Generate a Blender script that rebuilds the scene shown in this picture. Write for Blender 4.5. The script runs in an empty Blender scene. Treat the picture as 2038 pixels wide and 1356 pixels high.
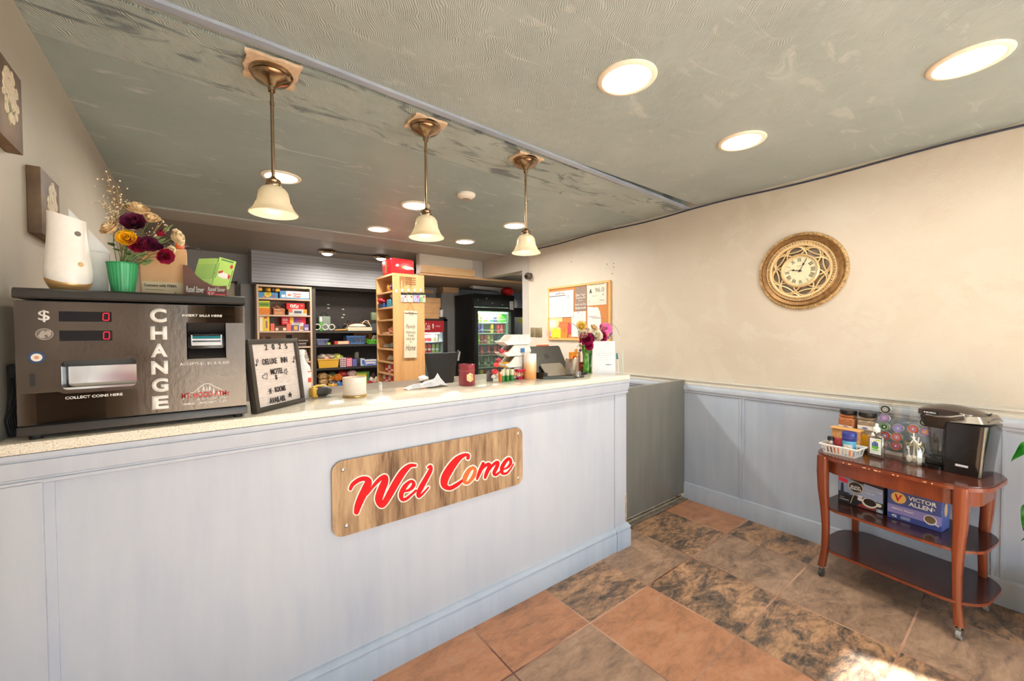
import bpy, bmesh, math, random
from mathutils import Vector, Matrix, Euler
R = math.radians
random.seed(7)
SC = bpy.context.scene
COL = SC.collection

# ---------------------------------------------------------------- camera
W, H, FPX = 2038, 1356, 807.2
CAMZ = 1.40
YAW, PITCH, ROLL = 0.654016, 0.0215561, -0.0062591
fw = Vector((math.sin(YAW)*math.cos(PITCH), math.cos(YAW)*math.cos(PITCH), -math.sin(PITCH)))
r0 = Vector((math.cos(YAW), -math.sin(YAW), 0)); u0 = r0.cross(fw)
rt = r0*math.cos(ROLL) + u0*math.sin(ROLL)
up = -r0*math.sin(ROLL) + u0*math.cos(ROLL)
CAM = Vector((0, 0, CAMZ))
cd = bpy.data.cameras.new('camera'); cam = bpy.data.objects.new('camera', cd); COL.objects.link(cam)
cd.sensor_width = 36; cd.lens = 36*FPX/W; cd.clip_start = 0.02; cd.clip_end = 100
cam.matrix_world = Matrix(((rt.x, up.x, -fw.x, 0), (rt.y, up.y, -fw.y, 0), (rt.z, up.z, -fw.z, CAMZ), (0, 0, 0, 1)))
SC.camera = cam
def P(px, py, ax, v):
    """the real point on plane ax = v seen at that spot of the photograph (used to take measurements)"""
    d = fw + rt*((px-W/2)/FPX) - up*((py-H/2)/FPX)
    i = 'xyz'.index(ax); t = (v-CAM[i])/d[i]
    return CAM + d*t

# ---------------------------------------------------------------- world, sun, window light, exposure
SC.view_settings.view_transform = 'Standard'; SC.view_settings.look = 'None'
SC.view_settings.exposure = -0.12; SC.view_settings.gamma = 1.0; SC.view_settings.use_curve_mapping = False
wd = bpy.data.worlds.new('world'); SC.world = wd; wd.use_nodes = True
wn = wd.node_tree; wn.nodes.clear()
wo = wn.nodes.new('ShaderNodeOutputWorld'); wb = wn.nodes.new('ShaderNodeBackground')
wb.inputs[0].default_value = (0.80, 0.90, 1.0, 1); wb.inputs[1].default_value = 4.6
wn.links.new(wb.outputs[0], wo.inputs[0])
sl = bpy.data.lights.new('sun', 'SUN'); sun = bpy.data.objects.new('sun', sl); COL.objects.link(sun)
sl.energy = 52; sl.color = (1.0, 0.97, 0.93); sl.angle = R(1.0)
SUNDIR = Vector((-0.68, 2.33, -2.07)).normalized()      # travels in through the front window
sun.rotation_euler = SUNDIR.to_track_quat('-Z', 'Y').to_euler(); sun.location = (1.5, -4, 5)

# ---------------------------------------------------------------- colours and materials
def s2l(c):
    return c/12.92 if c <= 0.04045 else ((c+0.055)/1.055)**2.4
def rgb(*c):
    if len(c) == 1: c = c[0]
    return (s2l(c[0]/255), s2l(c[1]/255), s2l(c[2]/255), 1)
MC = {}
class NT:
    def __init__(s, name):
        s.m = bpy.data.materials.new(name); s.m.use_nodes = True; s.t = s.m.node_tree; s.t.nodes.clear()
        s.out = s.t.nodes.new('ShaderNodeOutputMaterial')
    def n(s, typ, **kw):
        nd = s.t.nodes.new('ShaderNode'+typ)
        for k, v in kw.items():
            if k in nd.inputs.keys() and not hasattr(nd, k): nd.inputs[k].default_value = v
            elif hasattr(nd, k): setattr(nd, k, v)
            else: nd.inputs[k.replace('_', ' ')].default_value = v
        return nd
    def l(s, a, b): s.t.links.new(a, b)
    def coord(s, scale=(1, 1, 1), rot=(0, 0, 0), kind='Object', loc=(0, 0, 0)):
        tc = s.n('TexCoord'); mp = s.n('Mapping'); mp.inputs['Scale'].default_value = scale
        mp.inputs['Rotation'].default_value = rot; mp.inputs['Location'].default_value = loc
        s.l(tc.outputs[kind], mp.inputs[0]); return mp.outputs[0]
    def noise(s, vec, scale=5, detail=4, rough=.55, dist=0):
        nd = s.n('TexNoise'); nd.inputs['Scale'].default_value = scale; nd.inputs['Detail'].default_value = detail
        nd.inputs['Roughness'].default_value = rough; nd.inputs['Distortion'].default_value = dist
        s.l(vec, nd.inputs['Vector']); return nd.outputs[0]
    def ramp(s, fac, stops, interp='LINEAR'):
        rp = s.n('ValToRGB'); e = rp.color_ramp.elements; rp.color_ramp.interpolation = interp
        while len(e) < len(stops): e.new(0.5)
        for i, (p, c) in enumerate(stops): e[i].position = p; e[i].color = c if len(c) == 4 else (*c, 1)
        s.l(fac, rp.inputs[0]); return rp.outputs[0]
    def mix(s, fac, a, b, typ='MIX'):
        m = s.n('MixRGB'); m.blend_type = typ
        for i, v in enumerate((fac, a, b)):
            if hasattr(v, 'is_output'): s.l(v, m.inputs[i])
            elif isinstance(v, (int, float)): m.inputs[i].default_value = v if i == 0 else (v, v, v, 1)
            else: m.inputs[i].default_value = v
        return m.outputs[0]
    def math(s, op, a, b=0.0, c=0.0):
        m = s.n('Math'); m.operation = op
        for i, v in enumerate((a, b, c)):
            if hasattr(v, 'is_output'): s.l(v, m.inputs[i])
            else: m.inputs[i].default_value = v
        return m.outputs[0]
    def bump(s, h, strength=.3, dist=.01, normal=None):
        b = s.n('Bump'); b.inputs['Strength'].default_value = strength; b.inputs['Distance'].default_value = dist
        s.l(h, b.inputs['Height'])
        if normal is not None: s.l(normal, b.inputs['Normal'])
        return b.outputs[0]
    def pbr(s, col, rough=.5, metal=0, normal=None, spec=.5, coat=0, alpha=None, emis=None, es=0, sss=0, trans=0):
        p = s.n('BsdfPrincipled')
        for k, v in (('Base Color', col), ('Roughness', rough), ('Metallic', metal)):
            if hasattr(v, 'is_output'): s.l(v, p.inputs[k])
            else: p.inputs[k].default_value = v
        p.inputs['Specular IOR Level'].default_value = spec; p.inputs['Coat Weight'].default_value = coat
        if normal is not None: s.l(normal, p.inputs['Normal'])
        if emis: p.inputs['Emission Color'].default_value = emis; p.inputs['Emission Strength'].default_value = es
        if trans: p.inputs['Transmission Weight'].default_value = trans
        s.l(p.outputs[0], s.out.inputs[0]); return p
def M(c, rough=.5, metal=0, spec=.5, coat=0, var=0.0, scale=40, name=None):
    """plain painted / plastic / card material with faint procedural variation"""
    key = (tuple(c), rough, metal, spec, coat, var, scale)
    if key in MC: return MC[key]
    k = NT(name or 'surface_%d_%d_%d' % tuple(int(x) for x in c[:3]))
    col = rgb(c)
    v = k.coord(); nz = k.noise(v, scale, 3)
    va = var if var else 0.018
    dark = tuple(x*(1-va*2) for x in col[:3])+(1,); lite = tuple(min(1, x*(1+va)) for x in col[:3])+(1,)
    cc = k.ramp(nz, [(.3, dark), (.7, lite)])
    k.pbr(cc, rough, metal, spec=spec, coat=coat)
    MC[key] = k.m; return k.m
def EM(c, st, name='glowing_lens'):
    key = ('em', tuple(c), st)
    if key in MC: return MC[key]
    k = NT(name); e = k.n('Emission'); e.inputs[0].default_value = rgb(c); e.inputs[1].default_value = st
    k.l(e.outputs[0], k.out.inputs[0]); MC[key] = k.m; return k.m
def GLASS(tint=(255, 255, 255), gloss=.12, rough=.02, name='clear_glass', milky=0.0):
    key = ('gl', tuple(tint), gloss, rough, milky)
    if key in MC: return MC[key]
    k = NT(name); t = k.n('BsdfTransparent'); t.inputs[0].default_value = rgb(tint)
    g = k.n('BsdfGlossy'); g.inputs['Roughness'].default_value = rough; g.inputs[0].default_value = (1, 1, 1, 1)
    fr = k.n('LayerWeight'); fr.inputs['Blend'].default_value = .35
    f = k.math('MULTIPLY_ADD', fr.outputs['Facing'], .45, gloss)
    mx = k.n('MixShader'); k.l(f, mx.inputs[0]); k.l(t.outputs[0], mx.inputs[1]); k.l(g.outputs[0], mx.inputs[2])
    o = mx.outputs[0]
    if milky:
        d = k.n('BsdfDiffuse'); d.inputs[0].default_value = rgb(tint); m2 = k.n('MixShader'); m2.inputs[0].default_value = milky
        k.l(o, m2.inputs[1]); k.l(d.outputs[0], m2.inputs[2]); o = m2.outputs[0]
    k.l(o, k.out.inputs[0]); MC[key] = k.m; return k.m
# ---------------------------------------------------------------- mesh helpers
class MB:
    def __init__(s): s.v = []; s.f = []; s.mi = []; s.m = 0; s.T = None
    def add(s, vs, fs):
        b = len(s.v)
        for p in vs:
            p = Vector(p); s.v.append(s.T @ p if s.T is not None else p)
        for f in fs: s.f.append([b+i for i in f]); s.mi.append(s.m)
        return s
    def box(s, a, b):
        (x0, y0, z0), (x1, y1, z1) = [min(p, q) for p, q in zip(a, b)], [max(p, q) for p, q in zip(a, b)]
        return s.add([(x0,y0,z0),(x1,y0,z0),(x1,y1,z0),(x0,y1,z0),(x0,y0,z1),(x1,y0,z1),(x1,y1,z1),(x0,y1,z1)],
              [(0,3,2,1),(4,5,6,7),(0,1,5,4),(1,2,6,5),(2,3,7,6),(3,0,4,7)])
    def bbox(s, a, b, r=.003, seg=2):
        """rounded box"""
        bm = bmesh.new(); bmesh.ops.create_cube(bm, size=1)
        for v in bm.verts:
            v.co = Vector([(a[i]+b[i])/2 + v.co[i]*abs(b[i]-a[i]) for i in range(3)])
        r = min(r, *[abs(b[i]-a[i])*.49 for i in range(3)])
        bmesh.ops.bevel(bm, geom=bm.edges[:], offset=r, segments=seg, affect='EDGES', profile=.5)
        bm.verts.index_update(); s.add([v.co for v in bm.verts], [[v.index for v in f.verts] for f in bm.faces]); bm.free(); return s
    def lathe(s, prof, c=(0,0,0), n=24, sx=1, sy=1, cap=True, off=None):
        vs = []; fs = []; k = len(prof)
        for j, (r, z) in enumerate(prof):
            ox, oy = off(z) if off else (0, 0)
            for i in range(n):
                a = 2*math.pi*i/n; vs.append((c[0]+ox+r*sx*math.cos(a), c[1]+oy+r*sy*math.sin(a), c[2]+z))
        for j in range(k-1):
            for i in range(n):
                i2 = (i+1) % n; fs.append((j*n+i, j*n+i2, (j+1)*n+i2, (j+1)*n+i))
        if cap:
            if prof[0][0] > 1e-5: fs.append(tuple(range(n))[::-1])
            if prof[-1][0] > 1e-5: fs.append(tuple((k-1)*n+i for i in range(n)))
        return s.add(vs, fs)
    def cyl(s, a, b, r, r2=None, n=12):
        a = Vector(a); b = Vector(b); d = b-a; L = d.length
        q = d.to_track_quat('Z', 'Y').to_matrix(); r2 = r if r2 is None else r2
        vs = []
        for z, rr in ((0, r), (L, r2)):
            for i in range(n):
                t = 2*math.pi*i/n; vs.append(a + q @ Vector((rr*math.cos(t), rr*math.sin(t), z)))
        fs = [(i, (i+1) % n, n+(i+1) % n, n+i) for i in range(n)]+[tuple(range(n))[::-1], tuple(range(n, 2*n))]
        return s.add(vs, fs)
    def tube(s, pts, r, n=8, closed=False):
        pts = [Vector(p) for p in pts]; m = len(pts); rs = r if isinstance(r, (list, tuple)) else [r]*m
        vs = []; ref = Vector((0, 0, 1))
        for i, p in enumerate(pts):
            d = (pts[(i+1) % m]-pts[i-1]) if closed else (pts[min(i+1, m-1)]-pts[max(i-1, 0)])
            d = d.normalized() if d.length > 1e-9 else Vector((0, 0, 1))
            if abs(d.dot(ref)) > .95: ref = Vector((1, 0, 0)) if abs(d.x) < .9 else Vector((0, 1, 0))
            x = ref.cross(d).normalized(); y = d.cross(x); ref = y.cross(d)*-1 if False else ref
            for k in range(n):
                t = 2*math.pi*k/n; vs.append(p + x*rs[i]*math.cos(t) + y*rs[i]*math.sin(t))
        fs = []
        for i in range(m if closed else m-1):
            j = (i+1) % m
            for k in range(n): k2 = (k+1) % n; fs.append((i*n+k, i*n+k2, j*n+k2, j*n+k))
        if not closed: fs += [tuple(range(n))[::-1], tuple((m-1)*n+k for k in range(n))]
        return s.add(vs, fs)
    def prism(s, poly, z0, z1, ax='z'):
        """polygon in a plane, extruded along axis ax"""
        def mk(a, b, c): return {'z': (a, b, c), 'y': (a, c, b), 'x': (c, a, b)}[ax]
        n = len(poly); vs = [mk(a, b, z0) for a, b in poly]+[mk(a, b, z1) for a, b in poly]
        fs = [tuple(range(n)), tuple(range(n, 2*n))[::-1]]+[(i, n+i, n+(i+1) % n, (i+1) % n) for i in range(n)]
        return s.add(vs, fs)
    def grid(s, fn, nu, nv, closed=False):
        vs = [fn(i/nu, j/nv) for j in range(nv+1) for i in range(nu+1)]
        return s.add(vs, [(j*(nu+1)+i, j*(nu+1)+i+1, (j+1)*(nu+1)+i+1, (j+1)*(nu+1)+i) for j in range(nv) for i in range(nu)])
    def ball(s, c, r, n=10, m=6, sz=1):
        return s.lathe([(max(1e-6, r*math.sin(math.pi*j/m)), -r*sz*math.cos(math.pi*j/m)) for j in range(m+1)], c, n, cap=False)
    def mesh(s, name, mats, smooth=None, loc=None):
        me = bpy.data.meshes.new(name); me.from_pydata([tuple(v) for v in s.v], [], s.f)
        for m in (mats if isinstance(mats, (list, tuple)) else [mats]): me.materials.append(m)
        for p, i in zip(me.polygons, s.mi): p.material_index = i
        bm = bmesh.new(); bm.from_mesh(me)
        bmesh.ops.remove_doubles(bm, verts=bm.verts, dist=1e-6)
        bmesh.ops.recalc_face_normals(bm, faces=bm.faces)
        bm.to_mesh(me); bm.free()
        if smooth is not None:
            for p in me.polygons: p.use_smooth = True
            me.set_sharp_from_angle(angle=R(smooth))
        return me
    def part(s, name, mats, parent=None, smooth=40, label=None):
        o = bpy.data.objects.new(name, s.mesh(name, mats, smooth)); COL.objects.link(o)
        if parent is not None: o.parent = parent
        if label: o['label'] = label
        return o
def tag(o, label, cat, group=None, kind=None):
    o['label'] = label; o['category'] = cat
    if group: o['group'] = group
    if kind: o['kind'] = kind
    return o
def struct(name, mb, mats, smooth=30):
    o = mb.part(name, mats, None, smooth); o['kind'] = 'structure'; return o
def thing(name, label, cat, loc=(0,0,0), rz=0, group=None, rot=None):
    o = bpy.data.objects.new(name, None); COL.objects.link(o); o.location = loc
    o.rotation_euler = rot if rot else (0, 0, rz); o.empty_display_size = .05
    return tag(o, label, cat, group)
def single(name, label, cat, mb, mats, loc=(0,0,0), rz=0, group=None, smooth=40, kind=None, rot=None):
    o = mb.part(name, mats, None, smooth); o.location = loc; o.rotation_euler = rot if rot else (0, 0, rz)
    return tag(o, label, cat, group, kind)
def dup(root, loc, rz=None, label=None, group=None):
    r = root.copy(); COL.objects.link(r); r.location = loc
    if rz is not None: r.rotation_euler = (0, 0, rz)
    if label: r['label'] = label
    if group: r['group'] = group
    for ch in list(root.children):
        c = ch.copy(); COL.objects.link(c); c.parent = r
        for g in list(ch.children):
            d = g.copy(); COL.objects.link(d); d.parent = c
    return r
def text(s, mat, parent, loc, w=None, h=None, rz=0, bold=0.0, ex=.0006, shear=0, rx=90, name='lettering', align='CENTER', ry=0, size=1):
    """raised lettering as a part; w/h are its finished width and height, loc its centre"""
    cu = bpy.data.curves.new(name, 'FONT'); cu.body = s; cu.size = size; cu.offset = bold; cu.shear = shear
    cu.align_x = align; cu.resolution_u = 4
    t = bpy.data.objects.new(name, cu); COL.objects.link(t)
    dg = bpy.context.evaluated_depsgraph_get(); dg.update()
    me = bpy.data.meshes.new_from_object(t.evaluated_get(dg)); bpy.data.objects.remove(t); bpy.data.curves.remove(cu)
    if not me.vertices: return None
    xs = [v.co.x for v in me.vertices]; ys = [v.co.y for v in me.vertices]
    x0, x1, y0, y1 = min(xs), max(xs), min(ys), max(ys)
    fx = w/(x1-x0) if w else None; fy = h/(y1-y0) if h else None
    fx = fx or fy or 1; fy = fy or fx
    bm = bmesh.new(); bm.from_mesh(me)
    for v in bm.verts: v.co = Vector(((v.co.x-(x0+x1)/2)*fx, (v.co.y-(y0+y1)/2)*fy, 0))
    g = bmesh.ops.extrude_face_region(bm, geom=bm.faces[:])
    for e in g['geom']:
        if isinstance(e, bmesh.types.BMVert): e.co.z += ex
    bmesh.ops.recalc_face_normals(bm, faces=bm.faces)
    bm.to_mesh(me); bm.free()
    me.materials.clear(); me.materials.append(mat); me.name = name
    o = bpy.data.objects.new(name, me); COL.objects.link(o); o.parent = parent
    o.location = loc; o.rotation_euler = Euler((R(rx), ry, rz), 'XYZ')
    return o
def strokes(mb, paths, depth0, depth1, toxz, n=10, grow=0.0):
    """brush strokes: each path is a list of (u, v, radius); drawn as rounded ribbons between two depths"""
    def cr(p0, p1, p2, p3, t):
        return tuple(.5*((2*b)+(-a+c)*t+(2*a-5*b+4*c-d)*t*t+(-a+3*b-3*c+d)*t**3) for a, b, c, d in zip(p0, p1, p2, p3))
    lift = 0.0
    for path in paths:
        pts = []
        for i in range(len(path)-1):
            p0 = path[max(i-1, 0)]; p3 = path[min(i+2, len(path)-1)]
            for k in range(n): pts.append(cr(p0, path[i], path[i+1], p3, k/n))
        pts.append(path[-1])
        L = []; Rr = []
        for i, (u, v, r) in enumerate(pts):
            a = pts[max(i-1, 0)]; b = pts[min(i+1, len(pts)-1)]
            dx, dy = b[0]-a[0], b[1]-a[1]; q = math.hypot(dx, dy) or 1; r = max(r, .3)+grow
            L.append((u-dy/q*r, v+dx/q*r)); Rr.append((u+dy/q*r, v-dx/q*r))
        for i in range(len(pts)-1):
            q = [L[i], L[i+1], Rr[i+1], Rr[i]]; lift += 4e-6
            vs = [toxz(*p, depth1+lift*.25) for p in q]+[toxz(*p, depth0) for p in q]
            mb.add(vs, [(0, 1, 2, 3), (0, 4, 5, 1), (3, 2, 6, 7)])
        for e in (0, -1):
            u, v, r = pts[e]; r = max(r, .3)+grow
            ring = [(u+r*math.cos(2*math.pi*k/14), v+r*math.sin(2*math.pi*k/14)) for k in range(14)]
            lift += 6e-6
            mb.add([toxz(*p, depth1+lift*.25) for p in ring]+[toxz(*p, depth0) for p in ring],
                   [tuple(range(14))]+[(k, (k+1) % 14, 14+(k+1) % 14, 14+k) for k in range(14)])
def rpoly(x0, y0, x1, y1, r, n=5):
    o = []
    for cx, cy, a in ((x1-r, y1-r, 0), (x0+r, y1-r, 90), (x0+r, y0+r, 180), (x1-r, y0+r, 270)):
        for k in range(n+1):
            t = R(a+90*k/n); o.append((cx+r*math.cos(t), cy+r*math.sin(t)))
    return o
# ---------------------------------------------------------------- setting materials
XL, XR, YF, ZC = -0.43, 3.206, -1.75, 2.41
def mat_ceiling(name, a, b, smear, bumpk=.5, comb=.6, thr=.6):
    k = NT(name); v = k.coord()
    n1 = k.noise(v, 1.6, 5, .6, .4); n2 = k.noise(k.coord((1.5, 5, 1), (0, 0, R(25))), 2.2, 4, .6, 1.2)
    c = k.ramp(n1, [(.3, rgb(a)), (.7, rgb(b))])
    c = k.mix(k.ramp(n2, [(thr, (0,0,0)), (thr+.09, (1,1,1))]), c, rgb(smear))
    w = k.n('TexWave'); w.inputs['Scale'].default_value = 46; w.inputs['Distortion'].default_value = 18; w.inputs['Detail'].default_value = 1.2
    w.inputs['Detail Scale'].default_value = .35
    k.l(k.noise(v, .9, 2), w.inputs['Phase Offset']); k.l(k.coord((1, 1, 1), (0, 0, R(35))), w.inputs['Vector'])
    msk = k.ramp(k.noise(v, 3.4, 3, .55, .9), [(.53, (0,0,0)), (.66, (1,1,1))])
    h = k.mix(msk, k.mix(1, w.outputs[0], comb, 'MULTIPLY'), 0.3)
    h2 = k.mix(.22, h, k.noise(v, 34, 4, .6, .8), 'ADD')
    k.pbr(c, .42, normal=k.bump(h2, bumpk, .006), spec=.45); return k.m
m_ceil = mat_ceiling('ceiling_paint', (154, 165, 162), (168, 177, 173), (178, 186, 181), .34, .9)
m_ceil2 = mat_ceiling('ceiling_paint_rear', (146, 159, 157), (164, 176, 172), (184, 194, 189), .3, .3, .59)
m_strip = mat_ceiling('ceiling_bulkhead_plaster', (160, 172, 168), (180, 189, 182), (112, 124, 126), .5, .8, .54)
m_band = mat_ceiling('ceiling_band_paint', (158, 156, 148), (176, 172, 162), (170, 168, 160), .15, .2)
m_low = mat_ceiling('rear_ceiling_paint', (128, 122, 114), (140, 134, 124), (136, 130, 122), .15, .1)
def mat_plaster(name, a, b, c2, bk=.5, rough=.45, comb=1.0):
    k = NT(name); v = k.coord()
    n1 = k.noise(v, 1.3, 5, .6, .6); n2 = k.noise(k.coord((1, 1, 1), (.4, .2, .3)), 3.1, 5, .65, 1.5)
    c = k.ramp(n1, [(.3, rgb(a)), (.7, rgb(b))]); c = k.mix(k.ramp(n2, [(.52, (0,0,0)), (.6, (.8,.8,.8))]), c, rgb(c2))
    w = k.n('TexWave'); w.inputs['Scale'].default_value = 62; w.inputs['Distortion'].default_value = 13; w.inputs['Detail'].default_value = 1
    w.inputs['Detail Scale'].default_value = .4
    k.l(k.coord((1, 1, 1), (R(20), R(35), 0)), w.inputs['Vector'])
    msk = k.ramp(k.noise(v, 1.4, 2, .5, .3), [(.53, (0,0,0)), (.72, (comb, comb, comb))])
    h = k.mix(msk, .3, w.outputs[0]); h = k.mix(.75, h, k.noise(k.coord((1, 1, 1), (.3, .5, .1)), 5, 6, .6, 2.0), 'ADD')
    k.pbr(c, rough, normal=k.bump(h, bk, .004), spec=.4); return k.m
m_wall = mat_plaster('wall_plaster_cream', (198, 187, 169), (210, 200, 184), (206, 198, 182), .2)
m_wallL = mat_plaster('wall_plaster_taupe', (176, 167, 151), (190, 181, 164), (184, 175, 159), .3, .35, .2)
m_grey = mat_plaster('wall_paint_grey', (150, 149, 146), (162, 160, 156), (156, 155, 151), .15, .5, 0)
m_greyl = mat_plaster('beam_paint_grey', (178, 174, 168), (190, 186, 178), (184, 180, 172), .15, .5, 0)
m_blue = mat_plaster('wall_paint_blue_grey', (140, 152, 170), (152, 163, 180), (146, 158, 176), .1, .5, 0)
def mat_brushed(name, a, b, sc=(1, 1, .12), rough=.5, s=14, c3=None):
    k = NT(name); n1 = k.noise(k.coord(sc), s, 5, .65); n2 = k.noise(k.coord(), 1.1, 4, .6, .5)
    c = k.ramp(n1, [(.3, rgb(a)), (.7, rgb(b))])
    c = k.mix(k.ramp(n2, [(.35, (0,0,0)), (.7, (.75,.75,.75))]), c, rgb(c3 or b))
    sp = k.ramp(k.noise(k.coord((1, 1, .5)), 28, 5, .7), [(.70, (0,0,0)), (.76, (.5,.5,.5))])
    c = k.mix(sp, c, rgb(tuple(x*.72 for x in a)))
    k.pbr(c, rough, normal=k.bump(n1, .08, .002), spec=.4); return k.m
m_front = mat_brushed('counter_paint_pale_blue', (172, 180, 194), (186, 192, 201), c3=(194, 197, 202))
m_wains = mat_brushed('wainscot_paint_blue', (156, 169, 188), (174, 185, 199), c3=(178, 188, 199))
m_trimb = mat_brushed('trim_paint_blue', (164, 176, 192), (190, 198, 208), (.2, .2, 1), .4, 20)
m_trimc = mat_brushed('trim_paint_cream', (198, 196, 184), (212, 208, 196), (.2, .2, 1), .4, 20)
m_ctrim = mat_brushed('ceiling_trim_paint', (132, 142, 158), (164, 172, 184), (.3, 1, 1), .4, 20)
m_gate = mat_brushed('gate_paint_grey_green', (112, 111, 104), (128, 126, 118), rough=.4, c3=(108, 108, 102))
def mat_floor():
    k = NT('slate_tile_floor'); tc = k.n('TexCoord'); sp = k.n('SeparateXYZ'); k.l(tc.outputs['Object'], sp.inputs[0])
    tx = k.math('DIVIDE', k.math('ADD', sp.outputs[0], -2.385+.4645*20), .4645)
    ty = k.math('DIVIDE', k.math('ADD', sp.outputs[1], -.826+.4715*20), .4715)
    fx = k.math('FLOOR', tx); fy = k.math('FLOOR', ty)
    cb = k.n('CombineXYZ'); k.l(fx, cb.inputs[0]); k.l(fy, cb.inputs[1]); cb.inputs[2].default_value = 68.875
    wn_ = k.n('TexWhiteNoise'); wn_.noise_dimensions = '3D'; k.l(cb.outputs[0], wn_.inputs['Vector'])
    rnd = wn_.outputs['Value']
    sc = k.n('VectorMath'); sc.operation = 'SCALE'; k.l(wn_.outputs['Color'], sc.inputs[0]); sc.inputs['Scale'].default_value = 13
    ad = k.n('VectorMath'); ad.operation = 'ADD'; k.l(tc.outputs['Object'], ad.inputs[0]); k.l(sc.outputs[0], ad.inputs[1])
    mp = k.n('Mapping'); mp.inputs['Scale'].default_value = (1.0, 2.1, 1); mp.inputs['Rotation'].default_value = (0, 0, R(24)); k.l(ad.outputs[0], mp.inputs[0])
    n1 = k.noise(mp.outputs[0], 4.6, 10, .72, .7); n2 = k.noise(mp.outputs[0], 19, 8, .72, .4)
    nn = k.mix(.35, n1, n2)
    dark = k.ramp(nn, [(.38, rgb(66, 60, 56)), (.45, rgb(108, 90, 76)), (.50, rgb(148, 116, 90)), (.56, rgb(182, 140, 104)), (.66, rgb(196, 166, 134))])
    rust = k.ramp(nn, [(.36, rgb(138, 100, 78)), (.45, rgb(170, 120, 88)), (.54, rgb(190, 134, 98)), (.66, rgb(188, 150, 122))])
    gry = k.ramp(nn, [(.38, rgb(112, 94, 82)), (.46, rgb(146, 118, 96)), (.56, rgb(170, 138, 112)), (.68, rgb(186, 158, 132))])
    sel = k.ramp(rnd, [(.0, (0,0,0)), (.45, (1,1,1))], 'CONSTANT'); sel2 = k.ramp(rnd, [(.0, (0,0,0)), (.64, (1,1,1))], 'CONSTANT')
    c = k.mix(sel2, k.mix(sel, dark, rust), gry)
    def edge(t):
        f = k.math('FRACT', t); return k.math('MINIMUM', f, k.math('SUBTRACT', 1.0, f))
    wob = k.math('MULTIPLY', k.math('SUBTRACT', k.noise(tc.outputs['Object'], 16, 3), .5), .014)
    e = k.math('ADD', k.math('MINIMUM', edge(tx), edge(ty)), wob)
    g = k.math('LESS_THAN', e, .0085)
    gc = k.ramp(k.noise(tc.outputs['Object'], 1.3, 3), [(.42, rgb(112, 70, 54)), (.56, rgb(196, 152, 124))])
    c = k.mix(g, c, gc)
    hh = k.mix(g, nn, 0.28)
    k.pbr(c, k.ramp(n2, [(.3, (.30,.30,.30)), (.7, (.52,.52,.52))]), normal=k.bump(hh, .55, .006), spec=.45); return k.m
m_floor = mat_floor()
def mat_wood(name, a, b, axis=2, rough=.4, s=6, stretch=.08, coat=0, spec=.4):
    k = NT(name); sc = [1, 1, 1]; sc[axis] = stretch
    v = k.coord(tuple(sc)); n1 = k.noise(v, s*4, 6, .65, .4); n2 = k.noise(v, s, 4, .6, 2.0)
    c = k.ramp(k.mix(.5, n1, n2), [(.35, rgb(a)), (.65, rgb(b))])
    k.pbr(c, rough, normal=k.bump(n1, .06, .001), coat=coat, spec=spec); return k.m
m_ply = mat_wood('birch_plywood', (206, 152, 96), (226, 176, 118))
m_plyx = mat_wood('birch_plywood_shelf', (206, 156, 104), (224, 178, 126), 0)
m_pine = mat_wood('pine_stud', (204, 164, 118), (224, 188, 142), 0)
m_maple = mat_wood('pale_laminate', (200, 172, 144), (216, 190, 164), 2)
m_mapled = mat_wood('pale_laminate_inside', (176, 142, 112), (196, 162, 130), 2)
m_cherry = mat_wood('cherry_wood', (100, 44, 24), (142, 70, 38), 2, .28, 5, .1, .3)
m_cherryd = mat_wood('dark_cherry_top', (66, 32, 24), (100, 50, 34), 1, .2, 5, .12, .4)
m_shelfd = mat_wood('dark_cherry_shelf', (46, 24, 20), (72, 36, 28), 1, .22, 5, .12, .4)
m_black = M((24, 23, 22), .4); m_blackm = M((30, 29, 28), .65); m_blackg = M((16, 16, 17), .18)
m_white = M((236, 234, 230), .5); m_paper = M((244, 243, 240), .7)
m_nickel = M((164, 140, 112), .2, 1.0); m_chrome = M((220, 220, 220), .12, 1.0); m_steel = M((170, 168, 164), .3, 1.0)
m_charc = M((66, 64, 60), .5)
def mat_quartz():
    k = NT('speckled_quartz'); v = k.coord()
    c = k.ramp(k.noise(v, 260, 2, .6), [(.36, rgb(206, 192, 168)), (.46, rgb(236, 228, 208)), (.62, rgb(242, 235, 218))])
    c = k.mix(k.ramp(k.noise(k.coord((1, 1, 1), (.5, .2, .9)), 240, 2, .6), [(.66, (0,0,0)), (.70, (.6,.6,.6))]), c, rgb(176, 154, 122))
    k.pbr(c, .14, spec=.5); return k.m
m_quartz = mat_quartz()
m_glass = GLASS()

# ---------------------------------------------------------------- the room shell
mb = MB(); mb.box((XL-.12, YF-.1, -.08), (6.2, 7.6, 0)); struct('floor', mb, m_floor)
YT, YB, YK = 1.70, 2.09, 4.28      # ceiling trim line, rear edge of the rough strip, front edge of the pale band
mb = MB(); mb.box((XL-.12, YF-.1, ZC), (XR+.12, YT, ZC+.1)); struct('ceiling', mb, m_ceil)
mb = MB(); mb.prism([(XL-.12, YT), (XR+.12, YT+.11), (XR+.12, YB+.14), (XL-.12, YB-.04)], ZC-.002, ZC+.1); struct('ceiling_bulkhead', mb, m_strip)
mb = MB(); mb.prism([(XL-.12, YB-.05), (XR+.12, YB+.13), (XR+.12, YK+.02), (XL-.12, YK+.02)], ZC+.002, ZC+.1); struct('ceiling_middle', mb, m_ceil2)
mb = MB(); mb.prism([(XL-.12, YK), (XR+.12, YK), (XR+.12, 4.85), (XL-.12, 4.62)], ZC-.012, ZC+.1); struct('ceiling_band', mb, m_band)
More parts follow.
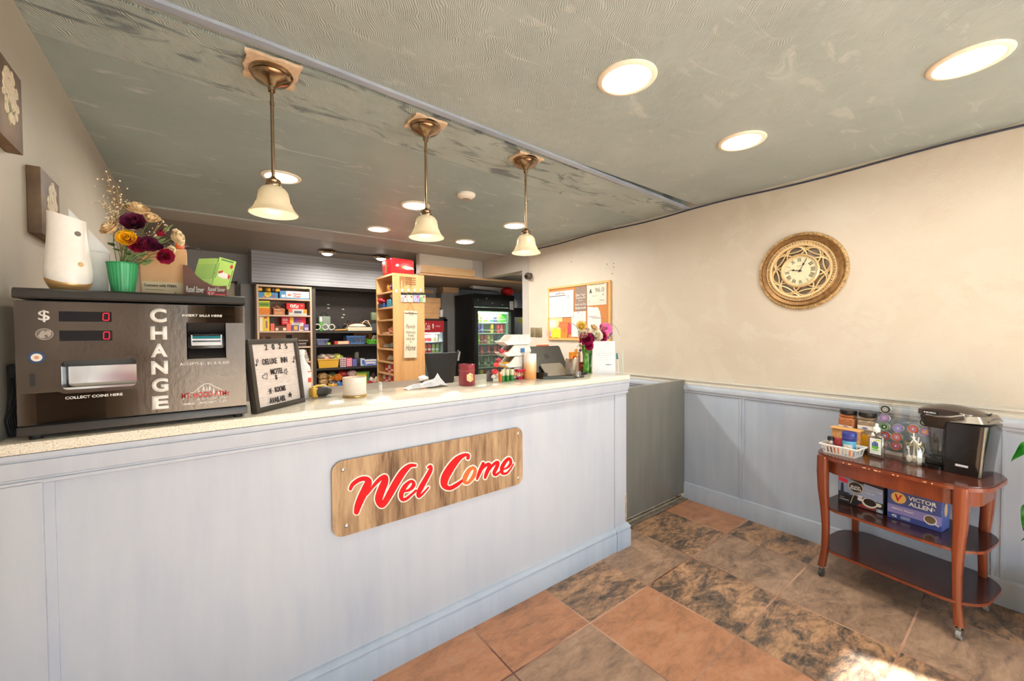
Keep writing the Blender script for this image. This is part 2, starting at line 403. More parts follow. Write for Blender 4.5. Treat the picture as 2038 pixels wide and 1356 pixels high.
mb = MB(); mb.prism([(XL-.12, 4.6), (XR+.12, 4.84), (6.2, 4.84), (6.2, 7.6), (XL-.12, 7.6)], ZC, ZC+.1); struct('ceiling_rear', mb, m_low)
mb = MB(); mb.box((XR+.12, 3.6, ZC), (6.2, 4.84, ZC+.1)); struct('ceiling_side_room', mb, m_low)
mb = MB()
for (xa, ya), (xb, yb) in (((-.43, 1.625), (.155, 1.633)), ((.155, 1.633), (1.066, 1.672)), ((1.066, 1.672), (3.206, 1.765))):
    mb.prism([(xa, ya), (xb, yb), (xb, yb+.034), (xa, ya+.034)], ZC-.012, ZC+.002)
struct('trim_1', mb, m_ctrim)
def wallbox(name, a, b, m): 
    q = MB(); q.box(a, b); return struct(name, q, m)
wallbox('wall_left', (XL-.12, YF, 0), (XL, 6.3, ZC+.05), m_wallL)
wallbox('wall_right', (XR, YF, 0), (XR+.12, 3.84, ZC+.05), m_wall)
wallbox('wall_back', (XL-.12, 6.2, 0), (3.4, 6.3, ZC+.05), m_grey)
wallbox('wall_back_right', (3.4, 7.3, 0), (6.2, 7.4, ZC+.05), m_blue)
wallbox('wall_side_room', (6.1, 3.6, 0), (6.2, 7.3, ZC+.05), m_blue)
wallbox('wall_side_return', (3.3, 6.3, 0), (3.4, 7.3, ZC+.05), m_grey)
wallbox('wall_side_front', (XR+.12, 3.6, 0), (6.1, 3.7, ZC+.05), m_grey)
# doorway past the right-hand wall: casing, header beam
q = MB(); q.box((XR-.006, 3.84, 0), (XR+.13, 3.955, ZC)); struct('trim_2', q, m_greyl)
q = MB(); q.box((XR-.003, 3.955, 2.165), (XR+.12, 4.84, ZC)); struct('wall_header', q, m_greyl)
# dropped soffit behind the pantry unit
q = MB(); q.box((2.235, 4.86, 2.145), (4.95, 6.2, 2.165)); struct('ceiling_soffit', q, mat_brushed('soffit_paint', (140, 130, 116), (152, 142, 128), rough=.6))
q = MB(); q.box((2.235, 4.845, 2.14), (4.95, 4.86, 2.168)); struct('trim_3', q, m_pine)
q = MB(); q.box((3.03, 4.85, 2.165), (XR, 4.95, ZC)); struct('wall_soffit_end', q, m_greyl)
q = MB(); q.box((2.235, 4.85, 2.165), (3.03, 4.95, ZC)); struct('wall_soffit_front', q, M((214, 204, 188), .6))
# front wall with the big shop window and glazed door that let the daylight in
WX0, WX1, WZ0, WZ1 = -.25, 2.95, .12, 2.12
q = MB()
q.box((XL-.12, YF-.12, 0), (WX0, YF, ZC+.05)); q.box((WX1, YF-.12, 0), (XR+.12, YF, ZC+.05))
q.box((WX0, YF-.12, WZ1), (WX1, YF, ZC+.05)); q.box((WX0, YF-.12, 0), (WX1, YF, WZ0)); struct('wall_front', q, m_wall)
q = MB()
for x in (WX0, 1.55, WX1-.05): q.box((x, YF-.1, WZ0), (x+.05, YF-.03, WZ1))
for z in (WZ0, WZ1-.05): q.box((WX0, YF-.1, z), (WX1, YF-.03, z+.05))
w_ = struct('window_1', q, m_white)
q = MB(); q.box((WX0+.05, YF-.07, WZ0+.05), (1.55, YF-.064, WZ1-.05)); q.box((1.6, YF-.07, WZ0+.05), (WX1-.05, YF-.064, WZ1-.05))
q.part('pane', GLASS((252, 254, 254), .0), w_)
q = MB(); q.box((-12, -16, -.14), (14, YF-.12, -.1)); tag(q.part('parking_lot', M((196, 192, 184), .9, var=.1, scale=6), None), 'pale asphalt lot outside the front window', 'ground'); bpy.data.objects['parking_lot']['kind'] = 'structure'
pl = bpy.data.lights.new('window_portal', 'AREA'); pl.shape = 'RECTANGLE'; pl.size = WX1-WX0; pl.size_y = WZ1-WZ0
pl.cycles.is_portal = True
po = bpy.data.objects.new('window_portal', pl); COL.objects.link(po); po.location = ((WX0+WX1)/2, YF-.11, (WZ0+WZ1)/2); po.rotation_euler = (R(90), 0, R(180))
po.rotation_euler = Vector((0, 1, 0)).to_track_quat('-Z', 'Z').to_euler()

# wainscot on the right-hand wall
q = MB(); q.box((XR-.010, YF, .1), (XR, 3.0, .92)); struct('wall_wainscot_right', q, m_wains)
q = MB()
prof = [(0, .885), (-.012, .885), (-.020, .893), (-.020, .903), (-.030, .912), (-.034, .93), (-.030, .943), (-.024, .947), (-.024, .955), (0, .955)]
q.prism([(XR+a, z) for a, z in prof], YF, 3.0, 'y'); struct('trim_4', q, m_trimb)
q = MB(); prof = [(0, .955), (-.020, .955), (-.022, .965), (-.016, .968), (-.016, .985), (-.026, .990), (-.026, 1.0), (0, 1.0)]
q.prism([(XR+a, z) for a, z in prof], YF, 3.0, 'y'); struct('trim_5', q, m_trimc)
q = MB(); prof = [(0, 0), (-.026, 0), (-.026, .112), (-.022, .12), (-.022, .128), (-.014, .137), (0, .137)]
q.prism([(XR+a, z) for a, z in prof], YF, 1.8, 'y'); struct('baseboard_right', q, m_wains)
q = MB()
for y in (1.36, 1.34, .135, .105): q.box((XR-.017, y-.004, .13), (XR-.008, y+.006, .89))
q.box((XR-.013, 1.335, .13), (XR-.008, 1.365, .89)); q.box((XR-.013, .102, .13), (XR-.008, .138, .89))
struct('trim_6', q, m_wains)
# cable tacked along the top of the right wall
q = MB(); q.tube([(XR-.008, y, ZC-.012+.012*math.sin(y*5.1)*.6-.01) for y in [YF+.2+i*.12 for i in range(46)] if y < 3.8], .006, 6)
tag(q.part('cable', M((52, 60, 78), .5), None), 'thin dark cable tacked along the top of the cream wall', 'cable')
wallbox("ceiling_leak_block", (XL-.2, YF-.2, ZC+.1), (6.3, 7.6, ZC+.2), m_grey)  # unseen slab added over the ceilings so no light leaks through gaps
# ---------------------------------------------------------------- lamps
m_lens = EM((255, 244, 224), 9.0); m_ring = M((238, 224, 200), .5)
def area(name, loc, e, size, col=(1, .94, .86), parent=None, spread=170):
    l = bpy.data.lights.new(name, 'AREA'); l.shape = 'DISK'; l.size = size; l.energy = e; l.color = col; l.spread = R(spread)
    o = bpy.data.objects.new(name, l); COL.objects.link(o); o.parent = parent; o.location = loc; return o
def downlight(x, y, label, e=8):
    t = thing('recessed_light', label, 'ceiling light', (x, y, ZC-.002), 0, 'round recessed ceiling lights')
    q = MB(); q.lathe([(.092, -.004), (.098, -.008), (.112, -.005), (.116, 0), (.116, .002), (.09, .002), (.09, -.004)], n=40, cap=False); q.part('trim_ring', m_ring, t)
    q = MB(); q.lathe([(.0001, -.005), (.088, -.005), (.092, -.003)], n=40, cap=False); q.part('lens', m_lens, t)
    area('lamp', (0, 0, -.012), e if y < 2 else 20, .18, parent=t); return t
downlight(1.368, 1.02, 'round recessed ceiling light nearest the middle of the front ceiling, upper centre')
downlight(2.313, .18, 'round recessed ceiling light in the upper right corner of the photo')
downlight(2.306, .985, 'round recessed ceiling light above and left of the wall clock')
downlight(.43, 3.0, 'round recessed ceiling light half hidden by the left pendant lamp')
downlight(1.369, 3.04, 'round recessed ceiling light half hidden by the middle pendant lamp')
downlight(1.391, 3.944, 'round recessed ceiling light between left and middle pendant lamps, far row')
downlight(2.354, 3.926, 'round recessed ceiling light between middle and right pendant lamps, far row')
downlight(2.383, 3.058, 'round recessed ceiling light half hidden by the right pendant lamp')
def puck(x, y, label):
    t = thing('puck_light', label, 'ceiling light', (x, y, ZC), 0, 'surface mounted puck lights')
    q = MB(); q.lathe([(.035, 0), (.10, -.012), (.105, -.02), (.075, -.036), (.06, -.04)], n=28); q.part('housing', m_nickel, t)
    q = MB(); q.lathe([(.0001, -.062), (.04, -.056), (.062, -.04), (.062, -.036)], n=28, cap=False); q.part('lens', EM((255, 246, 230), 8.0), t)
    area('lamp', (0, 0, -.07), 11, .12, (1, .93, .84), t)
puck(1.25, 5.35, 'small puck light on the rear ceiling in front of the grey grooved bulkhead')
puck(1.90, 5.30, 'small puck light on the rear ceiling beside the red bag')
q = MB(); q.tube([(1.35, 5.35, ZC-.008), (1.6, 5.32, ZC-.008), (1.82, 5.30, ZC-.008)], .006, 6)
single('cable', 'thin cable running along the ceiling between the two puck lights', 'cable', q, m_charc)
# frosted bell pendants
def frosted():
    k = NT('frosted_cream_glass'); v = k.coord()
    c = k.ramp(k.noise(v, 9, 3), [(.3, rgb(240, 230, 204)), (.7, rgb(250, 242, 220))])
    d = k.n('BsdfDiffuse'); t = k.n('BsdfTranslucent'); g = k.n('BsdfGlossy'); g.inputs['Roughness'].default_value = .25
    k.l(c, d.inputs[0]); k.l(c, t.inputs[0]); a = k.n('MixShader'); a.inputs[0].default_value = .5
    k.l(d.outputs[0], a.inputs[1]); k.l(t.outputs[0], a.inputs[2]); b = k.n('MixShader'); b.inputs[0].default_value = .06
    k.l(a.outputs[0], b.inputs[1]); k.l(g.outputs[0], b.inputs[2]); k.l(b.outputs[0], k.out.inputs[0]); return k.m
m_shade = frosted()
m_gyp = M((216, 188, 156), .8, var=.12, scale=30)
def pendant(x, y, label, cut):
    t = thing('pendant_lamp', label, 'pendant lamp', (x, y, ZC-.014), 0, 'bell shaped pendant lamps over the counter')
    q = MB(); q.lathe([(.0001, .004), (.064, .004), (.072, 0), (.074, -.008), (.066, -.014), (.068, -.02), (.058, -.032), (.03, -.044), (.014, -.056), (.012, -.074), (.0001, -.075)], n=36, cap=False); q.part('canopy', m_nickel, t)
    q = MB(); q.cyl((0, 0, -.07), (0, 0, -.40), .0062, n=12); q.cyl((0, 0, -.11), (0, 0, -.124), .0078, n=12); q.part('rod', m_nickel, t)
    q = MB(); q.lathe([(.007, -.395), (.012, -.402), (.024, -.408), (.027, -.414), (.024, -.419), (.027, -.424), (.027, -.434), (.022, -.44)], n=24); q.part('shade_holder', m_nickel, t)
    q = MB(); o_ = [(.024, -.432), (.040, -.441), (.050, -.455), (.054, -.475), (.056, -.490), (.063, -.503), (.066, -.512), (.074, -.526), (.083, -.534), (.085, -.538)]
    q.lathe(o_+[(r-.0025, z-.001) for r, z in o_[::-1]], n=40, cap=False); q.part('glass_shade', m_shade, t)
    q = MB(); q.lathe([(.012, -.434), (.014, -.46), (.026, -.482), (.029, -.498), (.024, -.514), (.0001, -.524)], n=20, cap=False); q.part('bulb', EM((255, 240, 216), 1.1, 'lit_bulb'), t)
    l = bpy.data.lights.new('lamp', 'POINT'); l.energy = .35; l.color = (1, .92, .80); l.shadow_soft_size = .03
    o = bpy.data.objects.new('lamp', l); COL.objects.link(o); o.parent = t; o.location = (0, 0, -.56)
    q = MB(); n = len(cut); q.prism(cut, 0, .012); 
    single('ceiling_patch', 'bare ragged board patch in the ceiling around the %s pendant canopy' % label.split()[0], 'patch', q, m_gyp, (x, y, ZC-.0155), 0, 'bare board patches around the pendant canopies')
def rag(w, h, s):
    rr = random.Random(s); o = []
    for a, b, c, d in ((-w, -h, w, -h), (w, -h, w, h), (w, h, -w, h), (-w, h, -w, -h)):
        for k in range(6): o.append((a+(c-a)*k/6+rr.uniform(-.005, .005), b+(d-b)*k/6+rr.uniform(-.005, .005)))
    return o
pendant(.231, 1.80, 'leftmost of the three frosted bell pendant lamps, over the letter board', rag(.088, .09, 1))
pendant(.876, 1.818, 'middle of the three frosted bell pendant lamps, over the red candle', rag(.082, .07, 2))
pendant(1.512, 1.832, 'rightmost of the three frosted bell pendant lamps, over the tablet stand', rag(.084, .06, 3))
t = thing('smoke_detector', 'small round white smoke detector on the ceiling above the middle pendant', 'smoke detector', (1.562, 2.578, ZC+.002))
q = MB(); q.lathe([(.065, 0), (.067, -.012), (.06, -.022), (.045, -.028), (.03, -.038), (.0001, -.038)], n=32, cap=False); q.part('body', M((238, 228, 212), .5), t)
q = MB(); q.lathe([(.031, -.0385), (.031, -.041), (.0001, -.041)], n=20, cap=False); q.part('test_button', M((170, 150, 130), .5), t)
t = thing('security_camera', 'small dark dome camera at the top of the cream wall end', 'camera', (XR, 3.80, 2.08))
q = MB(); q.cyl((0, 0, 0), (-.02, 0, 0), .035, n=24); q.part('mount', m_charc, t)
q = MB(); q.T = Matrix.Translation((-.045, 0, -.005)); q.ball((0, 0, 0), .043, 20, 12); q.part('housing', M((88, 78, 66), .4), t)
q = MB(); q.cyl((-.075, -.012, -.012), (-.095, -.02, -.016), .02, n=16); q.part('lens', m_blackg, t)
q = MB(); q.tube([(-.02, 0, .03), (-.03, .004, .07), (-.012, .006, .12), (-.006, .01, .3)], .003, 6); q.part('cord', m_greyl, t)

# ---------------------------------------------------------------- reception counter
CT = 1.118; YC = 1.635; CX1 = 2.186
t = thing('reception_counter', 'long pale blue painted reception counter front with moulding and plinth', 'counter', (0, YC, 0))
q = MB(); q.box((XL, .006, 0), (CX1-.10, .34, 1.085)); q.box((-.346, .0, .1), (-.325, .006, 1.0)); q.part('front_panel', m_front, t)
q = MB(); q.box((CX1-.105, 0, .1), (CX1, .35, 1.0)); q.box((CX1-.105, 0, 1.0), (CX1, .35, 1.085)); q.box((CX1-.115, .001, .1), (CX1-.10, .012, 1.0)); q.part('end_post', m_front, t)
q = MB(); q.box((XL, -.012, .1), (-.345, .008, 1.005)); q.part('left_post', m_front, t)
prof = [(.006, 1.0), (-.004, 1.0), (-.008, 1.004), (-.008, 1.012), (-.003, 1.014), (-.003, 1.018), (-.010, 1.022), (-.014, 1.04), (-.018, 1.06), (-.019, 1.066), (-.014, 1.068), (-.014, 1.072), (-.020, 1.074), (-.020, 1.0865), (.006, 1.0865)]
q = MB(); q.prism([(y-.004, z) for y, z in prof], XL, CX1+.004, 'x')
for z, e in ((1.0, .006), (1.022, .010), (1.045, .016), (1.072, .02)): q.box((CX1-.02, -.004, z), (CX1+e, .35, min(z+.024, 1.0865)))
q.part('moulding', m_front, t)
prof = [(.01, 0), (-.017, 0), (-.017, .105), (-.012, .112), (-.012, .118), (-.018, .123), (-.016, .13), (0, .142), (.01, .142)]
q = MB(); q.prism(prof, XL, CX1-.11, 'x'); q.part('baseboard', m_wains, t)
q = MB(); q.prism([(y-.006 if y < 0 else y, z) for y, z in prof], CX1-.118, CX1+.018, 'x'); q.box((CX1, -.012, 0), (CX1+.018, .36, .112)); q.box((CX1, -.01, .112), (CX1+.01, .355, .138)); q.part('post_plinth', m_wains, t)
q = MB(); rr = random.Random(5)
q.prism([(CX1-.004, .15), (CX1+.0015, .145), (CX1+.0015, .34), (CX1-.006, .33), (CX1-.014, .30), (CX1-.009, .27), (CX1-.013, .24), (CX1-.008, .20), (CX1-.012, .17)], -.002, .02, 'y'); q.part('chipped_edge', M((196, 170, 140), .9, var=.2), t)
q = MB(); q.bbox((XL, 1.612, CT-.031), (2.196, 2.0, CT), .004)
single('countertop', 'speckled cream quartz countertop running along the counter', 'countertop', q, m_quartz, smooth=30)
# gate panel and its floor track
t = thing('sliding_gate', 'grey-green painted low gate panel between counter end and blue wall', 'gate', (2.30, 1.80, 0))
q = MB(); q.bbox((0, 0, .045), (.888, .03, .988), .002); q.part('panel', m_gate, t)
q = MB(); q.cyl((.80, .008, .034), (.80, .022, .034), .012, n=16); q.box((.79, .006, .03), (.81, .024, .06)); q.part('roller', m_steel, t)
q = MB(); q.box((2.19, 1.765, 0), (3.2, 1.773, .012)); q.box((2.19, 1.80, 0), (3.2, 1.812, .010)); q.box((2.19, 1.835, 0), (3.2, 1.843, .012)); q.box((2.19, 1.765, 0), (3.2, 1.843, .003))
single('floor_track', 'worn metal sliding track on the floor under the grey gate', 'track', q, M((148, 138, 122), .45, .4, var=.2, scale=20))

# ---------------------------------------------------------------- welcome sign
t = thing('welcome_sign', 'wood grain metal sign with red script lettering screwed to counter front', 'sign', (0, 1.635, 0))
def woodgrain():
    k = NT('printed_wood_grain'); n1 = k.noise(k.coord((1, 1, .10)), 42, 8, .7, .3); n2 = k.noise(k.coord((1, 1, .16)), 9, 4, .6, 1.0)
    c = k.ramp(k.mix(.45, n1, n2), [(.36, rgb(92, 68, 48)), (.47, rgb(150, 119, 88)), (.6, rgb(188, 157, 120))])
    k.pbr(c, .6, spec=.25); return k.m
q = MB(); q.prism(rpoly(.384, .612, 1.315, .907, .042, 8), -.004, 0, 'y'); q.part('plate', woodgrain(), t)
def sg(u, v, d):
    p = P(640+u/4.852, 840+v/4.852, 'y', 1.63); return (p.x, -.004-d, p.z)
WEL = [[(278, 648, 15), (300, 605, 18), (350, 566, 20), (410, 548, 22), (452, 575, 32), (425, 650, 38), (385, 730, 36), (352, 810, 32), (336, 872, 24)],
       [(440, 700, 8), (500, 620, 14), (560, 555, 18), (612, 532, 24), (610, 580, 33), (575, 665, 37), (552, 745, 36), (575, 800, 30), (612, 775, 28), (668, 680, 32), (730, 570, 33), (790, 480, 30), (850, 426, 20), (905, 420, 13)],
       [(795, 672, 8), (850, 655, 14), (888, 612, 18), (880, 578, 15), (848, 580, 14), (800, 630, 22), (768, 700, 22), (778, 748, 17), (818, 742, 14), (870, 700, 11), (912, 662, 10)],
       [(1028, 440, 10), (1052, 428, 14), (1052, 465, 19), (1010, 545, 22), (965, 625, 24), (935, 690, 20), (938, 722, 13), (975, 695, 10), (1032, 632, 7)],
       [(1412, 350, 16), (1415, 322, 15), (1372, 322, 17), (1305, 368, 30), (1235, 460, 38), (1190, 545, 38), (1186, 612, 30), (1235, 640, 20), (1300, 610, 18), (1365, 560, 11), (1392, 530, 8)],
       [(1560, 400, 14), (1540, 450, 17), (1515, 510, 16), (1500, 552, 10)], [(1512, 520, 6), (1560, 440, 12), (1610, 408, 16), (1618, 432, 17), (1590, 500, 17), (1578, 540, 12)],
       [(1590, 510, 6), (1645, 425, 12), (1695, 390, 16), (1695, 425, 17), (1665, 490, 16), (1682, 512, 12), (1735, 470, 7)],
       [(1745, 460, 6), (1795, 440, 10), (1826, 395, 14), (1810, 355, 14), (1772, 385, 17), (1740, 445, 18), (1745, 495, 14), (1785, 495, 10), (1822, 455, 8), (1852, 405, 6)]]
OO = [[(1462, 442, 14), (1425, 465, 19), (1385, 535, 22), (1382, 585, 15), (1420, 582, 14), (1468, 520, 17), (1482, 462, 14), (1462, 438, 12), (1440, 450, 10)]]
q = MB(); strokes(q, WEL+OO, 0, .0008, sg, grow=12); q.part('lettering_outline', M((236, 228, 214), .5), t, label='cream outline around the red script')
k = NT('red_letter_vinyl'); nz = k.noise(k.coord(), 9, 3); k.pbr(k.ramp(nz, [(.42, rgb(206, 10, 20)), (.58, rgb(214, 26, 24)), (.70, rgb(230, 96, 60))]), .6, spec=.2)
q = MB(); strokes(q, WEL, .0008, .0026, sg); q.part('lettering', k.m, t, label='red brush script reading Wel Come')
q = MB(); strokes(q, OO, .0008, .0036, sg); q.part('lettering', M((236, 108, 54), .55, spec=.2), t, label='orange letter o of the script')
for x, z in ((.425, .872), (.435, .650), (1.287, .876), (1.287, .645)):
    q = MB(); q.lathe([(.008, 0), (.007, .0015), (.003, .003), (.0001, .003)], n=16, cap=False)
    o = q.part('screw', m_chrome, t); o.location = (x, -.004, z); o.rotation_euler = (R(90), 0, 0)

# ---------------------------------------------------------------- change machine
MX0, MX1, MY, MZ0, MZ1 = -.388, .118, 1.637, 1.130, 1.525
t = thing('change_machine', 'bronze metal change machine with black lid standing on the left of the countertop', 'change machine', (0, MY, 0))
def holes(q, x0, x1, z0, z1, hs, y0, y1):
    xs = sorted({x0, x1, *[h[0] for h in hs], *[h[1] for h in hs]}); zs = sorted({z0, z1, *[h[2] for h in hs], *[h[3] for h in hs]})
    for i in range(len(xs)-1):
        for j in range(len(zs)-1):
            cx, cz = (xs[i]+xs[i+1])/2, (zs[j]+zs[j+1])/2
            if not any(h[0] < cx < h[1] and h[2] < cz < h[3] for h in hs): q.box((xs[i], y0, zs[j]), (xs[i+1], y1, zs[j+1]))
TR = (-.310, -.150, 1.243, 1.332); SL = (-.034, .063, 1.320, 1.435)
k = NT('bronze_hammered_steel'); nz = k.noise(k.coord((1, 1, .6)), 85, 3, .5); nb = k.noise(k.coord((1, 1, .7)), 6, 3)
k.pbr(k.ramp(nb, [(.3, rgb(78, 66, 57)), (.7, rgb(100, 87, 75))]), k.ramp(nb, [(.35, (.14,.14,.14)), (.65, (.26,.26,.26))]), .85, k.bump(nz, .16, .002)); m_bronze = k.m
q = MB(); holes(q, MX0, MX1, 1.158, 1.490, [TR, SL], 0, .012); q.part('face_panel', m_bronze, t)
q = MB(); q.box((MX0+.002, .012, 1.14), (MX1-.002, .3, 1.492)); m_body = M((52, 48, 44), .4)
q = MB()
for a, b in (((MX0+.002, .05, 1.135), (MX1-.002, .30, 1.492)), ((MX0+.002, .012, 1.135), (TR[0]-.003, .05, 1.492)), ((TR[1]+.003, .012, 1.135), (SL[0]-.003, .05, 1.492)), ((SL[1]+.003, .012, 1.135), (MX1-.002, .05, 1.492)), ((TR[0]-.003, .012, 1.135), (TR[1]+.003, .05, TR[2]-.003)), ((TR[0]-.003, .012, TR[3]+.003), (TR[1]+.003, .05, 1.492)), ((SL[0]-.003, .012, 1.135), (SL[1]+.003, .05, SL[2]-.003)), ((SL[0]-.003, .012, SL[3]+.003), (SL[1]+.003, .05, 1.492))): q.box(a, b)
q.part('body', m_body, t)
q = MB(); q.prism([(-.006, 1.497), (-.010, 1.502), (-.008, 1.518), (.002, MZ1), (.31, MZ1), (.31, 1.497)], MX0-.001, MX1+.001, 'x'); q.part('lid', M((50, 47, 43), .38), t)
q = MB(); q.bbox((MX0-.002, -.006, MZ0), (MX1+.002, .30, 1.155), .003); q.part('base', M((48, 45, 42), .35), t)
for x in (-.36, .095):
    for y in (.02, .27): q = MB(); q.cyl((x, y, CT), (x, y, MZ0), .013, n=16); q.part('rubber_foot', m_blackm, t)
q = MB(); x0, x1, z0, z1 = TR
q.box((x0-.002, .012, z0-.002), (x0, .05, z1+.002)); q.box((x1, .012, z0-.002), (x1+.002, .05, z1+.002)); q.box((x0, .012, z1), (x1, .05, z1+.002)); q.box((x0, .047, z0), (x1, .05, z1))
q.part('coin_tray_box', m_charc, t); q = MB(); q.box((x0, .040, z0), (x1, .049, z0+.066)); q.prism([(.0, z0), (.041, z0), (.041, z0+.016), (.004, z0+.012), (.0, z0+.010)], x0, x1, 'x'); q.prism([(.0, z0), (.012, z0), (.012, z0+.014), (0, z0+.010)], x0, x1, 'x'); q.part('coin_tray', m_chrome, t)
q = MB()
for yy in (0,): 
    o = rpoly(x0-.006, z0-.006, x1+.006, z1+.006, .018); i = rpoly(x0+.004, z0+.004, x1-.004, z1-.004, .012); n = len(o)
    q.add([(a, -.002, b) for a, b in o]+[(a, -.002, b) for a, b in i]+[(a, .003, b) for a, b in o]+[(a, .003, b) for a, b in i], [(k_, (k_+1) % n, n+(k_+1) % n, n+k_) for k_ in range(n)]+[(k_, 2*n+k_, 2*n+(k_+1) % n, (k_+1) % n) for k_ in range(n)]+[(n+k_, n+(k_+1) % n, 3*n+(k_+1) % n, 3*n+k_) for k_ in range(n)])
q.part('tray_rim', m_bronze, t)
q = MB(); x0, x1, z0, z1 = SL
q.box((x0-.002, .0, z0-.002), (x0, .045, z1+.002)); q.box((x1, .0, z0-.002), (x1+.002, .045, z1+.002)); q.box((x0, .042, z0), (x1, .045, z1))
q.prism([(.0, z1), (.042, z1), (.042, z1-.045)], x0, x1, 'x'); q.prism([(.0, z0), (.042, z0), (.042, z0+.035)], x0, x1, 'x'); q.part('bill_bezel', M((44, 42, 40), .45), t)
q = MB(); q.bbox((-.029, .004, 1.352), (.058, .042, 1.400), .003); q.part('bill_slot', M((30, 30, 30), .2), t)
q = MB(); q.bbox((-.025, -.002, 1.362), (.054, .01, 1.374), .002); q.box((-.025, .001, 1.378), (.054, .006, 1.384)); q.box((-.025, -.001, 1.37), (-.022, .006, 1.396)); q.box((.051, -.001, 1.37), (.054, .006, 1.396)); q.part('slot_lip', M((196, 200, 200), .2), t)
q = MB(); q.box((-.022, .0, 1.386), (.051, .005, 1.392)); q.part('slot_light', EM((70, 190, 190), .5, 'slot_glow'), t)
m_disp = M((22, 15, 15), .12, spec=.25); m_led = EM((255, 40, 60), 2.2, 'red_led')
for z0, z1 in ((1.436, 1.464), (1.382, 1.411)):
    q = MB(); q.box((-.308, -.001, z0), (-.204, .002, z1)); d = q.part('display', m_disp, t)
    q = MB()
    for a, b, c, e in ((-.2205, -.2095, .0235, .0255), (-.2215, -.2105, .0035, .0055)): q.box((a, -.0015, z0+c), (b, -.0005, z0+e))
    for a in (-.2225, -.2105):
        for c, e in ((.006, .0138), (.0152, .023)): q.prism([(a-.0008+c*.04, z0+c), (a+.0012+c*.04, z0+c), (a+.0012+e*.04, z0+e), (a-.0008+e*.04, z0+e)], -.0015, -.0005, 'y')
    q.part('digit', m_led, d)
m_let = M((226, 222, 214), .5)
text('$', m_let, t, (-.335, -.0012, 1.450), w=.021, h=.032, bold=.008)
for ch, z in zip('CHANGE', (1.4565, 1.403, 1.350, 1.2975, 1.244, 1.1905)): text(ch, m_let, t, (-.102, -.0012, z), w=.039, h=.043 if ch in 'CG' else .041, bold=.045)
text('INSERT BILLS HERE', m_let, t, (.005, -.0012, 1.458), w=.102, h=.0075, bold=.03)
text('ACCEPTS $1, $5, $10, $20', m_let, t, (.009, -.0012, 1.3045), w=.126, h=.0095, bold=.008)
text('COLLECT COINS HERE', m_let, t, (-.243, -.0012, 1.2245), w=.115, h=.0078, bold=.03)
q = MB(); q.box((-.364, -.001, 1.262), (-.355, .002, 1.296)); q.part('key_slot', m_blackm, t)
q = MB(); m_coin = M((168, 156, 144), .5)
q.prism([(-.335+.0165*math.cos(a*.2618), 1.4015+.0155*math.sin(a*.2618)) for a in range(24)], -.001, 0, 'y'); q.part('coin_emblem', M((104, 94, 86), .5), t)
q = MB()
n = 24
for r1, r2 in ((.0165, .0150),):
    o = [(-.335+r1*math.cos(a*.2618), 1.4015+r1*.94*math.sin(a*.2618)) for a in range(n)]; i = [(-.335+r2*math.cos(a*.2618), 1.4015+r2*.94*math.sin(a*.2618)) for a in range(n)]
    q.add([(a, -.0018, b) for a, b in o]+[(a, -.0018, b) for a, b in i], [(k_, (k_+1) % n, n+(k_+1) % n, n+k_) for k_ in range(n)])
q.prism([(-.347, 1.396), (-.341, 1.409), (-.336, 1.4125), (-.3345, 1.406), (-.331, 1.411), (-.323, 1.411), (-.323, 1.400), (-.327, 1.393), (-.331, 1.401), (-.336, 1.398), (-.333, 1.391), (-.342, 1.391)], -.0018, -.001, 'y'); q.part('coin_engraving', m_coin, t)
for r, c, d in ((.0158, (40, 66, 104), .001), (.0105, (228, 218, 204), .0014), (.0045, (206, 150, 110), .0018)):
    q = MB(); q.prism([(-.3505+r*math.cos(a*.2618), 1.339+r*math.sin(a*.2618)) for a in range(24)], -d, 0, 'y'); q.part('round_sticker', M(c, .4), t)
q = MB(); red = M((206, 44, 44), .4)
MTN = [(-.048, 1.195), (-.030, 1.212), (-.022, 1.213), (-.008, 1.227), (.004, 1.2365), (.012, 1.239), (.022, 1.236), (.034, 1.226), (.046, 1.219), (.060, 1.205), (.066, 1.198)]
strokes(q, [[(x*1000, z*1000, 1.0) for x, z in MTN]], 0, .0012, lambda u, v, d: (u/1000, -d, v/1000), n=3)
for x, z, w_ in ((.004, 1.226, .004), (.012, 1.224, .0025), (.020, 1.225, .004), (.030, 1.215, .004), (-.008, 1.215, .004), (.043, 1.209, .003)):
    q.prism([(x-w_, z-.014), (x-w_*.2, z+.008), (x+w_*.3, z-.002), (x+w_*.7, z-.012), (x, z-.006)], -.0011, 0, 'y')
q.part('mountain_logo', m_let, t, label='white outline of a snowy mountain')
text('MT. HOOD ATMs', red, t, (.009, -.0022, 1.2045), w=.122, h=.0165, bold=.012)
text('& AMUSEMENT', m_let, t, (.027, -.0014, 1.1905), w=.082, h=.006, bold=.02)
text('WWW.MTHOODATMS.COM', m_let, t, (.010, -.0014, 1.1785), w=.118, h=.0075, bold=.03)
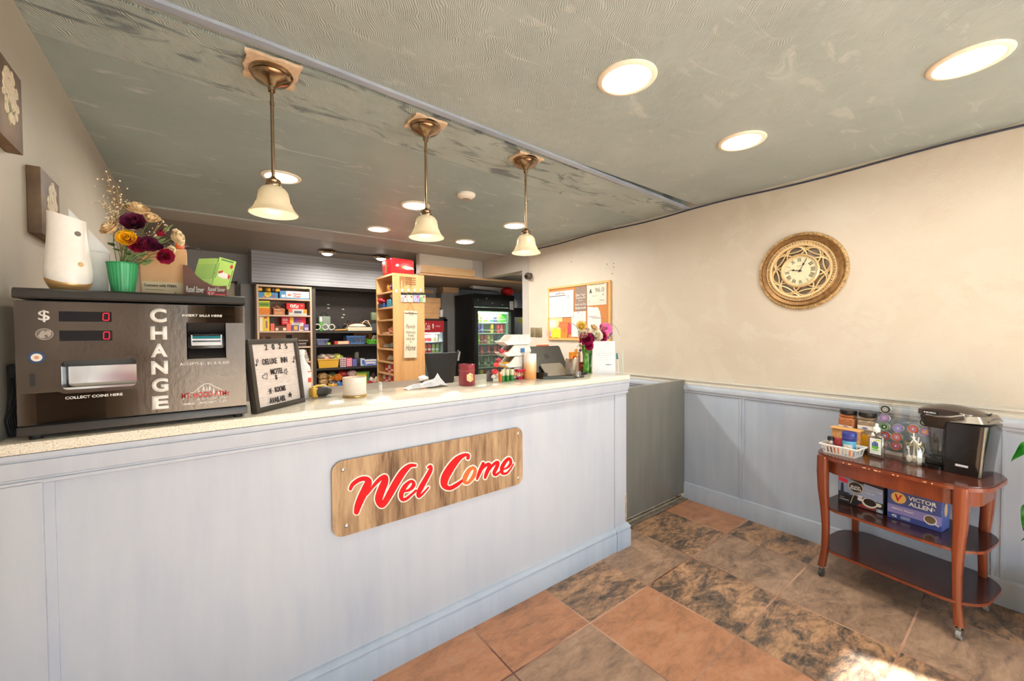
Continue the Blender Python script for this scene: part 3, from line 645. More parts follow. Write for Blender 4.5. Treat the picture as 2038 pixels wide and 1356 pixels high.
# ---------------------------------------------------------------- canvases on the left wall
def canvas(y0, z0, w, h, label, seed):
    t = thing('canvas_picture', label, 'picture', (XL, y0, z0), 0, 'flower canvases on the left wall')
    k = NT('canvas_print_ground'); k.pbr(k.ramp(k.noise(k.coord(), 9, 3), [(.35, rgb(84, 64, 46)), (.65, rgb(124, 98, 68))]), .6)
    q = MB(); q.bbox((.001, 0, 0), (.032, w, h), .002); q.part('canvas', k.m, t)
    rr = random.Random(seed); q = MB()
    for i in range(60):
        a = rr.uniform(0, 6.28); r = math.sqrt(rr.random()); cy, cz = w*.56+.052*r*math.cos(a), h*.60+.065*r*math.sin(a); s_ = rr.uniform(.011, .017)
        q.prism([(cy+s_*math.cos(b)*rr.uniform(.7, 1), cz+s_*math.sin(b)*rr.uniform(.7, 1)) for b in [i_*.785 for i_ in range(8)]], .0318, .0335+i*.00002, 'x')
    q.part('painted_blossom', M((212, 194, 164), .6, var=.14, scale=120), t)
    q = MB()
    for a in ((.10, .10, .9), (.14, .06, 1.6), (.17, .09, 2.3)):
        c, s_ = math.cos(a[2]), math.sin(a[2]); L = .05
        q.prism([(a[0]-.03+L*(u*c)-v*s_, a[1]-.02+L*(u*s_)+v*c) for u, v in ((0, 0), (.4, -.012), (.9, -.008), (1.2, 0), (.9, .01), (.4, .013))], .0318, .0326, 'x')
    q.part('painted_leaf', M((138, 140, 88), .6, var=.15), t)
canvas(1.955, 1.725, .213, .213, 'small square flower canvas on the left wall behind the air freshener', 1)
canvas(1.585, 1.918, .213, .215, 'larger looking flower canvas cut by the left edge of the photo, high on the wall', 2)

# ---------------------------------------------------------------- on top of the change machine
ZT = MZ1
t = thing('air_freshener', 'white waisted air freshener dispenser with gold base on the change machine', 'air freshener', (-.302, 1.72, ZT)); t.scale = (.93, .93, .98)
def waist(r): return r
prof = [(.050, .022), (.0535, .04), (.054, .06), (.050, .10), (.0455, .14), (.0435, .17), (.0425, .20), (.0425, .222)]
q = MB(); n = 40; vs = []; fs = []
def gtop(a): return .036 - .016*math.cos(a-R(-60))
for i in range(n):
    a = 2*math.pi*i/n
def rad(z):
    for (r0_, z0_), (r1_, z1_) in zip(prof, prof[1:]):
        if z0_ <= z <= z1_: return r0_+(r1_-r0_)*(z-z0_)/(z1_-z0_)
    return prof[0][0] if z < prof[0][1] else prof[-1][0]
q.grid(lambda u, v: (lambda a: (lambda z: (rad(z)*math.cos(a), rad(z)*math.sin(a)*.9, z))(gtop(a)+(.222-.012*math.cos(a-R(-20))*1-gtop(a))*v))(2*math.pi*u), n, 16)
q.add([(.0425*math.cos(2*math.pi*i/n)*.96, .0425*math.sin(2*math.pi*i/n)*.86, .219-.012*math.cos(2*math.pi*i/n-R(-20))) for i in range(n)], [tuple(range(n))])
q.part('shell', M((242, 236, 226), .32), t, 60)
q = MB(); q.grid(lambda u, v: (lambda a: (lambda z, r: (r*math.cos(a), r*math.sin(a)*.9, z))(gtop(a)*v, (.036+.0165*math.sin(v*1.571))*1.0))(2*math.pi*u), n, 8); q.add([(.036*math.cos(2*math.pi*i/n), .0324*math.sin(2*math.pi*i/n), 0) for i in range(n)], [tuple(range(n))])
q.part('gold_base', M((206, 162, 102), .3, .4), t, 60)
ang = R(-50)
for nm, z, r, c in (('nozzle', .168, .0085, (120, 112, 104)), ('badge', .078, .0075, (212, 176, 118))):
    q = MB(); rr_ = rad(z)-.0025; cx, cy = rr_*math.cos(ang), rr_*math.sin(ang)*.9
    q.cyl((cx, cy, z), (cx+.0042*math.cos(ang), cy+.0042*math.sin(ang), z), r, r*.8, 20); q.part(nm, M(c, .35), t)
# folded white paper sleeve leaning behind
t = thing('document_holder', 'white folded card holder standing behind the air freshener on the machine', 'holder', (-.300, 1.80, ZT)); t.scale = (.85, 1, 1.12)
q = MB(); q.add([(-.02, .06, .235), (.085, .03, .125), (.085, .03, 0), (-.02, .06, 0)], [(0, 1, 2, 3)]); q.prism([(-.02, 0), (.085, 0), (.085, .125), (-.02, .235)], .028, .031, 'y'); q.part('back_card', m_paper, t)
q = MB(); q.bbox((-.02, 0, 0), (.083, .026, .118), .001); q.part('pocket', M((226, 224, 216), .6), t)
# green vase with ribs
t = thing('flower_vase', 'green ribbed tapered vase on top of the change machine', 'vase', (-.190, 1.745, ZT))
def greenvase():
    k = NT('green_glazed_plastic'); k.pbr(k.ramp(k.noise(k.coord((1, 1, .3)), 18, 3), [(.3, rgb(28, 128, 76)), (.7, rgb(62, 168, 104))]), .35); return k.m
q = MB(); n = 96
def vr(z, a): return (.0265+.0105*(z/.094))*(1+.018*math.cos(a*24))
q.grid(lambda u, v: (vr(.094*v, 2*math.pi*u)*math.cos(2*math.pi*u), vr(.094*v, 2*math.pi*u)*math.sin(2*math.pi*u), .094*v), n, 6)
q.grid(lambda u, v: ((.034-.004*v)*math.cos(2*math.pi*u), (.034-.004*v)*math.sin(2*math.pi*u), .094-.02*v), 48, 2)
q.add([(.0265*math.cos(i*.2618), .0265*math.sin(i*.2618), 0) for i in range(24)], [tuple(range(24))]); q.add([(.030*math.cos(i*.2618), .030*math.sin(i*.2618), .074) for i in range(24)], [tuple(range(24))])
q.part('body', greenvase(), t, 60)
q = MB(); q.lathe([(.0345, .092), (.0385, .0935), (.0385, .0965), (.0345, .097), (.0345, .092)], n=48, cap=False); q.part('rim', M((40, 150, 92), .35), t)
def petal_m(c, c2=None):
    k = NT('petal'); c2 = c2 or tuple(x*.72 for x in c)
    k.pbr(k.ramp(k.noise(k.coord(), 70, 3), [(.3, rgb(c2)), (.7, rgb(c))]), .55); return k.m
PM = {'cream': petal_m((244, 218, 172), (222, 184, 130)), 'ivory': petal_m((248, 232, 200), (226, 200, 150)), 'plum': petal_m((112, 24, 62), (62, 12, 42)), 'crimson': petal_m((170, 18, 56), (96, 10, 38)), 'yellow': petal_m((252, 200, 24), (230, 158, 10)), 'pink': petal_m((236, 110, 176), (206, 60, 140)), 'magenta': petal_m((190, 24, 92), (132, 12, 60)), 'purple': petal_m((120, 84, 190), (84, 54, 150)), 'lemon': petal_m((250, 222, 130), (232, 196, 90)), 'white': petal_m((250, 244, 226), (232, 220, 190))}
m_stem = M((96, 116, 52), .6, var=.15); m_leaf = M((74, 96, 40), .6, var=.2); m_stemb = M((150, 126, 82), .7)
def flower(label, base, head, dirv, r, colr, kind='rose', leaves=1, group='cut flowers in the green vase'):
    """a single stem: stalk, leaves, calyx and a layered head of curled petals"""
    base = Vector(base); head = Vector(head); d = Vector(dirv).normalized()
    t = thing({'rose': 'rose', 'daisy': 'gerbera_daisy', 'carn': 'carnation', 'bud': 'rosebud'}[kind], label, 'flower', base, 0, group)
    hl = head-base; midp = hl*.55+Vector((0, 0, .012))
    q = MB(); q.tube([(0, 0, 0), hl*.3, midp, hl-d*r*.5], .0013, 6); q.part('stem', m_stem, t)
    rot = d.to_track_quat('Z', 'Y').to_matrix().to_4x4()
    T = Matrix.Translation(hl) @ rot
    q = MB(); q.T = T; q.lathe([(.0001, -r*.75), (r*.3, -r*.6), (r*.42, -r*.3)], n=10, cap=False); q.part('calyx', m_stem, t)
    q = MB(); q.T = T; rr = random.Random(sum(map(ord, label)))
    if kind == 'daisy':
        for L in range(2):
            for i in range(16):
                a = 2*math.pi*i/16+L*.2; c, s_ = math.cos(a), math.sin(a); ln = r*(1-.15*L)
                q.add([(c*r*.15-s_*r*.05, s_*r*.15+c*r*.05, L*.002), (c*r*.15+s_*r*.05, s_*r*.15-c*r*.05, L*.002), (c*ln*.7+s_*r*.13, s_*ln*.7-c*r*.13, .003+L*.002), (c*ln, s_*ln, L*.003), (c*ln*.7-s_*r*.13, s_*ln*.7+c*r*.13, .003+L*.002)], [(0, 1, 2, 3, 4)])
        q.part('petals', PM[colr], t, 60); q = MB(); q.T = T; q.lathe([(r*.22, 0), (r*.2, .005), (.0001, .006)], n=12, cap=False); q.part('centre', M((110, 50, 40), .7), t); return t
    layers = {'rose': ((.22, 1.0, 3), (.42, .96, 4), (.62, .86, 5), (.80, .70, 6), (1.0, .5, 6)), 'carn': ((.3, .8, 6), (.55, .8, 8), (.8, .7, 10), (1.0, .5, 11)), 'bud': ((.25, 1.5, 3), (.42, 1.45, 3), (.55, 1.3, 3))}[kind]
    for li, (rad_, hgt, cnt) in enumerate(layers):
        for i in range(cnt):
            a0 = 2*math.pi*i/cnt + li*.7 + rr.uniform(-.1, .1); wdt = 2*math.pi/cnt*.72; fl = rr.uniform(.85, 1.15); jag = .08 if kind == 'carn' else .0
            def fn(u, v, a0=a0, wdt=wdt, rad_=rad_, hgt=hgt, fl=fl, jag=jag, li=li):
                a = a0+(u-.5)*2*wdt*(1-.25*v*v); zz = -.55+(hgt*.85+.5)*v - (.14*max(0, v-.7)/.3 if li > 1 else 0)
                rr2 = rad_*(.35+.65*math.sin(min(1, v*1.15)*1.5708)) + (.16*max(0, v-.65)/.35*fl if li > 1 else 0)
                rr2 *= 1+.05*math.sin(u*9+a0*3)+jag*math.sin(u*40)
                edge = (1-abs(2*u-1)**3*.25); return (rr2*r*math.cos(a)*1.0, rr2*r*math.sin(a), zz*r*edge)
            q.grid(fn, 5, 5)
    q.part('petals', PM[colr], t, 80)
    for i in range(leaves):
        q = MB(); p = hl*(.55+.15*i); a = rr.uniform(0, 6.28); ln = r*1.5; dx = Vector((math.cos(a), math.sin(a), .25))*ln; sd = Vector((-math.sin(a), math.cos(a), 0))*ln*.25
        q.add([p, p+dx*.4+sd, p+dx*.75+sd*.8, p+dx-Vector((0, 0, .004)), p+dx*.75-sd*.8, p+dx*.4-sd, p+dx*.5+Vector((0, 0, .003))], [(0, 1, 6), (1, 2, 6), (2, 3, 6), (3, 4, 6), (4, 5, 6), (5, 0, 6)]); q.part('leaf', m_leaf, t)
    return t
VB = Vector((-.190, 1.745, ZT+.078))
def vhead(px, py, dy=0): return P(px, py, 'y', 1.735+dy)
for lab, px, py, dy, r, c, kd, nl, dv in (
    ('cream rose at the top of the bunch in the green vase', 273, 417, .005, .0215, 'cream', 'rose', 1, (.1, -.6, 1)),
    ('small ruffled cream rose right of the top cream rose', 300, 434, .01, .017, 'cream', 'carn', 1, (.3, -.7, .8)),
    ('dark plum rose just under the top cream rose', 265, 442, -.012, .021, 'plum', 'rose', 1, (-.1, -1, .4)),
    ('cream rose drooping at the left side of the bunch', 219, 454, .0, .0185, 'cream', 'rose', 1, (-.7, -.6, .6)),
    ('bright yellow rosebud low on the left of the bunch', 252, 474, -.02, .0165, 'yellow', 'rose', 1, (-.1, -1, .2)),
    ('dark crimson rose low in the middle of the bunch', 275, 488, -.016, .0165, 'crimson', 'rose', 2, (0, -1, .1)),
    ('plum rose beside the low crimson rose', 297, 486, -.014, .0165, 'plum', 'rose', 2, (.3, -1, .1)),
    ('deep plum rosebud at the right of the low middle roses', 312, 490, -.01, .0125, 'plum', 'bud', 1, (.6, -.7, -.3)),
    ('small crimson rosebud in the upper right of the bunch', 315, 467, .0, .0125, 'crimson', 'bud', 1, (.8, -.5, .5)),
    ('large ivory rose leaning out at the right of the bunch', 352, 473, -.004, .019, 'ivory', 'rose', 2, (.9, -.5, .2)),
    ('little cream carnation under the large ivory rose', 340, 497, -.004, .009, 'ivory', 'carn', 0, (.6, -.8, -.2)),
    ('dark red rose hanging over the cardboard box', 329, 510, -.02, .0165, 'crimson', 'rose', 1, (.4, -.9, -.3))):
    flower(lab, VB+Vector((random.uniform(-.012, .012), random.uniform(-.01, .01), 0)), vhead(px, py, dy), dv, r*1.3, c, kd, nl)
def babys_breath(label, base, tips, spread, n, group, br=.0021):
    base = Vector(base); t = thing('babys_breath', label, 'flower', base, 0, group); rr = random.Random(n+len(label)); q = MB(); f = MB()
    for tip in tips:
        tv = Vector(tip)-base; q.tube([(0, 0, 0), tv*.5+Vector((.004, 0, .006)), tv], .0009, 5)
        for i in range(n):
            s_ = rr.uniform(.45, 1.0); o = tv*s_; e = o+Vector((rr.gauss(0, spread), rr.gauss(0, spread*.7), rr.gauss(spread*.3, spread)))
            q.tube([o, (o+e)/2+Vector((0, 0, .003)), e], .00035, 3); f.ball(e, br*rr.uniform(.6, 1.25), 6, 4)
    q.part('stems', m_stemb, t); f.part('blossoms', M((240, 218, 178), .7, var=.12, scale=90), t)
babys_breath('tall dried baby\'s breath sprig rising above the cream roses', VB, [P(215, 350, 'y', 1.75), P(232, 372, 'y', 1.75), P(258, 395, 'y', 1.75), P(250, 405, 'y', 1.74)], .013, 38, 'dried sprigs in the green vase')
babys_breath('shorter dried sprig at the far left of the green vase', VB, [P(205, 400, 'y', 1.74), P(222, 410, 'y', 1.74), P(228, 425, 'y', 1.74)], .009, 24, 'dried sprigs in the green vase')
babys_breath('small dried sprig between the small cream rose and the ivory rose', VB, [P(325, 440, 'y', 1.73), P(330, 455, 'y', 1.73)], .008, 22, 'dried sprigs in the green vase')
for i, (px, py) in enumerate(((335, 455), (322, 480), (290, 500), (262, 505), (242, 508), (300, 520))):
    base = VB+Vector((.003*i-.008, -.005, 0)); tv = P(px, py, 'y', 1.735)-base
    q = MB(); q.tube([(0, 0, 0), tv*.5+Vector((0, -.004, .008)), tv], .0016, 6); sd = Vector((0, -.003, .010))
    q.add([tv*.6, tv*.75+sd, tv*.95+sd*.8, tv*1.12, tv*.95-sd*.6, tv*.75-sd*.8], [(0, 1, 2, 3, 4, 5)])
    single('foliage_stem', 'bare green leafy stem %s in the green vase' % ('tilting right, topmost', 'tilting right, under the small bud', 'bending low to the right', 'upright in the middle', 'upright at the left', 'lowest, drooping over the rim')[i], 'stem', q, m_stem, base, group='leafy stems in the green vase')
# ---- cardboard box with printed strip
def carton(name, label, cat, x0, x1, z0, z1, y, d, col, prints=(), words=(), group=None, rz=0, org=None, rough=.55, parent_label=None):
    """printed box; local frame: front face at y = 0, x to the right; prints are (x0, z0, x1, z1, colour) in fractions of the face"""
    cx = (x0+x1)/2; w = x1-x0; h = z1-z0
    t = thing(name, label, cat, org if org else (cx, y, z0), rz, group)
    q = MB(); q.bbox((-w/2, 0, 0), (w/2, d, h), min(.0015, h*.1), 1); q.part('carton', M(col, rough, var=.05) if isinstance(col, tuple) else col, t)
    for i, (a, b, c, e, cc) in enumerate(prints):
        q = MB(); q.box((-w/2+w*a, -.0006-.00012*i, h*b), (-w/2+w*c, .0002, h*e)); q.part('printed_panel', M(cc, rough), t)
    for (s_, fx, fz, fw_, fh, cc, *rest) in words:
        text(s_, M(cc, .5), t, (-w/2+w*fx, -.0006-.00012*(len(prints)+2), h*fz), w=w*fw_, h=h*fh if fh else None, bold=rest[0] if rest else .01, shear=rest[1] if len(rest) > 1 else 0)
    return t
m_card = M((206, 160, 112), .75, var=.06, scale=12)
t = carton('cardboard_box', 'open brown cardboard box with a printed strip standing behind the green vase', 'box', -.155, -.035, ZT, ZT+.166, 1.80, .09, m_card, [(.04, .0, 1.0, .30, (206, 186, 150))], [('Connect with FEMA', .42, .225, .70, .055, (90, 80, 66), .03), ('______________', .30, .14, .4, .01, (150, 136, 112)), ('&.~', .78, .08, .14, .05, (120, 106, 84))])
q = MB(); q.T = Matrix.Translation((0, 0, 0))
t2 = thing('tinsel_sprig', 'black feathery tinsel sprig with silver tips poking out behind the ivory rose', 'decoration', (-.060, 1.845, ZT+.167))
q = MB(); f = MB(); rr = random.Random(3)
for i in range(46):
    a = rr.uniform(-.5, 3.5); L = rr.uniform(.02, .042); e = Vector((L*math.cos(a)*.9, rr.uniform(-.012, .012), L*abs(math.sin(a))*.8+.004)); (q if i % 2 else f).tube([(0, 0, 0), e*.6+Vector((0, 0, .003)), e], .0007, 4)
q.tube([(0, 0, 0), (.03, 0, .014), (.055, 0, .015), (.068, 0, .004)], .0011, 5)
q.part('dark_fronds', m_black, t2); f.part('silver_fronds', M((210, 204, 196), .3, .6), t2)
q = MB(); q.bbox((-.012, -.01, 0), (.012, .01, .022), .004); single('candy_packet', 'small orange and red packet peeking over the cardboard box edge', 'packet', q, M((216, 92, 30), .4), (-.052, 1.82, ZT+.1675))
# ---- chocolate display tray with gift cards
t = thing('card_display', 'brown chocolate brand card display tray with sloped sides on the machine', 'display', (.008, 1.765, ZT)); t.scale = (1.46, 1.46, 1.72)
m_choc = M((98, 56, 34), .5); wv = .038
q = MB(); q.prism([(-.036, 0), (.006, 0), (.006, .030), (-.010, .042), (-.026, .062), (-.036, .063)], 0, .002, 'y'); q.part('side_panel', m_choc, t)
q = MB(); q.prism([(-.0362, 0), (.006, 0), (.006, .030), (-.010, .042), (-.026, .062), (-.0362, .063)], .04, .042, 'y'); q.part('side_panel', m_choc, t)
q = MB(); q.prism([(.006, 0), (.046, 0), (.046, .026), (.03, .024), (.018, .025), (.006, .031)], -.001, .001, 'y'); q.box((.0055, -.0012, 0), (.0072, .001, .031)); q.part('front_panel', M((112, 50, 36), .5), t)
q = MB(); q.box((.0075, -.0018, 0), (.0225, -.0005, .0125)); q.part('price_panel', M((206, 30, 40), .45), t)
q = MB(); q.prism([(.0225, .001), (.045, .001), (.042, .0045), (.045, .009), (.0225, .009)], -.0018, -.0005, 'y'); q.part('ribbon', M((214, 60, 66), .5), t)
q = MB(); q.box((-.036, 0, 0), (.046, .042, .002)); q.box((.044, 0, 0), (.046, .042, .026)); q.part('tray_floor', m_choc, t)
mw = M((244, 238, 226), .5)
text('Russell Stover', mw, t, (-.0145, -.001, .0155), w=.034, h=.012, bold=.01, shear=.35)
text('Russell Stover', mw, t, (.0262, -.0022, .0175), w=.034, h=.0085, bold=.01, shear=.35)
text('$1', mw, t, (.0135, -.0025, .0065), w=.008, h=.009, bold=.02); text('.00', mw, t, (.0195, -.0025, .009), w=.004, h=.0035)
text('GIVE HOLIDAY', mw, t, (.033, -.0024, .005), w=.018, h=.0028, bold=.02)
m_gc = M((176, 212, 96), .45)
base_loc = Vector((.012, 1.772, ZT+.034))
proto = thing('gift_card', 'x', 'card', base_loc, 0, 'green holiday cards fanned in the brown display')
proto.rotation_euler = (0, R(13), 0)
q = MB(); q.box((-.025, 0, -.0), (.025, .0008, .105)); q.part('card', m_gc, proto)
q = MB(); q.box((-.018, -.0004, .096), (.018, .0, .101)); q.box((.0205, -.0004, .01), (.0228, 0, .07)); q.box((-.0225, -.0004, .03), (-.0205, 0, .085)); q.part('printed_border', M((70, 130, 60), .5), proto)
q = MB(); q.T = Matrix.Diagonal((1.4, 1, 1.4, 1)) @ Matrix.Translation((0, 0, .004)); q.prism([(-.012, .028), (-.004, .036), (.006, .034), (.012, .03), (.010, .022), (.0, .02), (-.010, .022)], -.0006, 0, 'y'); q.part('printed_figure', M((240, 232, 222), .5), proto)
q = MB(); q.T = Matrix.Diagonal((1.3, 1, 1.35, 1)) @ Matrix.Translation((0, 0, .004)); q.prism([(-.014, .036), (-.004, .042), (-.004, .036), (-.012, .031)], -.0007, 0, 'y'); q.prism([(.009, .036), (.015, .032), (.013, .022), (.0095, .024)], -.0007, 0, 'y'); q.prism([(.008, .056), (.012, .064), (.016, .056), (.012, .050)], -.0007, 0, 'y'); q.part('printed_figure', M((196, 30, 40), .5), proto)
NC = 16
for i in range(NC):
    lab = 'green holiday card with red and white print, frontmost of the fanned cards' if i == NC-1 else 'green holiday card edge in the fan, %s from the left' % ('first second third fourth fifth sixth seventh eighth ninth tenth eleventh twelfth thirteenth fourteenth fifteenth'.split()[i])
    loc = base_loc+Vector((-.012+.0034*i, .050-.003*i, .0))
    if i == NC-1: proto.location = base_loc+Vector((.046, .001, .004)); proto['label'] = lab
    else: o = dup(proto, loc, None, lab)
# power adapter and cable bundle at the left end
t = thing('cable_bundle', 'tangle of black cables and adapter at the far left end of countertop', 'cables', (-.40, 1.70, CT))
q = MB()
for i in range(7):
    rr = random.Random(i); q.tube([(-.018+.003*i, .01+.004*i, .003), (-.022+.002*i, .0+.006*i, .05+.01*i), (-.012+rr.uniform(-.008, .01), .02, .11+.012*i), (-.02, .05, .17), (-.022, .09, .10)], .0032, 6)
q.part('cable', m_black, t)
q = MB(); q.bbox((-.027, .03, 0), (.006, .10, .20), .006); q.part('adapter', m_blackm, t)
# ---------------------------------------------------------------- letter board
t = thing('letter_board', 'black framed felt letter board with movable letters leaning on the countertop', 'sign', (.151, 1.656, CT+.0008), R(43.6))
t.rotation_euler = (R(-7), 0, R(43.6)); BW, BH = .255, .262
mfr = M((64, 58, 50), .45)
q = MB(); f = .017
for a, b in (((0, 0, 0), (BW, .022, f)), ((0, 0, BH-f), (BW, .022, BH)), ((0, 0, f), (f, .022, BH-f)), ((BW-f, 0, f), (BW, .022, BH-f))): q.bbox(a, b, .0015)
q.part('frame', mfr, t)
q = MB(); q.box((f, .010, f), (BW-f, .020, BH-f)); nr = 38
for i in range(nr): z = f+(BH-2*f)*(i+.5)/nr; q.prism([(.0100, z-.0022), (.0068, z-.0008), (.0068, z+.0008), (.0100, z+.0022)], f, BW-f, 'x')
q.part('felt_panel', M((226, 214, 206), .75), t)
q = MB(); q.box((0, .0222, 0), (BW, .024, BH)); q.part('back_panel', m_black, t)
ml = M((34, 30, 28), .5)
def lb(s, u, v, w, h): text(s, ml, t, (BW*u, .0058, BH*(1-v)), w=w, h=h, bold=.012, ex=.0014)
for s_, u, v in (('2', .335, .115), ('0', .475, .115), ('2', .61, .11), ('5', .745, .115)): lb(s_, u, v, .0125, .021)
q = MB()
for u in (.13, .885):
    x, z = BW*u, BH*(.69 if u < .5 else .685); q.tube([(x-.006, .006, z-.012), (x-.003, .006, z-.014), (x, .006, z-.011), (x, .006, z+.008), (x+.006, .006, z+.012), (x+.008, .006, z+.004), (x+.004, .006, z-.002)], .0011, 6); q.ball((x-.004, .006, z-.011), .0032, 8, 5)
q.part('music_note', ml, t)
lb('DELUXE', .375, .318, .071, .021); lb('INN', .665, .315, .034, .021); lb('MOTEL', .49, .468, .064, .021); lb('$', .46, .555, .0095, .019)
lb('ROOMS', .51, .728, .056, .020); lb('AVAILABL', .435, .87, .083, .021)
q = MB(); x, z = BW*.255, BH*(1-.52); hp = [(0, -.013), (-.012, 0), (-.012, .007), (-.006, .010), (0, .005), (.006, .010), (.012, .007), (.012, 0)]
ca, sa = math.cos(.5), math.sin(.5); q.tube([(x+a*ca-b*sa, .006, z+a*sa+b*ca) for a, b in hp], .0011, 6, True); q.part('heart', ml, t)
def star(x, z, r, a0=0): return [(x+(r if i % 2 == 0 else r*.42)*math.sin(a0+i*math.pi/5), z+(r if i % 2 == 0 else r*.42)*math.cos(a0+i*math.pi/5)) for i in range(10)]
q = MB(); q.tube([(a, .006, b) for a, b in star(BW*.675, BH*(1-.49), .0125, .4)], .0011, 6, True); q.part('star', ml, t, label='outlined star')
q = MB(); q.prism(star(BW*.70, BH*(1-.845), .012, .1), .0045, .0066, 'y'); q.part('star', ml, t, label='solid star')
q = MB()
for a in (0, 60, 120): q.cyl((BW*.315-.010*math.cos(R(a)), .006, BH*(1-.735)-.012*math.sin(R(a))), (BW*.315+.010*math.cos(R(a)), .006, BH*(1-.735)+.012*math.sin(R(a))), .0012, n=6)
q.part('asterisk', ml, t)

# ---------------------------------------------------------------- things on the countertop
Z = CT
def on(px, py): return P(px, py, 'z', CT)
# candle jar with gold base (white)
c = on(706, 786); t = thing('candle', 'wide white drum candle with gold base ring on the countertop', 'candle', (.535, 1.845, Z)); t.scale = (1.1, 1.1, 1.1)
q = MB(); q.lathe([(.044, 0), (.046, .002), (.046, .008), (.043, .010)], n=48); q.part('gold_base', M((206, 176, 110), .25, .8), t)
q = MB(); q.lathe([(.0001, .010), (.0445, .010), (.0448, .075), (.0443, .0785), (.042, .0785), (.0415, .066), (.0001, .066)], n=48, cap=False); q.part('jar', M((246, 230, 212), .3), t)
q = MB(); q.cyl((.005, 0, .066), (.005, 0, .073), .001, n=6); q.part('wick', m_black, t)
mg = M((224, 190, 150), .5)
for i, w_ in enumerate((.6, .9, .8, 1, .7, .9, .5)):
    q = MB(); L = .46*w_; q.grid(lambda u, v: (.0452*math.sin(-.05+(u-.5)*L*1.7), -.0452*math.cos(-.05+(u-.5)*L*1.7), .058-.0052*i+v*.0011), 10, 1); q.part('print_line', mg, t)
# red candle jar with hexagonal label
t = thing('candle', 'dusty red glass jar candle with a gold six-sided label', 'candle', (1.115, 1.85, Z))
mr = GLASS((178, 60, 74), .06, .1, 'red_glass', .55)
q = MB(); q.lathe([(.036, 0), (.041, .002), (.043, .006), (.042, .105), (.0435, .108), (.0435, .112), (.041, .113), (.040, .106), (.0405, .01), (.0001, .008)], n=48, cap=False); q.part('jar', mr, t)
q = MB(); q.lathe([(.0001, .009), (.0385, .009), (.039, .072), (.0001, .072)], n=32, cap=False); q.part('wax', M((206, 76, 92), .5), t)
q = MB(); hx = [(0, .024), (.019, .014), (.019, -.014), (0, -.024), (-.019, -.014), (-.019, .014)]
def wrap(x, z, a0, r=.0436): return (r*math.sin(a0+x/r), -r*math.cos(a0+x/r), z)
ring = []
for i in range(6):
    a, b = hx[i], hx[(i+1) % 6]
    ring += [(a[0]+(b[0]-a[0])*k_/6, a[1]+(b[1]-a[1])*k_/6) for k_ in range(6)]
rings = [[wrap(x*s_, .045+z*s_, -.12) for x, z in ring] for s_ in (1, .75, .5, .25)]
q.add(sum(rings, [])+[wrap(0, .045, -.12)], [(j*36+i, j*36+(i+1) % 36, (j+1)*36+(i+1) % 36, (j+1)*36+i) for j in range(3) for i in range(36)]+[(108+i, 108+(i+1) % 36, 144) for i in range(36)])
q.part('hexagon_label', M((226, 184, 128), .35, .3), t, label='gold six-sided paper label')
q = MB(); q.tube([(.0442*math.cos(a*.2618), .0442*math.sin(a*.2618), .082+.002*math.sin(a*.26)) for a in range(24)], .0009, 5, True); q.part('cord', M((200, 140, 90), .7), t)
q = MB(); q.tube([wrap(.010*math.cos(a), .045+.012*math.sin(a), -.12, .0442) for a in [i*.5 for i in range(13)]], .0007, 4); q.part('label_emblem', M((140, 106, 60), .5), t)
# orange and white frosted tall glass candle
t = thing('candle', 'tall frosted glass candle fading from white to orange beside the tablet', 'candle', (1.56, 1.86, Z))
k = NT('ombre_frosted_glass'); tc = k.n('TexCoord'); sp = k.n('SeparateXYZ'); k.l(tc.outputs['Object'], sp.inputs[0])
k.pbr(k.ramp(k.math('MULTIPLY', sp.outputs[2], 6.5), [(.25, rgb(244, 176, 110)), (.55, rgb(246, 206, 160)), (.72, rgb(242, 232, 220))]), .3)
q = MB(); q.lathe([(.0001, 0), (.036, 0), (.038, .003), (.039, .147), (.0385, .15), (.037, .15), (.0365, .135), (.0001, .135)], n=40, cap=False); q.part('glass', k.m, t)
q = MB()
for i in range(5): q.add([wrap(.0-.001, .118-.012*i, .25, .0396), wrap(.002, .118-.012*i, .25, .0396), wrap(.002, .112-.012*i, .25, .0396), wrap(-.001, .112-.012*i, .25, .0396)], [(0, 1, 2, 3)])
q.part('vertical_print', M((130, 90, 60), .5), t)
# crumpled papers between the candles
def crumple(name, label, cx, cy, w, d, h, seed, rz=0, m=None, cat='paper'):
    rr = random.Random(seed); g = [[rr.random() for _ in range(12)] for _ in range(12)]
    q = MB()
    def fn(u, v): 
        i, j = int(round(u*9)), int(round(v*7)); edge = min(u, 1-u, v, 1-v)
        return ((u-.5)*w+(g[i][j]-.5)*w*.07, (v-.5)*d+(g[j][i]-.5)*d*.10, .001+h*g[i][j]*(.35+u*.65)*min(1, edge*6+.25))
    q.grid(fn, 9, 7); o = single(name, label, cat, q, m or m_paper, (cx, cy, CT), rz, smooth=None); return o
q = MB()
rr = random.Random(4); cols = 10; prf = [.004, .016, .022, .026, .024, .030, .034, .040, .062, .030, .002]
q.grid(lambda u, v: (-.115+.23*u, -.03+.06*v+.006*math.sin(u*17), .001+prf[int(round(u*10))]*(1-abs(2*v-1)**2*.8)*(1+.12*math.sin(v*14+u*9))), 10, 8)
single('crumpled_paper', 'long crumpled white paper lying on the countertop left of the red candle', 'paper', q, M((226, 226, 228), .7), (.905, 1.90, CT), R(4), smooth=None)
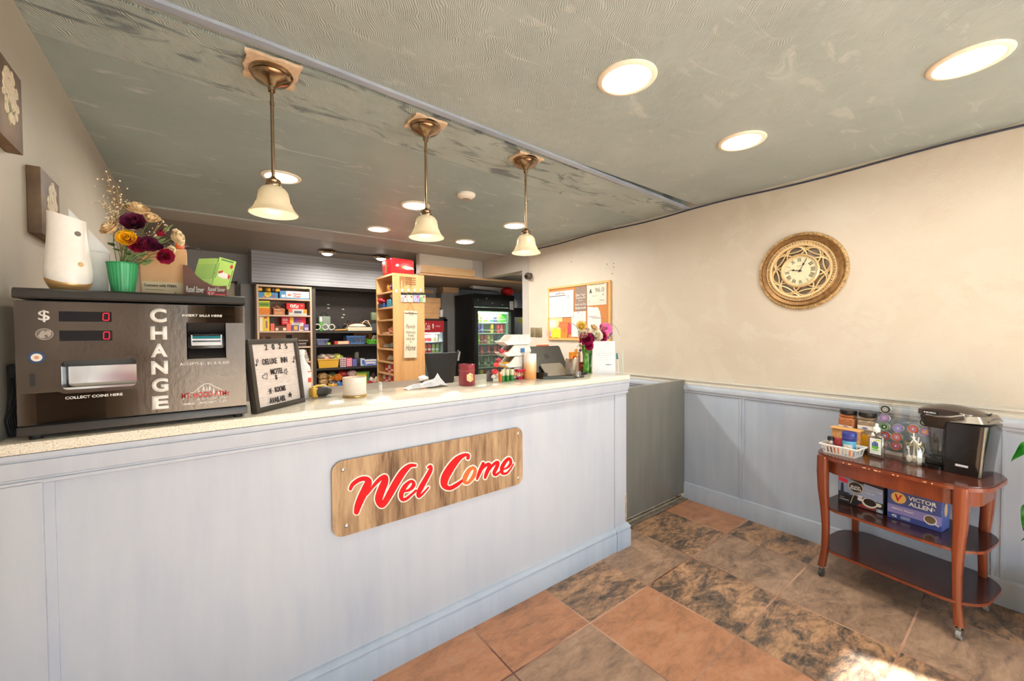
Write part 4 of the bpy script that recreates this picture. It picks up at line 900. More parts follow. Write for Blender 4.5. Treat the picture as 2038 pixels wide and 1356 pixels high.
# tablet point-of-sale stand
t = thing('tablet_stand', 'grey tablet on a folding stand seen from behind with a square emblem', 'tablet', (1.715, 1.80, CT), R(-3)); t.scale = (1.17, 1.12, 1.17)
mt = M((78, 76, 68), .35, .5); mt2 = M((178, 166, 148), .3, .5)
q = MB(); q.T = Matrix.Translation((0, .06, .075)) @ Matrix.Rotation(R(-32), 4, 'X'); q.prism(rpoly(-.115, -.055, .115, .100, .012), -.004, .004, 'y'); q.part('tablet', mt, t)
q = MB(); q.T = Matrix.Translation((0, .06, .075)) @ Matrix.Rotation(R(-32), 4, 'X')
for a, b, c_, d_ in ((-.012, .012, .046, .049), (-.012, .012, .025, .028), (-.012, -.009, .025, .049), (.009, .012, .025, .049), (-.003, .003, .034, .040)): q.box((a, -.0052, c_), (b, -.004, d_))
q.part('emblem', m_black, t, label='black outlined square emblem')
q = MB(); q.T = Matrix.Translation((-.005, -.025, .012)) @ Matrix.Rotation(R(-48), 4, 'X'); q.prism(rpoly(-.072, 0, .072, .088, .014), -.003, .003, 'y'); q.part('support_flap', mt2, t)
q = MB(); q.prism([(-.10, -.02), (.04, -.10), (.13, -.08), (.11, .05), (-.08, .07)], .001, .009); q.prism([(-.10, -.02), (.04, -.10), (.045, -.094), (-.094, -.014)], .009, .014); q.part('base', mt, t)
q = MB(); q.box((-.098, -.02, .0), (-.07, .05, .03)); q.part('base_block', m_blackm, t)
# acrylic pen cup with folded paper
t = thing('pen_cup', 'clear acrylic cup holding a folded white slip beside the tablet', 'cup', (1.80, 1.745, CT)); t.scale = (1.1, 1, 1.1)
gl = GLASS((236, 232, 224), .10, .05)
q = MB(); q.box((-.028, -.028, 0), (.028, .028, .003)); q.box((-.028, -.028, .003), (.028, -.026, .105)); q.box((-.028, .026, .003), (.028, .028, .105)); q.box((-.028, -.026, .003), (-.026, .026, .105)); q.box((.026, -.026, .003), (.028, .026, .105)); q.part('cup', gl, t)
q = MB(); q.box((-.034, -.06, 0), (.034, -.028, .002)); q.lathe([(.018, .003), (.020, .028), (.017, .04), (.015, .03)], (0, -.044, 0), 20); q.part('front_cup', gl, t)
q = MB(); q.T = Matrix.Rotation(R(12), 4, 'Y'); q.prism([(-.012, .02), (.010, .02), (.014, .11), (.006, .122), (-.002, .112), (-.008, .095)], -.004, .002, 'y'); single('folded_slip', 'white folded paper slip standing in the clear acrylic cup', 'paper', q, m_paper, (1.80, 1.745, CT+.004))
q = MB(); q.bbox((0, 0, 0), (.09, .04, .016), .003); single('card_reader', 'small black box behind the acrylic cup at the green vase foot', 'card reader', q, m_blackm, (1.90, 1.80, CT), R(-4))
# white framed notice
t = thing('notice_card', 'white standing notice card with a short handwritten message near the counter end', 'notice', (2.036, 1.785, CT), R(-41)); t.scale = (1.09, 1, 1.37); 
q = MB(); q.prism([(0, 0), (.013, 0), (.013, .002), (.030, .155), (.028, .156), (.026, .155), (.010, .004), (0, .003)][:3]+[(.030, .158), (.026, .158), (.008, .003), (0, .003)], 0, .135, 'x'); q.part('card', M((214, 214, 216), .5), t)
q = MB(); q.prism([(.030, .150), (.075, 0), (.078, 0), (.032, .156)], .02, .115, 'x'); q.part('prop', M((232, 232, 232), .5), t)
t['label'] = 'white standing notice card with a short handwritten message near the counter end'
for i, (s_, z) in enumerate((('thank you so much for choosing', .100), ('to stay with us please enjoy', .090), ('your visit', .080), ('with kind regards', .068))):
    yy = .010+(.03-.013)*(z/.156)*1.0
    text(s_, M((170, 176, 190), .6), t, (.067, .0088+.0174*z/.155-.0012, z), w=.1 if i < 2 else .05, h=.0045, rx=90-6.4)
text('Management', M((90, 90, 96), .6), t, (.095, .0088+.0174*.045/.155-.0012, .045), w=.036, h=.008, rx=90-6.4, shear=.4)
# pens beside the notice
for lab, x, y, col_, L, lean in (('pale green long pencil leaning upright at the counter end', 2.165, 1.76, (196, 206, 190), .135, (-.008, .0)), ('teal capped white pen standing between notice card and pale pencil', 2.15, 1.79, (226, 226, 226), .085, (-.012, .0))):
    t = thing('pen', lab, 'pen', (*P(*((1240, 745) if L > .1 else (1231, 743)), 'z', CT).xy, CT)); t.scale = (1, 1, 1.12); q = MB(); q.cyl((0, 0, 0), (lean[0], lean[1], L), .0035, .0035, 10); q.part('barrel', M(col_, .4), t)
    if L < .1: q = MB(); q.cyl((lean[0], 0, L), (lean[0]*1.5, 0, L+.035), .0065, .005, 12); q.part('cap', M((38, 120, 146), .35), t)
    else: q = MB(); q.cyl((-.02, .0, .0), (-.009, 0, L*.98), .003, n=8); q.part('clip', M((176, 190, 172), .4), t)
# green textured glass vase with bouquet
def gglass():
    k = NT('green_textured_glass'); nz = k.noise(k.coord((1, 1, .5)), 60, 4)
    k.pbr(k.ramp(nz, [(.35, rgb(38, 108, 34)), (.55, rgb(86, 160, 58)), (.7, rgb(176, 206, 120))]), .15, normal=k.bump(nz, .5, .003), coat=.3); return k.m
GV = Vector((2.07, 1.865, CT))
q = MB(); q.lathe([(.0001, 0), (.024, 0), (.026, .01), (.024, .05), (.026, .10), (.034, .145), (.036, .15), (.033, .15), (.024, .10), (.022, .02), (.0001, .015)], n=32, cap=False); q.v = [Vector((v.x*1.2, v.y*1.2, v.z*1.25)) for v in q.v]
single('glass_vase', 'green textured glass vase behind the white notice card', 'vase', q, gglass(), GV)
def h2(px, py, dy=0): return P(px, py, 'y', 1.84+dy)
GB = GV+Vector((0, 0, .06))
for lab, px, py, dy, r, c_, kd, dv in (
    ('pale cream rose in the middle of the counter bouquet', 1188, 668, -.01, .024, 'white', 'rose', (-.4, -.8, .4)),
    ('white rose at the left edge of the counter bouquet', 1160, 665, 0, .020, 'white', 'rose', (-.7, -.7, .4)),
    ('tall magenta gerbera facing left in the counter bouquet', 1166, 675, -.02, .026, 'magenta', 'carn', (-.6, -.8, .3)),
    ('dark plum dahlia low in the counter bouquet', 1175, 674, -.03, .020, 'plum', 'carn', (0, -1, .1)),
    ('magenta carnation right of the cream rose', 1198, 670, -.015, .023, 'magenta', 'carn', (-.1, -.9, .2)),
    ('pink gerbera at the upper right of the counter bouquet', 1206, 654, 0, .034, 'pink', 'daisy', (-.5, -.75, .35)),
    ('pale yellow flower at the upper left of the counter bouquet', 1157, 649, 0, .020, 'lemon', 'carn', (-.5, -.8, .5)),
    ('small pinkish cream flower at the top of the counter bouquet', 1182, 652, 0, .016, 'cream', 'carn', (0, -.7, .7)),
    ('deep magenta rose standing left of the cream rose above the vase rim', 1172, 688, -.03, .019, 'magenta', 'rose', (-.3, -1, .1)),
    ('second pink flower head tucked under the pink gerbera', 1199, 655, .01, .020, 'pink', 'carn', (.2, -.9, .5)),
    ('small white blossom between the yellow flower and the purple spike', 1168, 656, .01, .014, 'ivory', 'carn', (-.1, -.9, .6))):
    flower(lab, GB, h2(px, py, dy), dv, r*1.5, c_, kd, 0, 'flowers in the green glass vase')
def spike(label, tip, colr, n=26):
    tv = Vector(tip)-GB; t = thing('flower_spike', label, 'flower', GB, 0, 'flowers in the green glass vase'); rr = random.Random(n)
    q = MB(); q.tube([(0, 0, 0), tv*.5+Vector((0, 0, .01)), tv], .0014, 5); q.part('stem', m_stem, t)
    q = MB()
    for i in range(n): p = tv*(.78+.24*i/n); q.ball(p+Vector((rr.uniform(-.007, .007), rr.uniform(-.007, .007), rr.uniform(-.006, .006))), .0045, 6, 4)
    q.part('florets', PM[colr], t)
spike('purple flower spike leaning left at the top of the counter bouquet', h2(1164, 642), 'purple')
spike('small purple sprig at the right side of the counter bouquet', h2(1217, 664), 'purple', 18)
babys_breath('pink tinted filler sprig in the middle of the counter bouquet', GB, [h2(1178, 650), h2(1170, 655)], .012, 30, 'flowers in the green glass vase', .003)
for lab, pts in (('long dark grass blade arching left over the cork board', ((1150, 655), (1125, 643), (1105, 655), (1098, 672))), ('long dark grass blade arching to the right of the bouquet', ((1205, 652), (1219, 647), (1228, 655), (1233, 668)))):
    q = MB(); pp = [Vector((0, 0, 0))]+[P(a, b, 'y', 1.80)-GB for a, b in pts]; sm = []
    for k_ in range(len(pp)-1):
        p0, p1, p2, p3 = pp[max(k_-1, 0)], pp[k_], pp[k_+1], pp[min(k_+2, len(pp)-1)]
        for u in (0, .2, .4, .6, .8): sm.append(.5*((2*p1)+(p2-p0)*u+(2*p0-5*p1+4*p2-p3)*u*u+(3*p1-p0-3*p2+p3)*u**3))
    sm.append(pp[-1]); q.tube(sm, [.0018-.0012*k_/len(sm) for k_ in range(len(sm))], 5); single('grass_blade', lab, 'grass blade', q, M((66, 78, 48), .5), GB, group='grass blades in the counter bouquet')
q = MB(); a = h2(1192, 668, -.02)-GB; b = h2(1208, 637, -.01)-GB; c_ = h2(1196, 652, -.02)-GB
q.grid(lambda u, v: tuple((a*(1-u)**2+c_*2*u*(1-u)+b*u*u)+Vector((.008*(v-.5)*(1-u*.4), 0, .002))), 8, 2); single('leaf_blade', 'broad green leaf curling up between cream rose and pink gerbera', 'leaf', q, M((120, 150, 60), .5), GB)
# ---------------------------------------------------------------- cork board
YB0, YB1, ZB0, ZB1 = 2.572, 3.472, 1.302, 1.902
t = thing('cork_board', 'wood framed cork board hanging on the cream wall', 'board', (XR, (YB0+YB1)/2, (ZB0+ZB1)/2), R(-90))
bw, bh = YB1-YB0, ZB1-ZB0
k = NT('cork'); k.pbr(k.ramp(k.noise(k.coord(), 160, 4, .7), [(.35, rgb(176, 106, 52)), (.65, rgb(208, 144, 84))]), .8)
q = MB(); q.box((-bw/2+.01, -.012, -bh/2+.01), (bw/2-.01, -.002, bh/2-.01)); q.part('cork_panel', k.m, t)
q = MB(); f = .022
for a, b in (((-bw/2, -.022, -bh/2), (bw/2, -.001, -bh/2+f)), ((-bw/2, -.022, bh/2-f), (bw/2, -.001, bh/2)), ((-bw/2, -.022, -bh/2+f), (-bw/2+f, -.001, bh/2-f)), ((bw/2-f, -.022, -bh/2+f), (bw/2, -.001, bh/2-f))): q.bbox(a, b, .002, 1)
q.part('frame', M((232, 176, 106), .5, var=.08), t)
def wy(px, py, d=.016): 
    p = P(px, py, 'x', XR-d); return p.y, p.z
def sheet(name, label, pxs, col, words=(), cat='paper', d=.0145, group='papers pinned to the cork board', pin=True, lines=None, curl=0, shape=None):
    """a pinned sheet: pixel corners (left, top, right, bottom) measured on the wall plane"""
    (l, tp), (r, bt) = (pxs[0], pxs[1]), (pxs[2], pxs[3]); yl, zt = wy(l, tp); yr, zb = wy(r, bt)
    w, h = yl-yr, zt-zb
    t = thing(name, label, cat, (XR-d, (yl+yr)/2, (zt+zb)/2), R(-90), group)
    q = MB()
    if shape: q.prism([(a*w, b*h) for a, b in shape], -.0008, 0, 'y')
    else: q.grid(lambda u, v: ((u-.5)*w, -.0006-curl*(v*(1-v))*.02-curl*.02*max(0, .3-v), (v-.5)*h), 4, 6); q.box((-w/2, -.0004, -h/2), (w/2, 0, h/2))
    q.part('sheet', M(col, .65), t)
    if pin: q = MB(); q.ball((0, -.004, h*.46), .0045, 8, 5); q.part('pushpin', M(pin if isinstance(pin, tuple) else (220, 90, 60), .3), t)
    for (s_, fx, fz, fw_, fh, c, *b) in words: text(s_, M(c, .6), t, (w*(fx-.5), -.0012-curl*.004, h*(fz-.5)), w=w*fw_, h=h*fh, bold=b[0] if b else .01)
    if lines:
        q = MB()
        for (a, b, c_, e) in lines[1]: q.box((w*(a-.5), -.0012-curl*.006, h*(b-.5)), (w*(c_-.5), -.0006, h*(e-.5)))
        q.part('printed_lines', M(lines[0], .6), t)
    return t
grid = [(.05+.13*i, .06, .053+.13*i, .80) for i in range(8)]+[(.05, .06+.148*j, .96, .063+.148*j) for j in range(6)]
cal = sheet('wall_calendar', 'white monthly calendar sheet at the upper left of the cork board', (1089, 583, 1142, 631), (214, 210, 206), [('JANUARY 2025', .5, .905, .34, .05, (60, 60, 60), .02)], cat='calendar', d=.0185, lines=((160, 158, 158), grid), pin=(60, 60, 60))
w = 1; q = MB(); yl, zt = wy(1089, 583); yr, zb = wy(1142, 631); w, h = yl-yr, zt-zb
q.box((-w*.46, -.0014, h*.315), (w*.22, -.0007, h*.34)); q.part('header_bar', M((60, 56, 54), .6), cal)
q = MB()
for cx, cz in ((-.41, .02), (.31, .27)):
    for s_ in (1, -1): q.cyl((w*(cx-.05), -.0014, h*(cz-.08*s_)), (w*(cx+.05), -.0014, h*(cz+.08*s_)), .0016, n=4)
q.part('blue_cross', M((70, 90, 170), .6), cal)
sheet('poster', 'grey brown poster with white words thanking the team on the cork board', (1144, 572, 1167, 618), (140, 122, 108), [('Dear Team', .5, .66, .8, .10, (236, 226, 214), .01), ("You're All", .5, .54, .8, .09, (236, 226, 214), .01), ('keep up the', .5, .26, .9, .09, (236, 226, 214), .01), ('Great work', .5, .12, .92, .10, (236, 226, 214), .01), ('good', .5, .42, .35, .05, (236, 226, 214), .01)], cat='poster', pin=(236, 130, 110))
sheet('grade_certificate', 'white inspection grade card with a big letter A at the upper right of the board', (1168, 566, 1207, 606), (216, 208, 190), [('A', .20, .66, .13, .22, (50, 50, 50), .06), ('96.0', .66, .68, .46, .20, (120, 116, 110), .0), ('- . -', .4, .42, .2, .03, (60, 60, 60), .05), ('V', .83, .45, .08, .09, (120, 120, 110)), ('V', .12, .18, .06, .08, (170, 130, 110)), ('~.,~', .78, .2, .26, .05, (50, 50, 50), .04), ('INSPECTION REPORT', .5, .93, .8, .035, (120, 150, 120))], cat='certificate', lines=((170, 160, 140), [(.02, .10, .98, .11), (.02, .97, .98, .98)]), pin=(220, 150, 60))
sheet('paper_sheet', 'white lined sheet in the lower middle of the cork board', (1137, 621, 1166, 671), (212, 208, 206), lines=((180, 178, 182), [(.1, .9-.05*i, .9, .905-.05*i) for i in range(15)]))
sheet('paper_sheet', 'white curling sheet at the right of the cork board under the grade card', (1169, 611, 1196, 662), (218, 214, 208), lines=((200, 180, 160), [(.1, .62, .7, .63), (.3, .56, .95, .57)]), curl=1.0, shape=[(-.5, -.5), (.5, -.5), (.5, .05), (.42, .3), (.28, .46), (-.5, .5)], pin=(220, 130, 50))
sheet('paper_sheet', 'peach orange patterned paper at the lower left of the cork board', (1089, 632, 1119, 660), (240, 196, 138), pin=False, shape=[(-.5, -.5), (.5, -.5), (.5, .5), (-.5, .5)], lines=((250, 232, 200), [(.1, .3, .6, .8)]))
sheet('sticky_note', 'pink sticky note at the bottom left corner of the cork board', (1088, 655, 1099, 670), (240, 158, 170), lines=((214, 110, 130), [(.1, .2*i, .9, .03+.2*i) for i in range(1, 5)]), pin=False, cat='note')
sheet('sticky_note', 'lime green crumpled note low on the cork board', (1097, 654, 1117, 674), (206, 232, 50), shape=[(-.5, -.3), (-.3, -.45), (.1, -.38), (.45, -.5), (.5, .2), (.3, .45), (-.2, .5), (-.42, .3)], pin=False, d=.018, cat='note')
sheet('sticky_note', 'orange tag note with a smiling face in the lower left of the board', (1116, 646, 1130, 675), (236, 128, 54), pin=False, d=.019, cat='note', words=[(':)', .5, .6, .4, .3, (180, 80, 30))])
sheet('sticky_note', 'reddish orange folded note above the smiling tag', (1112, 640, 1132, 652), (238, 116, 70), pin=False, d=.021, cat='note', shape=[(-.5, -.4), (.45, -.5), (.5, .3), (-.4, .5)])
sheet('sticky_note', 'red pink note right of the smiling tag', (1127, 645, 1137, 664), (226, 60, 84), pin=False, d=.017, cat='note')
for i, (px, lab) in enumerate(((1059.5, 'left small brass switch plate on the cream wall beside the doorway casing'), (1071, 'right double brass switch plate with toggles on the cream wall'))):
    yl, zt = wy(px-(4 if i == 0 else 6.5), 652 if i == 0 else 653, .006); yr, zb = wy(px+(4 if i == 0 else 7.5), 671, .006)
    t = thing('switch_plate', lab, 'switch', (XR, (yl+yr)/2, (zt+zb)/2), R(-90), 'brass switch plates by the doorway'); w, h = (yl-yr), .115
    q = MB(); q.bbox((-w/2, -.006, -h/2), (w/2, 0, h/2), .003, 2); q.part('plate', M((168, 156, 122), .35, .6, var=.2, scale=80), t)
    for xx in ([0] if i == 0 else [-w*.22, w*.22]): q = MB(); q.bbox((xx-.005, -.016, -.012), (xx+.005, -.005, .010), .002, 1); q.part('toggle', M((150, 136, 104), .4), t)

# ---------------------------------------------------------------- wall clock
cy, cz = .985, 1.795
t = thing('wall_clock', 'large round antique gold wall clock with openwork scroll ring', 'clock', (XR, cy, cz), R(-90))
RC = .258
gold = M((206, 172, 120), .42, .5, var=.25, scale=60, name='antique_gold'); goldd = M((150, 112, 68), .42, .55, var=.2, name='antique_bronze'); goldl = M((232, 204, 154), .4, .45, name='pale_gold')
def RX(mb): mb.v = [Vector((v.x, -v.z, v.y)) for v in mb.v]; return mb
q = MB(); q.lathe([(RC*.985, 0), (RC, .006), (RC*.985, .016), (RC*.94, .020), (RC*.915, .014)], n=72, cap=False); RX(q).part('outer_rim', gold, t)
q = MB(); q.lathe([(RC*.915, .015), (RC*.88, .028), (RC*.80, .020), (RC*.775, .026)], n=72, cap=False); RX(q).part('concave_ring', goldd, t)
q = MB(); q.lathe([(RC*.775, .022), (RC*.77, .032), (RC*.755, .032), (RC*.75, .024), (RC*.70, .024), (RC*.695, .032), (RC*.645, .030), (RC*.64, .004)], n=72, cap=False); RX(q).part('inner_ring', goldl, t)
q = MB()
for i in range(108): a = 2*math.pi*i/108; q.ball((RC*.962*math.cos(a), RC*.962*math.sin(a), .019), .0058, 6, 4)
RX(q).part('beaded_edge', gold, t)
q = MB()
for i in range(72): a = 2*math.pi*i/72; r1, r2 = RC*.70, RC*.75; q.tube([(r1*math.cos(a), r1*math.sin(a), .026), ((r1+r2)/2*math.cos(a+.03), (r1+r2)/2*math.sin(a+.03), .032), (r2*math.cos(a+.05), r2*math.sin(a+.05), .026)], .0042, 5)
RX(q).part('rope_ring', gold, t)
q = MB()
for i in range(8):
    a0 = 2*math.pi*i/8+.2
    for s_ in (1, -1):
        pts = []
        for k_ in range(15):
            u = k_/14; a = a0+s_*(u-.5)*1.15; r = RC*(.405+.235*math.sin(u*math.pi)**1.0) if s_ == 1 else RC*(.645-.14*math.sin(u*math.pi))
            pts.append((r*math.cos(a), r*math.sin(a), .018+.002*s_))
        q.tube(pts, .0046, 5)
RX(q).part('scroll_openwork', goldl, t)
q = MB(); q.lathe([(.0001, .001), (RC*.65, .001)], n=48, cap=False); RX(q).part('mirror_backing', M((150, 140, 128), .25, .6), t)
q = MB(); q.lathe([(RC*.425, .004), (RC*.43, .034), (RC*.40, .042), (RC*.375, .034), (RC*.37, .024)], n=64, cap=False); RX(q).part('dial_bezel', goldl, t)
q = MB(); q.lathe([(.0001, .026), (RC*.375, .026)], n=48, cap=False); dial = RX(q).part('dial', M((222, 214, 178), .5), t)
q = MB(); q.lathe([(RC*.345, .0266), (RC*.349, .0266)], n=48, cap=False); RX(q).part('minute_track', M((140, 130, 100), .5), dial)
for h_, s_ in enumerate(('XII', 'I', 'II', 'III', 'IIII', 'V', 'VI', 'VII', 'VIII', 'IX', 'X', 'XI')):
    a = R(30*h_)-R(4); r = RC*.285
    o = text(s_, M((74, 74, 62), .5), dial, (r*math.sin(a), -.0270, r*math.cos(a)), w=.006+.0055*len(s_) if len(s_) > 1 else .005, h=.024, bold=.01)
    o.rotation_euler = Euler((R(90), a, 0), 'XYZ'); o.rotation_euler = (Matrix.Rotation(a, 3, 'Y') @ Matrix.Rotation(R(90), 3, 'X')).to_euler(); o.name = 'numeral'
def hand(nm, a, L, w):
    q = MB(); q.prism([(-w*.35, -.012), (w*.35, -.012), (w*.25, L*.45), (w, L*.55), (w*.6, L*.66), (w*.12, L*.72), (0, L), (-w*.12, L*.72), (-w*.6, L*.66), (-w, L*.55), (-w*.25, L*.45)], -.031, -.0295, 'y')
    q.v = [Matrix.Rotation(a, 3, 'Y') @ v for v in q.v]; q.part(nm, m_black, t)
hand('minute_hand', R(26), .082, .0055); hand('hour_hand', R(-78), .064, .0065)
q = MB(); q.cyl((0, -.033, 0), (0, -.027, 0), .0065, n=16); q.part('centre_pin', m_black, t)
text('c.N', M((120, 112, 90), .5), dial, (-.004, -.0270, .034), w=.02, h=.007)

# ---------------------------------------------------------------- holes and screws left in the plaster
q = MB()
for px, py in ((1208, 526), (1218, 545), (1137, 521), (1221, 524), (1221, 532), (1694, 786), (1721, 805)): p = P(px, py, 'x', XR-.002); q.cyl((XR-.002, p.y, p.z), (XR+.001, p.y, p.z), .005, n=10)
struct('wall_marks', q, M((90, 74, 60), .8))

# ---------------------------------------------------------------- beadboard bulkhead, back wall furniture
def beadboard():
    k = NT('grooved_beadboard_paint'); tc = k.n('TexCoord'); sp = k.n('SeparateXYZ'); k.l(tc.outputs['Object'], sp.inputs[0])
    fr = k.math('FRACT', k.math('MULTIPLY', sp.outputs[2], 25)); g = k.math('LESS_THAN', fr, .12)
    c = k.mix(k.noise(k.coord((.3, 1, 1)), 20, 4), rgb(160, 163, 168), rgb(176, 178, 180)); c = k.mix(g, c, rgb(132, 132, 136))
    k.pbr(c, .65, spec=.2, normal=k.bump(k.math('SUBTRACT', 1.0, g), .5, .004)); return k.m
q = MB(); q.box((.498, 5.80, 2.02), (2.30, 6.2, ZC+.002)); struct('wall_bulkhead', q, beadboard())
q = MB()
for i in range(6): q.box((2.305+.05*i, 5.86, 2.02), (2.345+.05*i, 5.87, ZC))
q.box((2.30, 5.87, 2.02), (2.62, 6.2, ZC)); struct('wall_panelled_strip', q, M((176, 174, 170), .5))
q = MB(); q.box((.40, 6.05, 0), (.498, 6.2, 2.02)); struct('wall_back_return', q, m_grey)
t = thing('door_1', 'x', 'door', (-.40, 6.17, 0)); del t['label']; del t['category']; t['kind'] = 'structure'
q = MB(); q.bbox((.02, -.005, .01), (.745, .03, 2.03), .003, 1); q.part('door_leaf', M((190, 176, 152), .5), t)
q = MB(); q.box((0, -.01, 0), (.02, .03, 2.05)); q.box((.745, -.01, 0), (.775, .03, 2.05)); q.box((0, -.01, 2.03), (.775, .03, 2.055)); q.part('door_frame', M((86, 72, 56), .5), t)
for z in (.25, 1.0, 1.72): q = MB(); q.box((.738, -.014, z), (.754, -.004, z+.10)); q.part('hinge', M((226, 220, 208), .35, .3), t)
# pale bookcase
BY = 5.82
t = thing('bookcase', 'pale laminate bookcase filled with candy boxes against the back wall', 'bookcase', (.545, BY, 0))
bw = .615; zs = [1.838, 1.631, 1.429, 1.228, 1.033, .83, .62]
q = MB(); q.box((0, 0, 0), (.022, .32, 2.0)); q.part('side_panel', m_maple, t); q = MB(); q.box((bw-.022, 0, 0), (bw, .32, 2.0)); q.part('side_panel', m_maple, t)
q = MB(); q.box((.022, 0, 1.975), (bw-.022, .32, 2.0)); q.part('top_panel', m_maple, t)
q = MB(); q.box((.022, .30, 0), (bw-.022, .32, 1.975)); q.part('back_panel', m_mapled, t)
for z in zs: q = MB(); q.box((.022, .004, z-.02), (bw-.022, .30, z)); q.part('shelf', m_maple, t)
def pbox(name, label, cat, l, tp, r, bt, Y, d, col, prints=(), words=(), z0=None, group=None, rz=0):
    a = P(l, tp, 'y', Y); b = P(r, bt, 'y', Y); z = (z0 if z0 is not None else b.z)+.0008
    return carton(name, label, cat, a.x, b.x, z, max(a.z, z+.02), Y, d, col, prints, words, group)
c5 = lambda x, y: (500+x/9.686, 560+y/9.686)
def bk(name, label, l, tp, r, bt, col, prints=(), words=(), zi=None, dy=.02, d=.2):
    (a, b), (c_, e) = c5(l, tp), c5(r, bt); pa = P(a, b, 'y', BY+dy); pb = P(c_, e, 'y', BY+dy); up_ = min([z for z in zs if z > zi+.01]+[1.974])-.023
    return carton(name, label, 'box', max(pa.x, .570), min(pb.x, 1.135), zi+.0008, min(max(pa.z, zi+.02), up_), BY+dy, d, col, prints, words, 'candy boxes on the pale bookcase')
W_ = (246, 240, 230)
bk('candy_box', 'blue candy box with yellow triangle on the top shelf of the bookcase', 130, 205, 515, 310, (70, 150, 200), [(.2, 0, .36, .3, (214, 120, 90)), (.72, .1, .82, .6, (190, 70, 80)), (.3, .35, .65, 1, (236, 200, 50)), (.38, .1, .56, .35, (236, 200, 50))], [('TNT', .47, .7, .2, .25, (120, 90, 40))], zs[0])
bk('candy_box', 'white and blue candy box with orange lettering on the top bookcase shelf', 552, 180, 1130, 345, (226, 232, 236), [(0, 0, .2, 1, (90, 150, 200)), (.2, 0, 1, .14, (70, 140, 190)), (.05, .15, .18, .5, (236, 236, 240)), (.26, .35, .36, .6, (236, 140, 90))], [('Honey', .58, .64, .3, .32, (222, 96, 40), .02, .2), ('Onez', .58, .34, .24, .3, (222, 96, 40), .02, .2)], zs[0])
rrc = random.Random(9)
for i in range(9):
    px, py = 165+i*42, 178 + (i % 3)*12; a, b = c5(px, py); p = P(a, b, 'y', BY+.06)
    q = MB(); q.bbox((-.026, -.03, 0), (.026, .03, .045), .012, 2); c_ = [(236, 176, 40), (224, 130, 40), (60, 46, 40), (240, 200, 60)][i % 4]
    single('candy_packet', '%s crinkled candy packet heaped in the blue box, %s from the left' % ({0: 'golden', 1: 'orange', 2: 'dark', 3: 'yellow'}[i % 4], 'first second third fourth fifth sixth seventh eighth ninth'.split()[i]), 'packet', q, M(c_, .35), (p.x, BY+.06+.02*(i % 2), zs[0]+.083), rrc.uniform(-.6, .6), 'packets heaped on the top bookcase shelf')
bk('candy_box', 'green and orange candy carton on the second shelf of the bookcase', 128, 368, 362, 628, (222, 130, 40), [(0, .5, 1, 1, (140, 170, 50)), (0, .46, 1, .55, (240, 200, 50)), (0, .9, 1, .97, (220, 200, 60)), (.06, .64, .9, .80, (90, 130, 40))], zi=zs[1])
bk('snack_bag', 'brown snack bag slumped in the middle of the second bookcase shelf', 430, 520, 650, 630, (176, 112, 72), [(.1, .1, .8, .5, (206, 146, 100)), (.1, .75, .6, .85, (230, 200, 170))], zi=zs[1], d=.1)
for i in range(8):
    a, b = c5(400+36*i, 540-(i % 4)*28); p = P(a, b, 'y', BY+.10); q = MB(); q.bbox((-.03, -.02, -.035), (.03, .02, .035), .01, 2); q.v = [Matrix.Rotation(i*.7, 3, 'Y') @ v for v in q.v]
    single('snack_packet', '%s snack packet piled behind the brown bag, number %s from the left' % (('copper', 'dark brown', 'tan')[i % 3], 'one two three four five six seven eight'.split()[i]), 'packet', q, M(((170, 100, 60), (84, 56, 40), (200, 160, 120))[i % 3], .3), (p.x, BY+.13, zs[1]+.040+(i % 4)*.018), 0, 'packets piled on the second bookcase shelf')
bk('candy_box', 'small orange and grey candy tray under the red wafer box', 720, 535, 1075, 638, (196, 200, 196), [(0, .4, .2, 1, (230, 110, 60)), (.8, .3, 1, 1, (232, 150, 50)), (.3, .3, .7, .7, (90, 90, 100))], zi=zs[1])
a = P(*c5(680, 425), 'y', BY+.03); b = P(*c5(1028, 520), 'y', BY+.03)
carton('candy_box', 'red wafer bar box with white lettering on the second bookcase shelf', 'box', a.x, b.x, zs[1]+.0745, a.z+.004, BY+.03, .15, (206, 24, 30), [], [('KitKat', .42, .5, .5, .62, W_, .03, .25), ('..', .84, .62, .12, .2, (240, 180, 160))], 'candy boxes on the pale bookcase')
bk('candy_box', 'upright yellow and white candy carton on the third bookcase shelf', 158, 672, 355, 950, (240, 206, 40), [(0, 0, .3, 1, (242, 232, 210)), (.55, .15, .85, .8, (222, 190, 150)), (.62, .2, .78, .7, (160, 110, 90)), (.45, .85, .75, .97, (206, 70, 40))], zi=zs[2])
bk('candy_box', 'left coral sided open carton on the third bookcase shelf', 370, 815, 450, 945, (238, 112, 92), zi=zs[2])
bk('candy_box', 'brown candy tray between the two coral cartons', 455, 860, 675, 945, (112, 66, 40), [(.05, .1, .3, .6, (232, 220, 190)), (.72, .1, 1, .6, (236, 222, 190))], zi=zs[2])
bk('candy_box', 'right coral sided open carton on the third bookcase shelf', 682, 820, 770, 945, (238, 112, 92), zi=zs[2])
bk('candy_box', 'purple and white cookie box on the third bookcase shelf', 775, 800, 1010, 945, (222, 214, 206), [(0, 0, .62, .72, (92, 84, 140)), (.2, .1, .5, .6, (226, 170, 70)), (.7, .1, .98, .6, (176, 130, 90))], [('COOKIE', .45, .88, .6, .16, (120, 90, 80))], zi=zs[2])
bk('candy_box', 'small violet snack box at the right end of the third bookcase shelf', 1018, 830, 1110, 945, (126, 100, 160), [(.1, .1, .9, .5, (200, 190, 220))], zi=zs[2], dy=.01)
a = P(*c5(585, 690), 'y', BY+.035); b = P(*c5(1055, 790), 'y', BY+.035); a.z = min(a.z, zs[1]-.034)
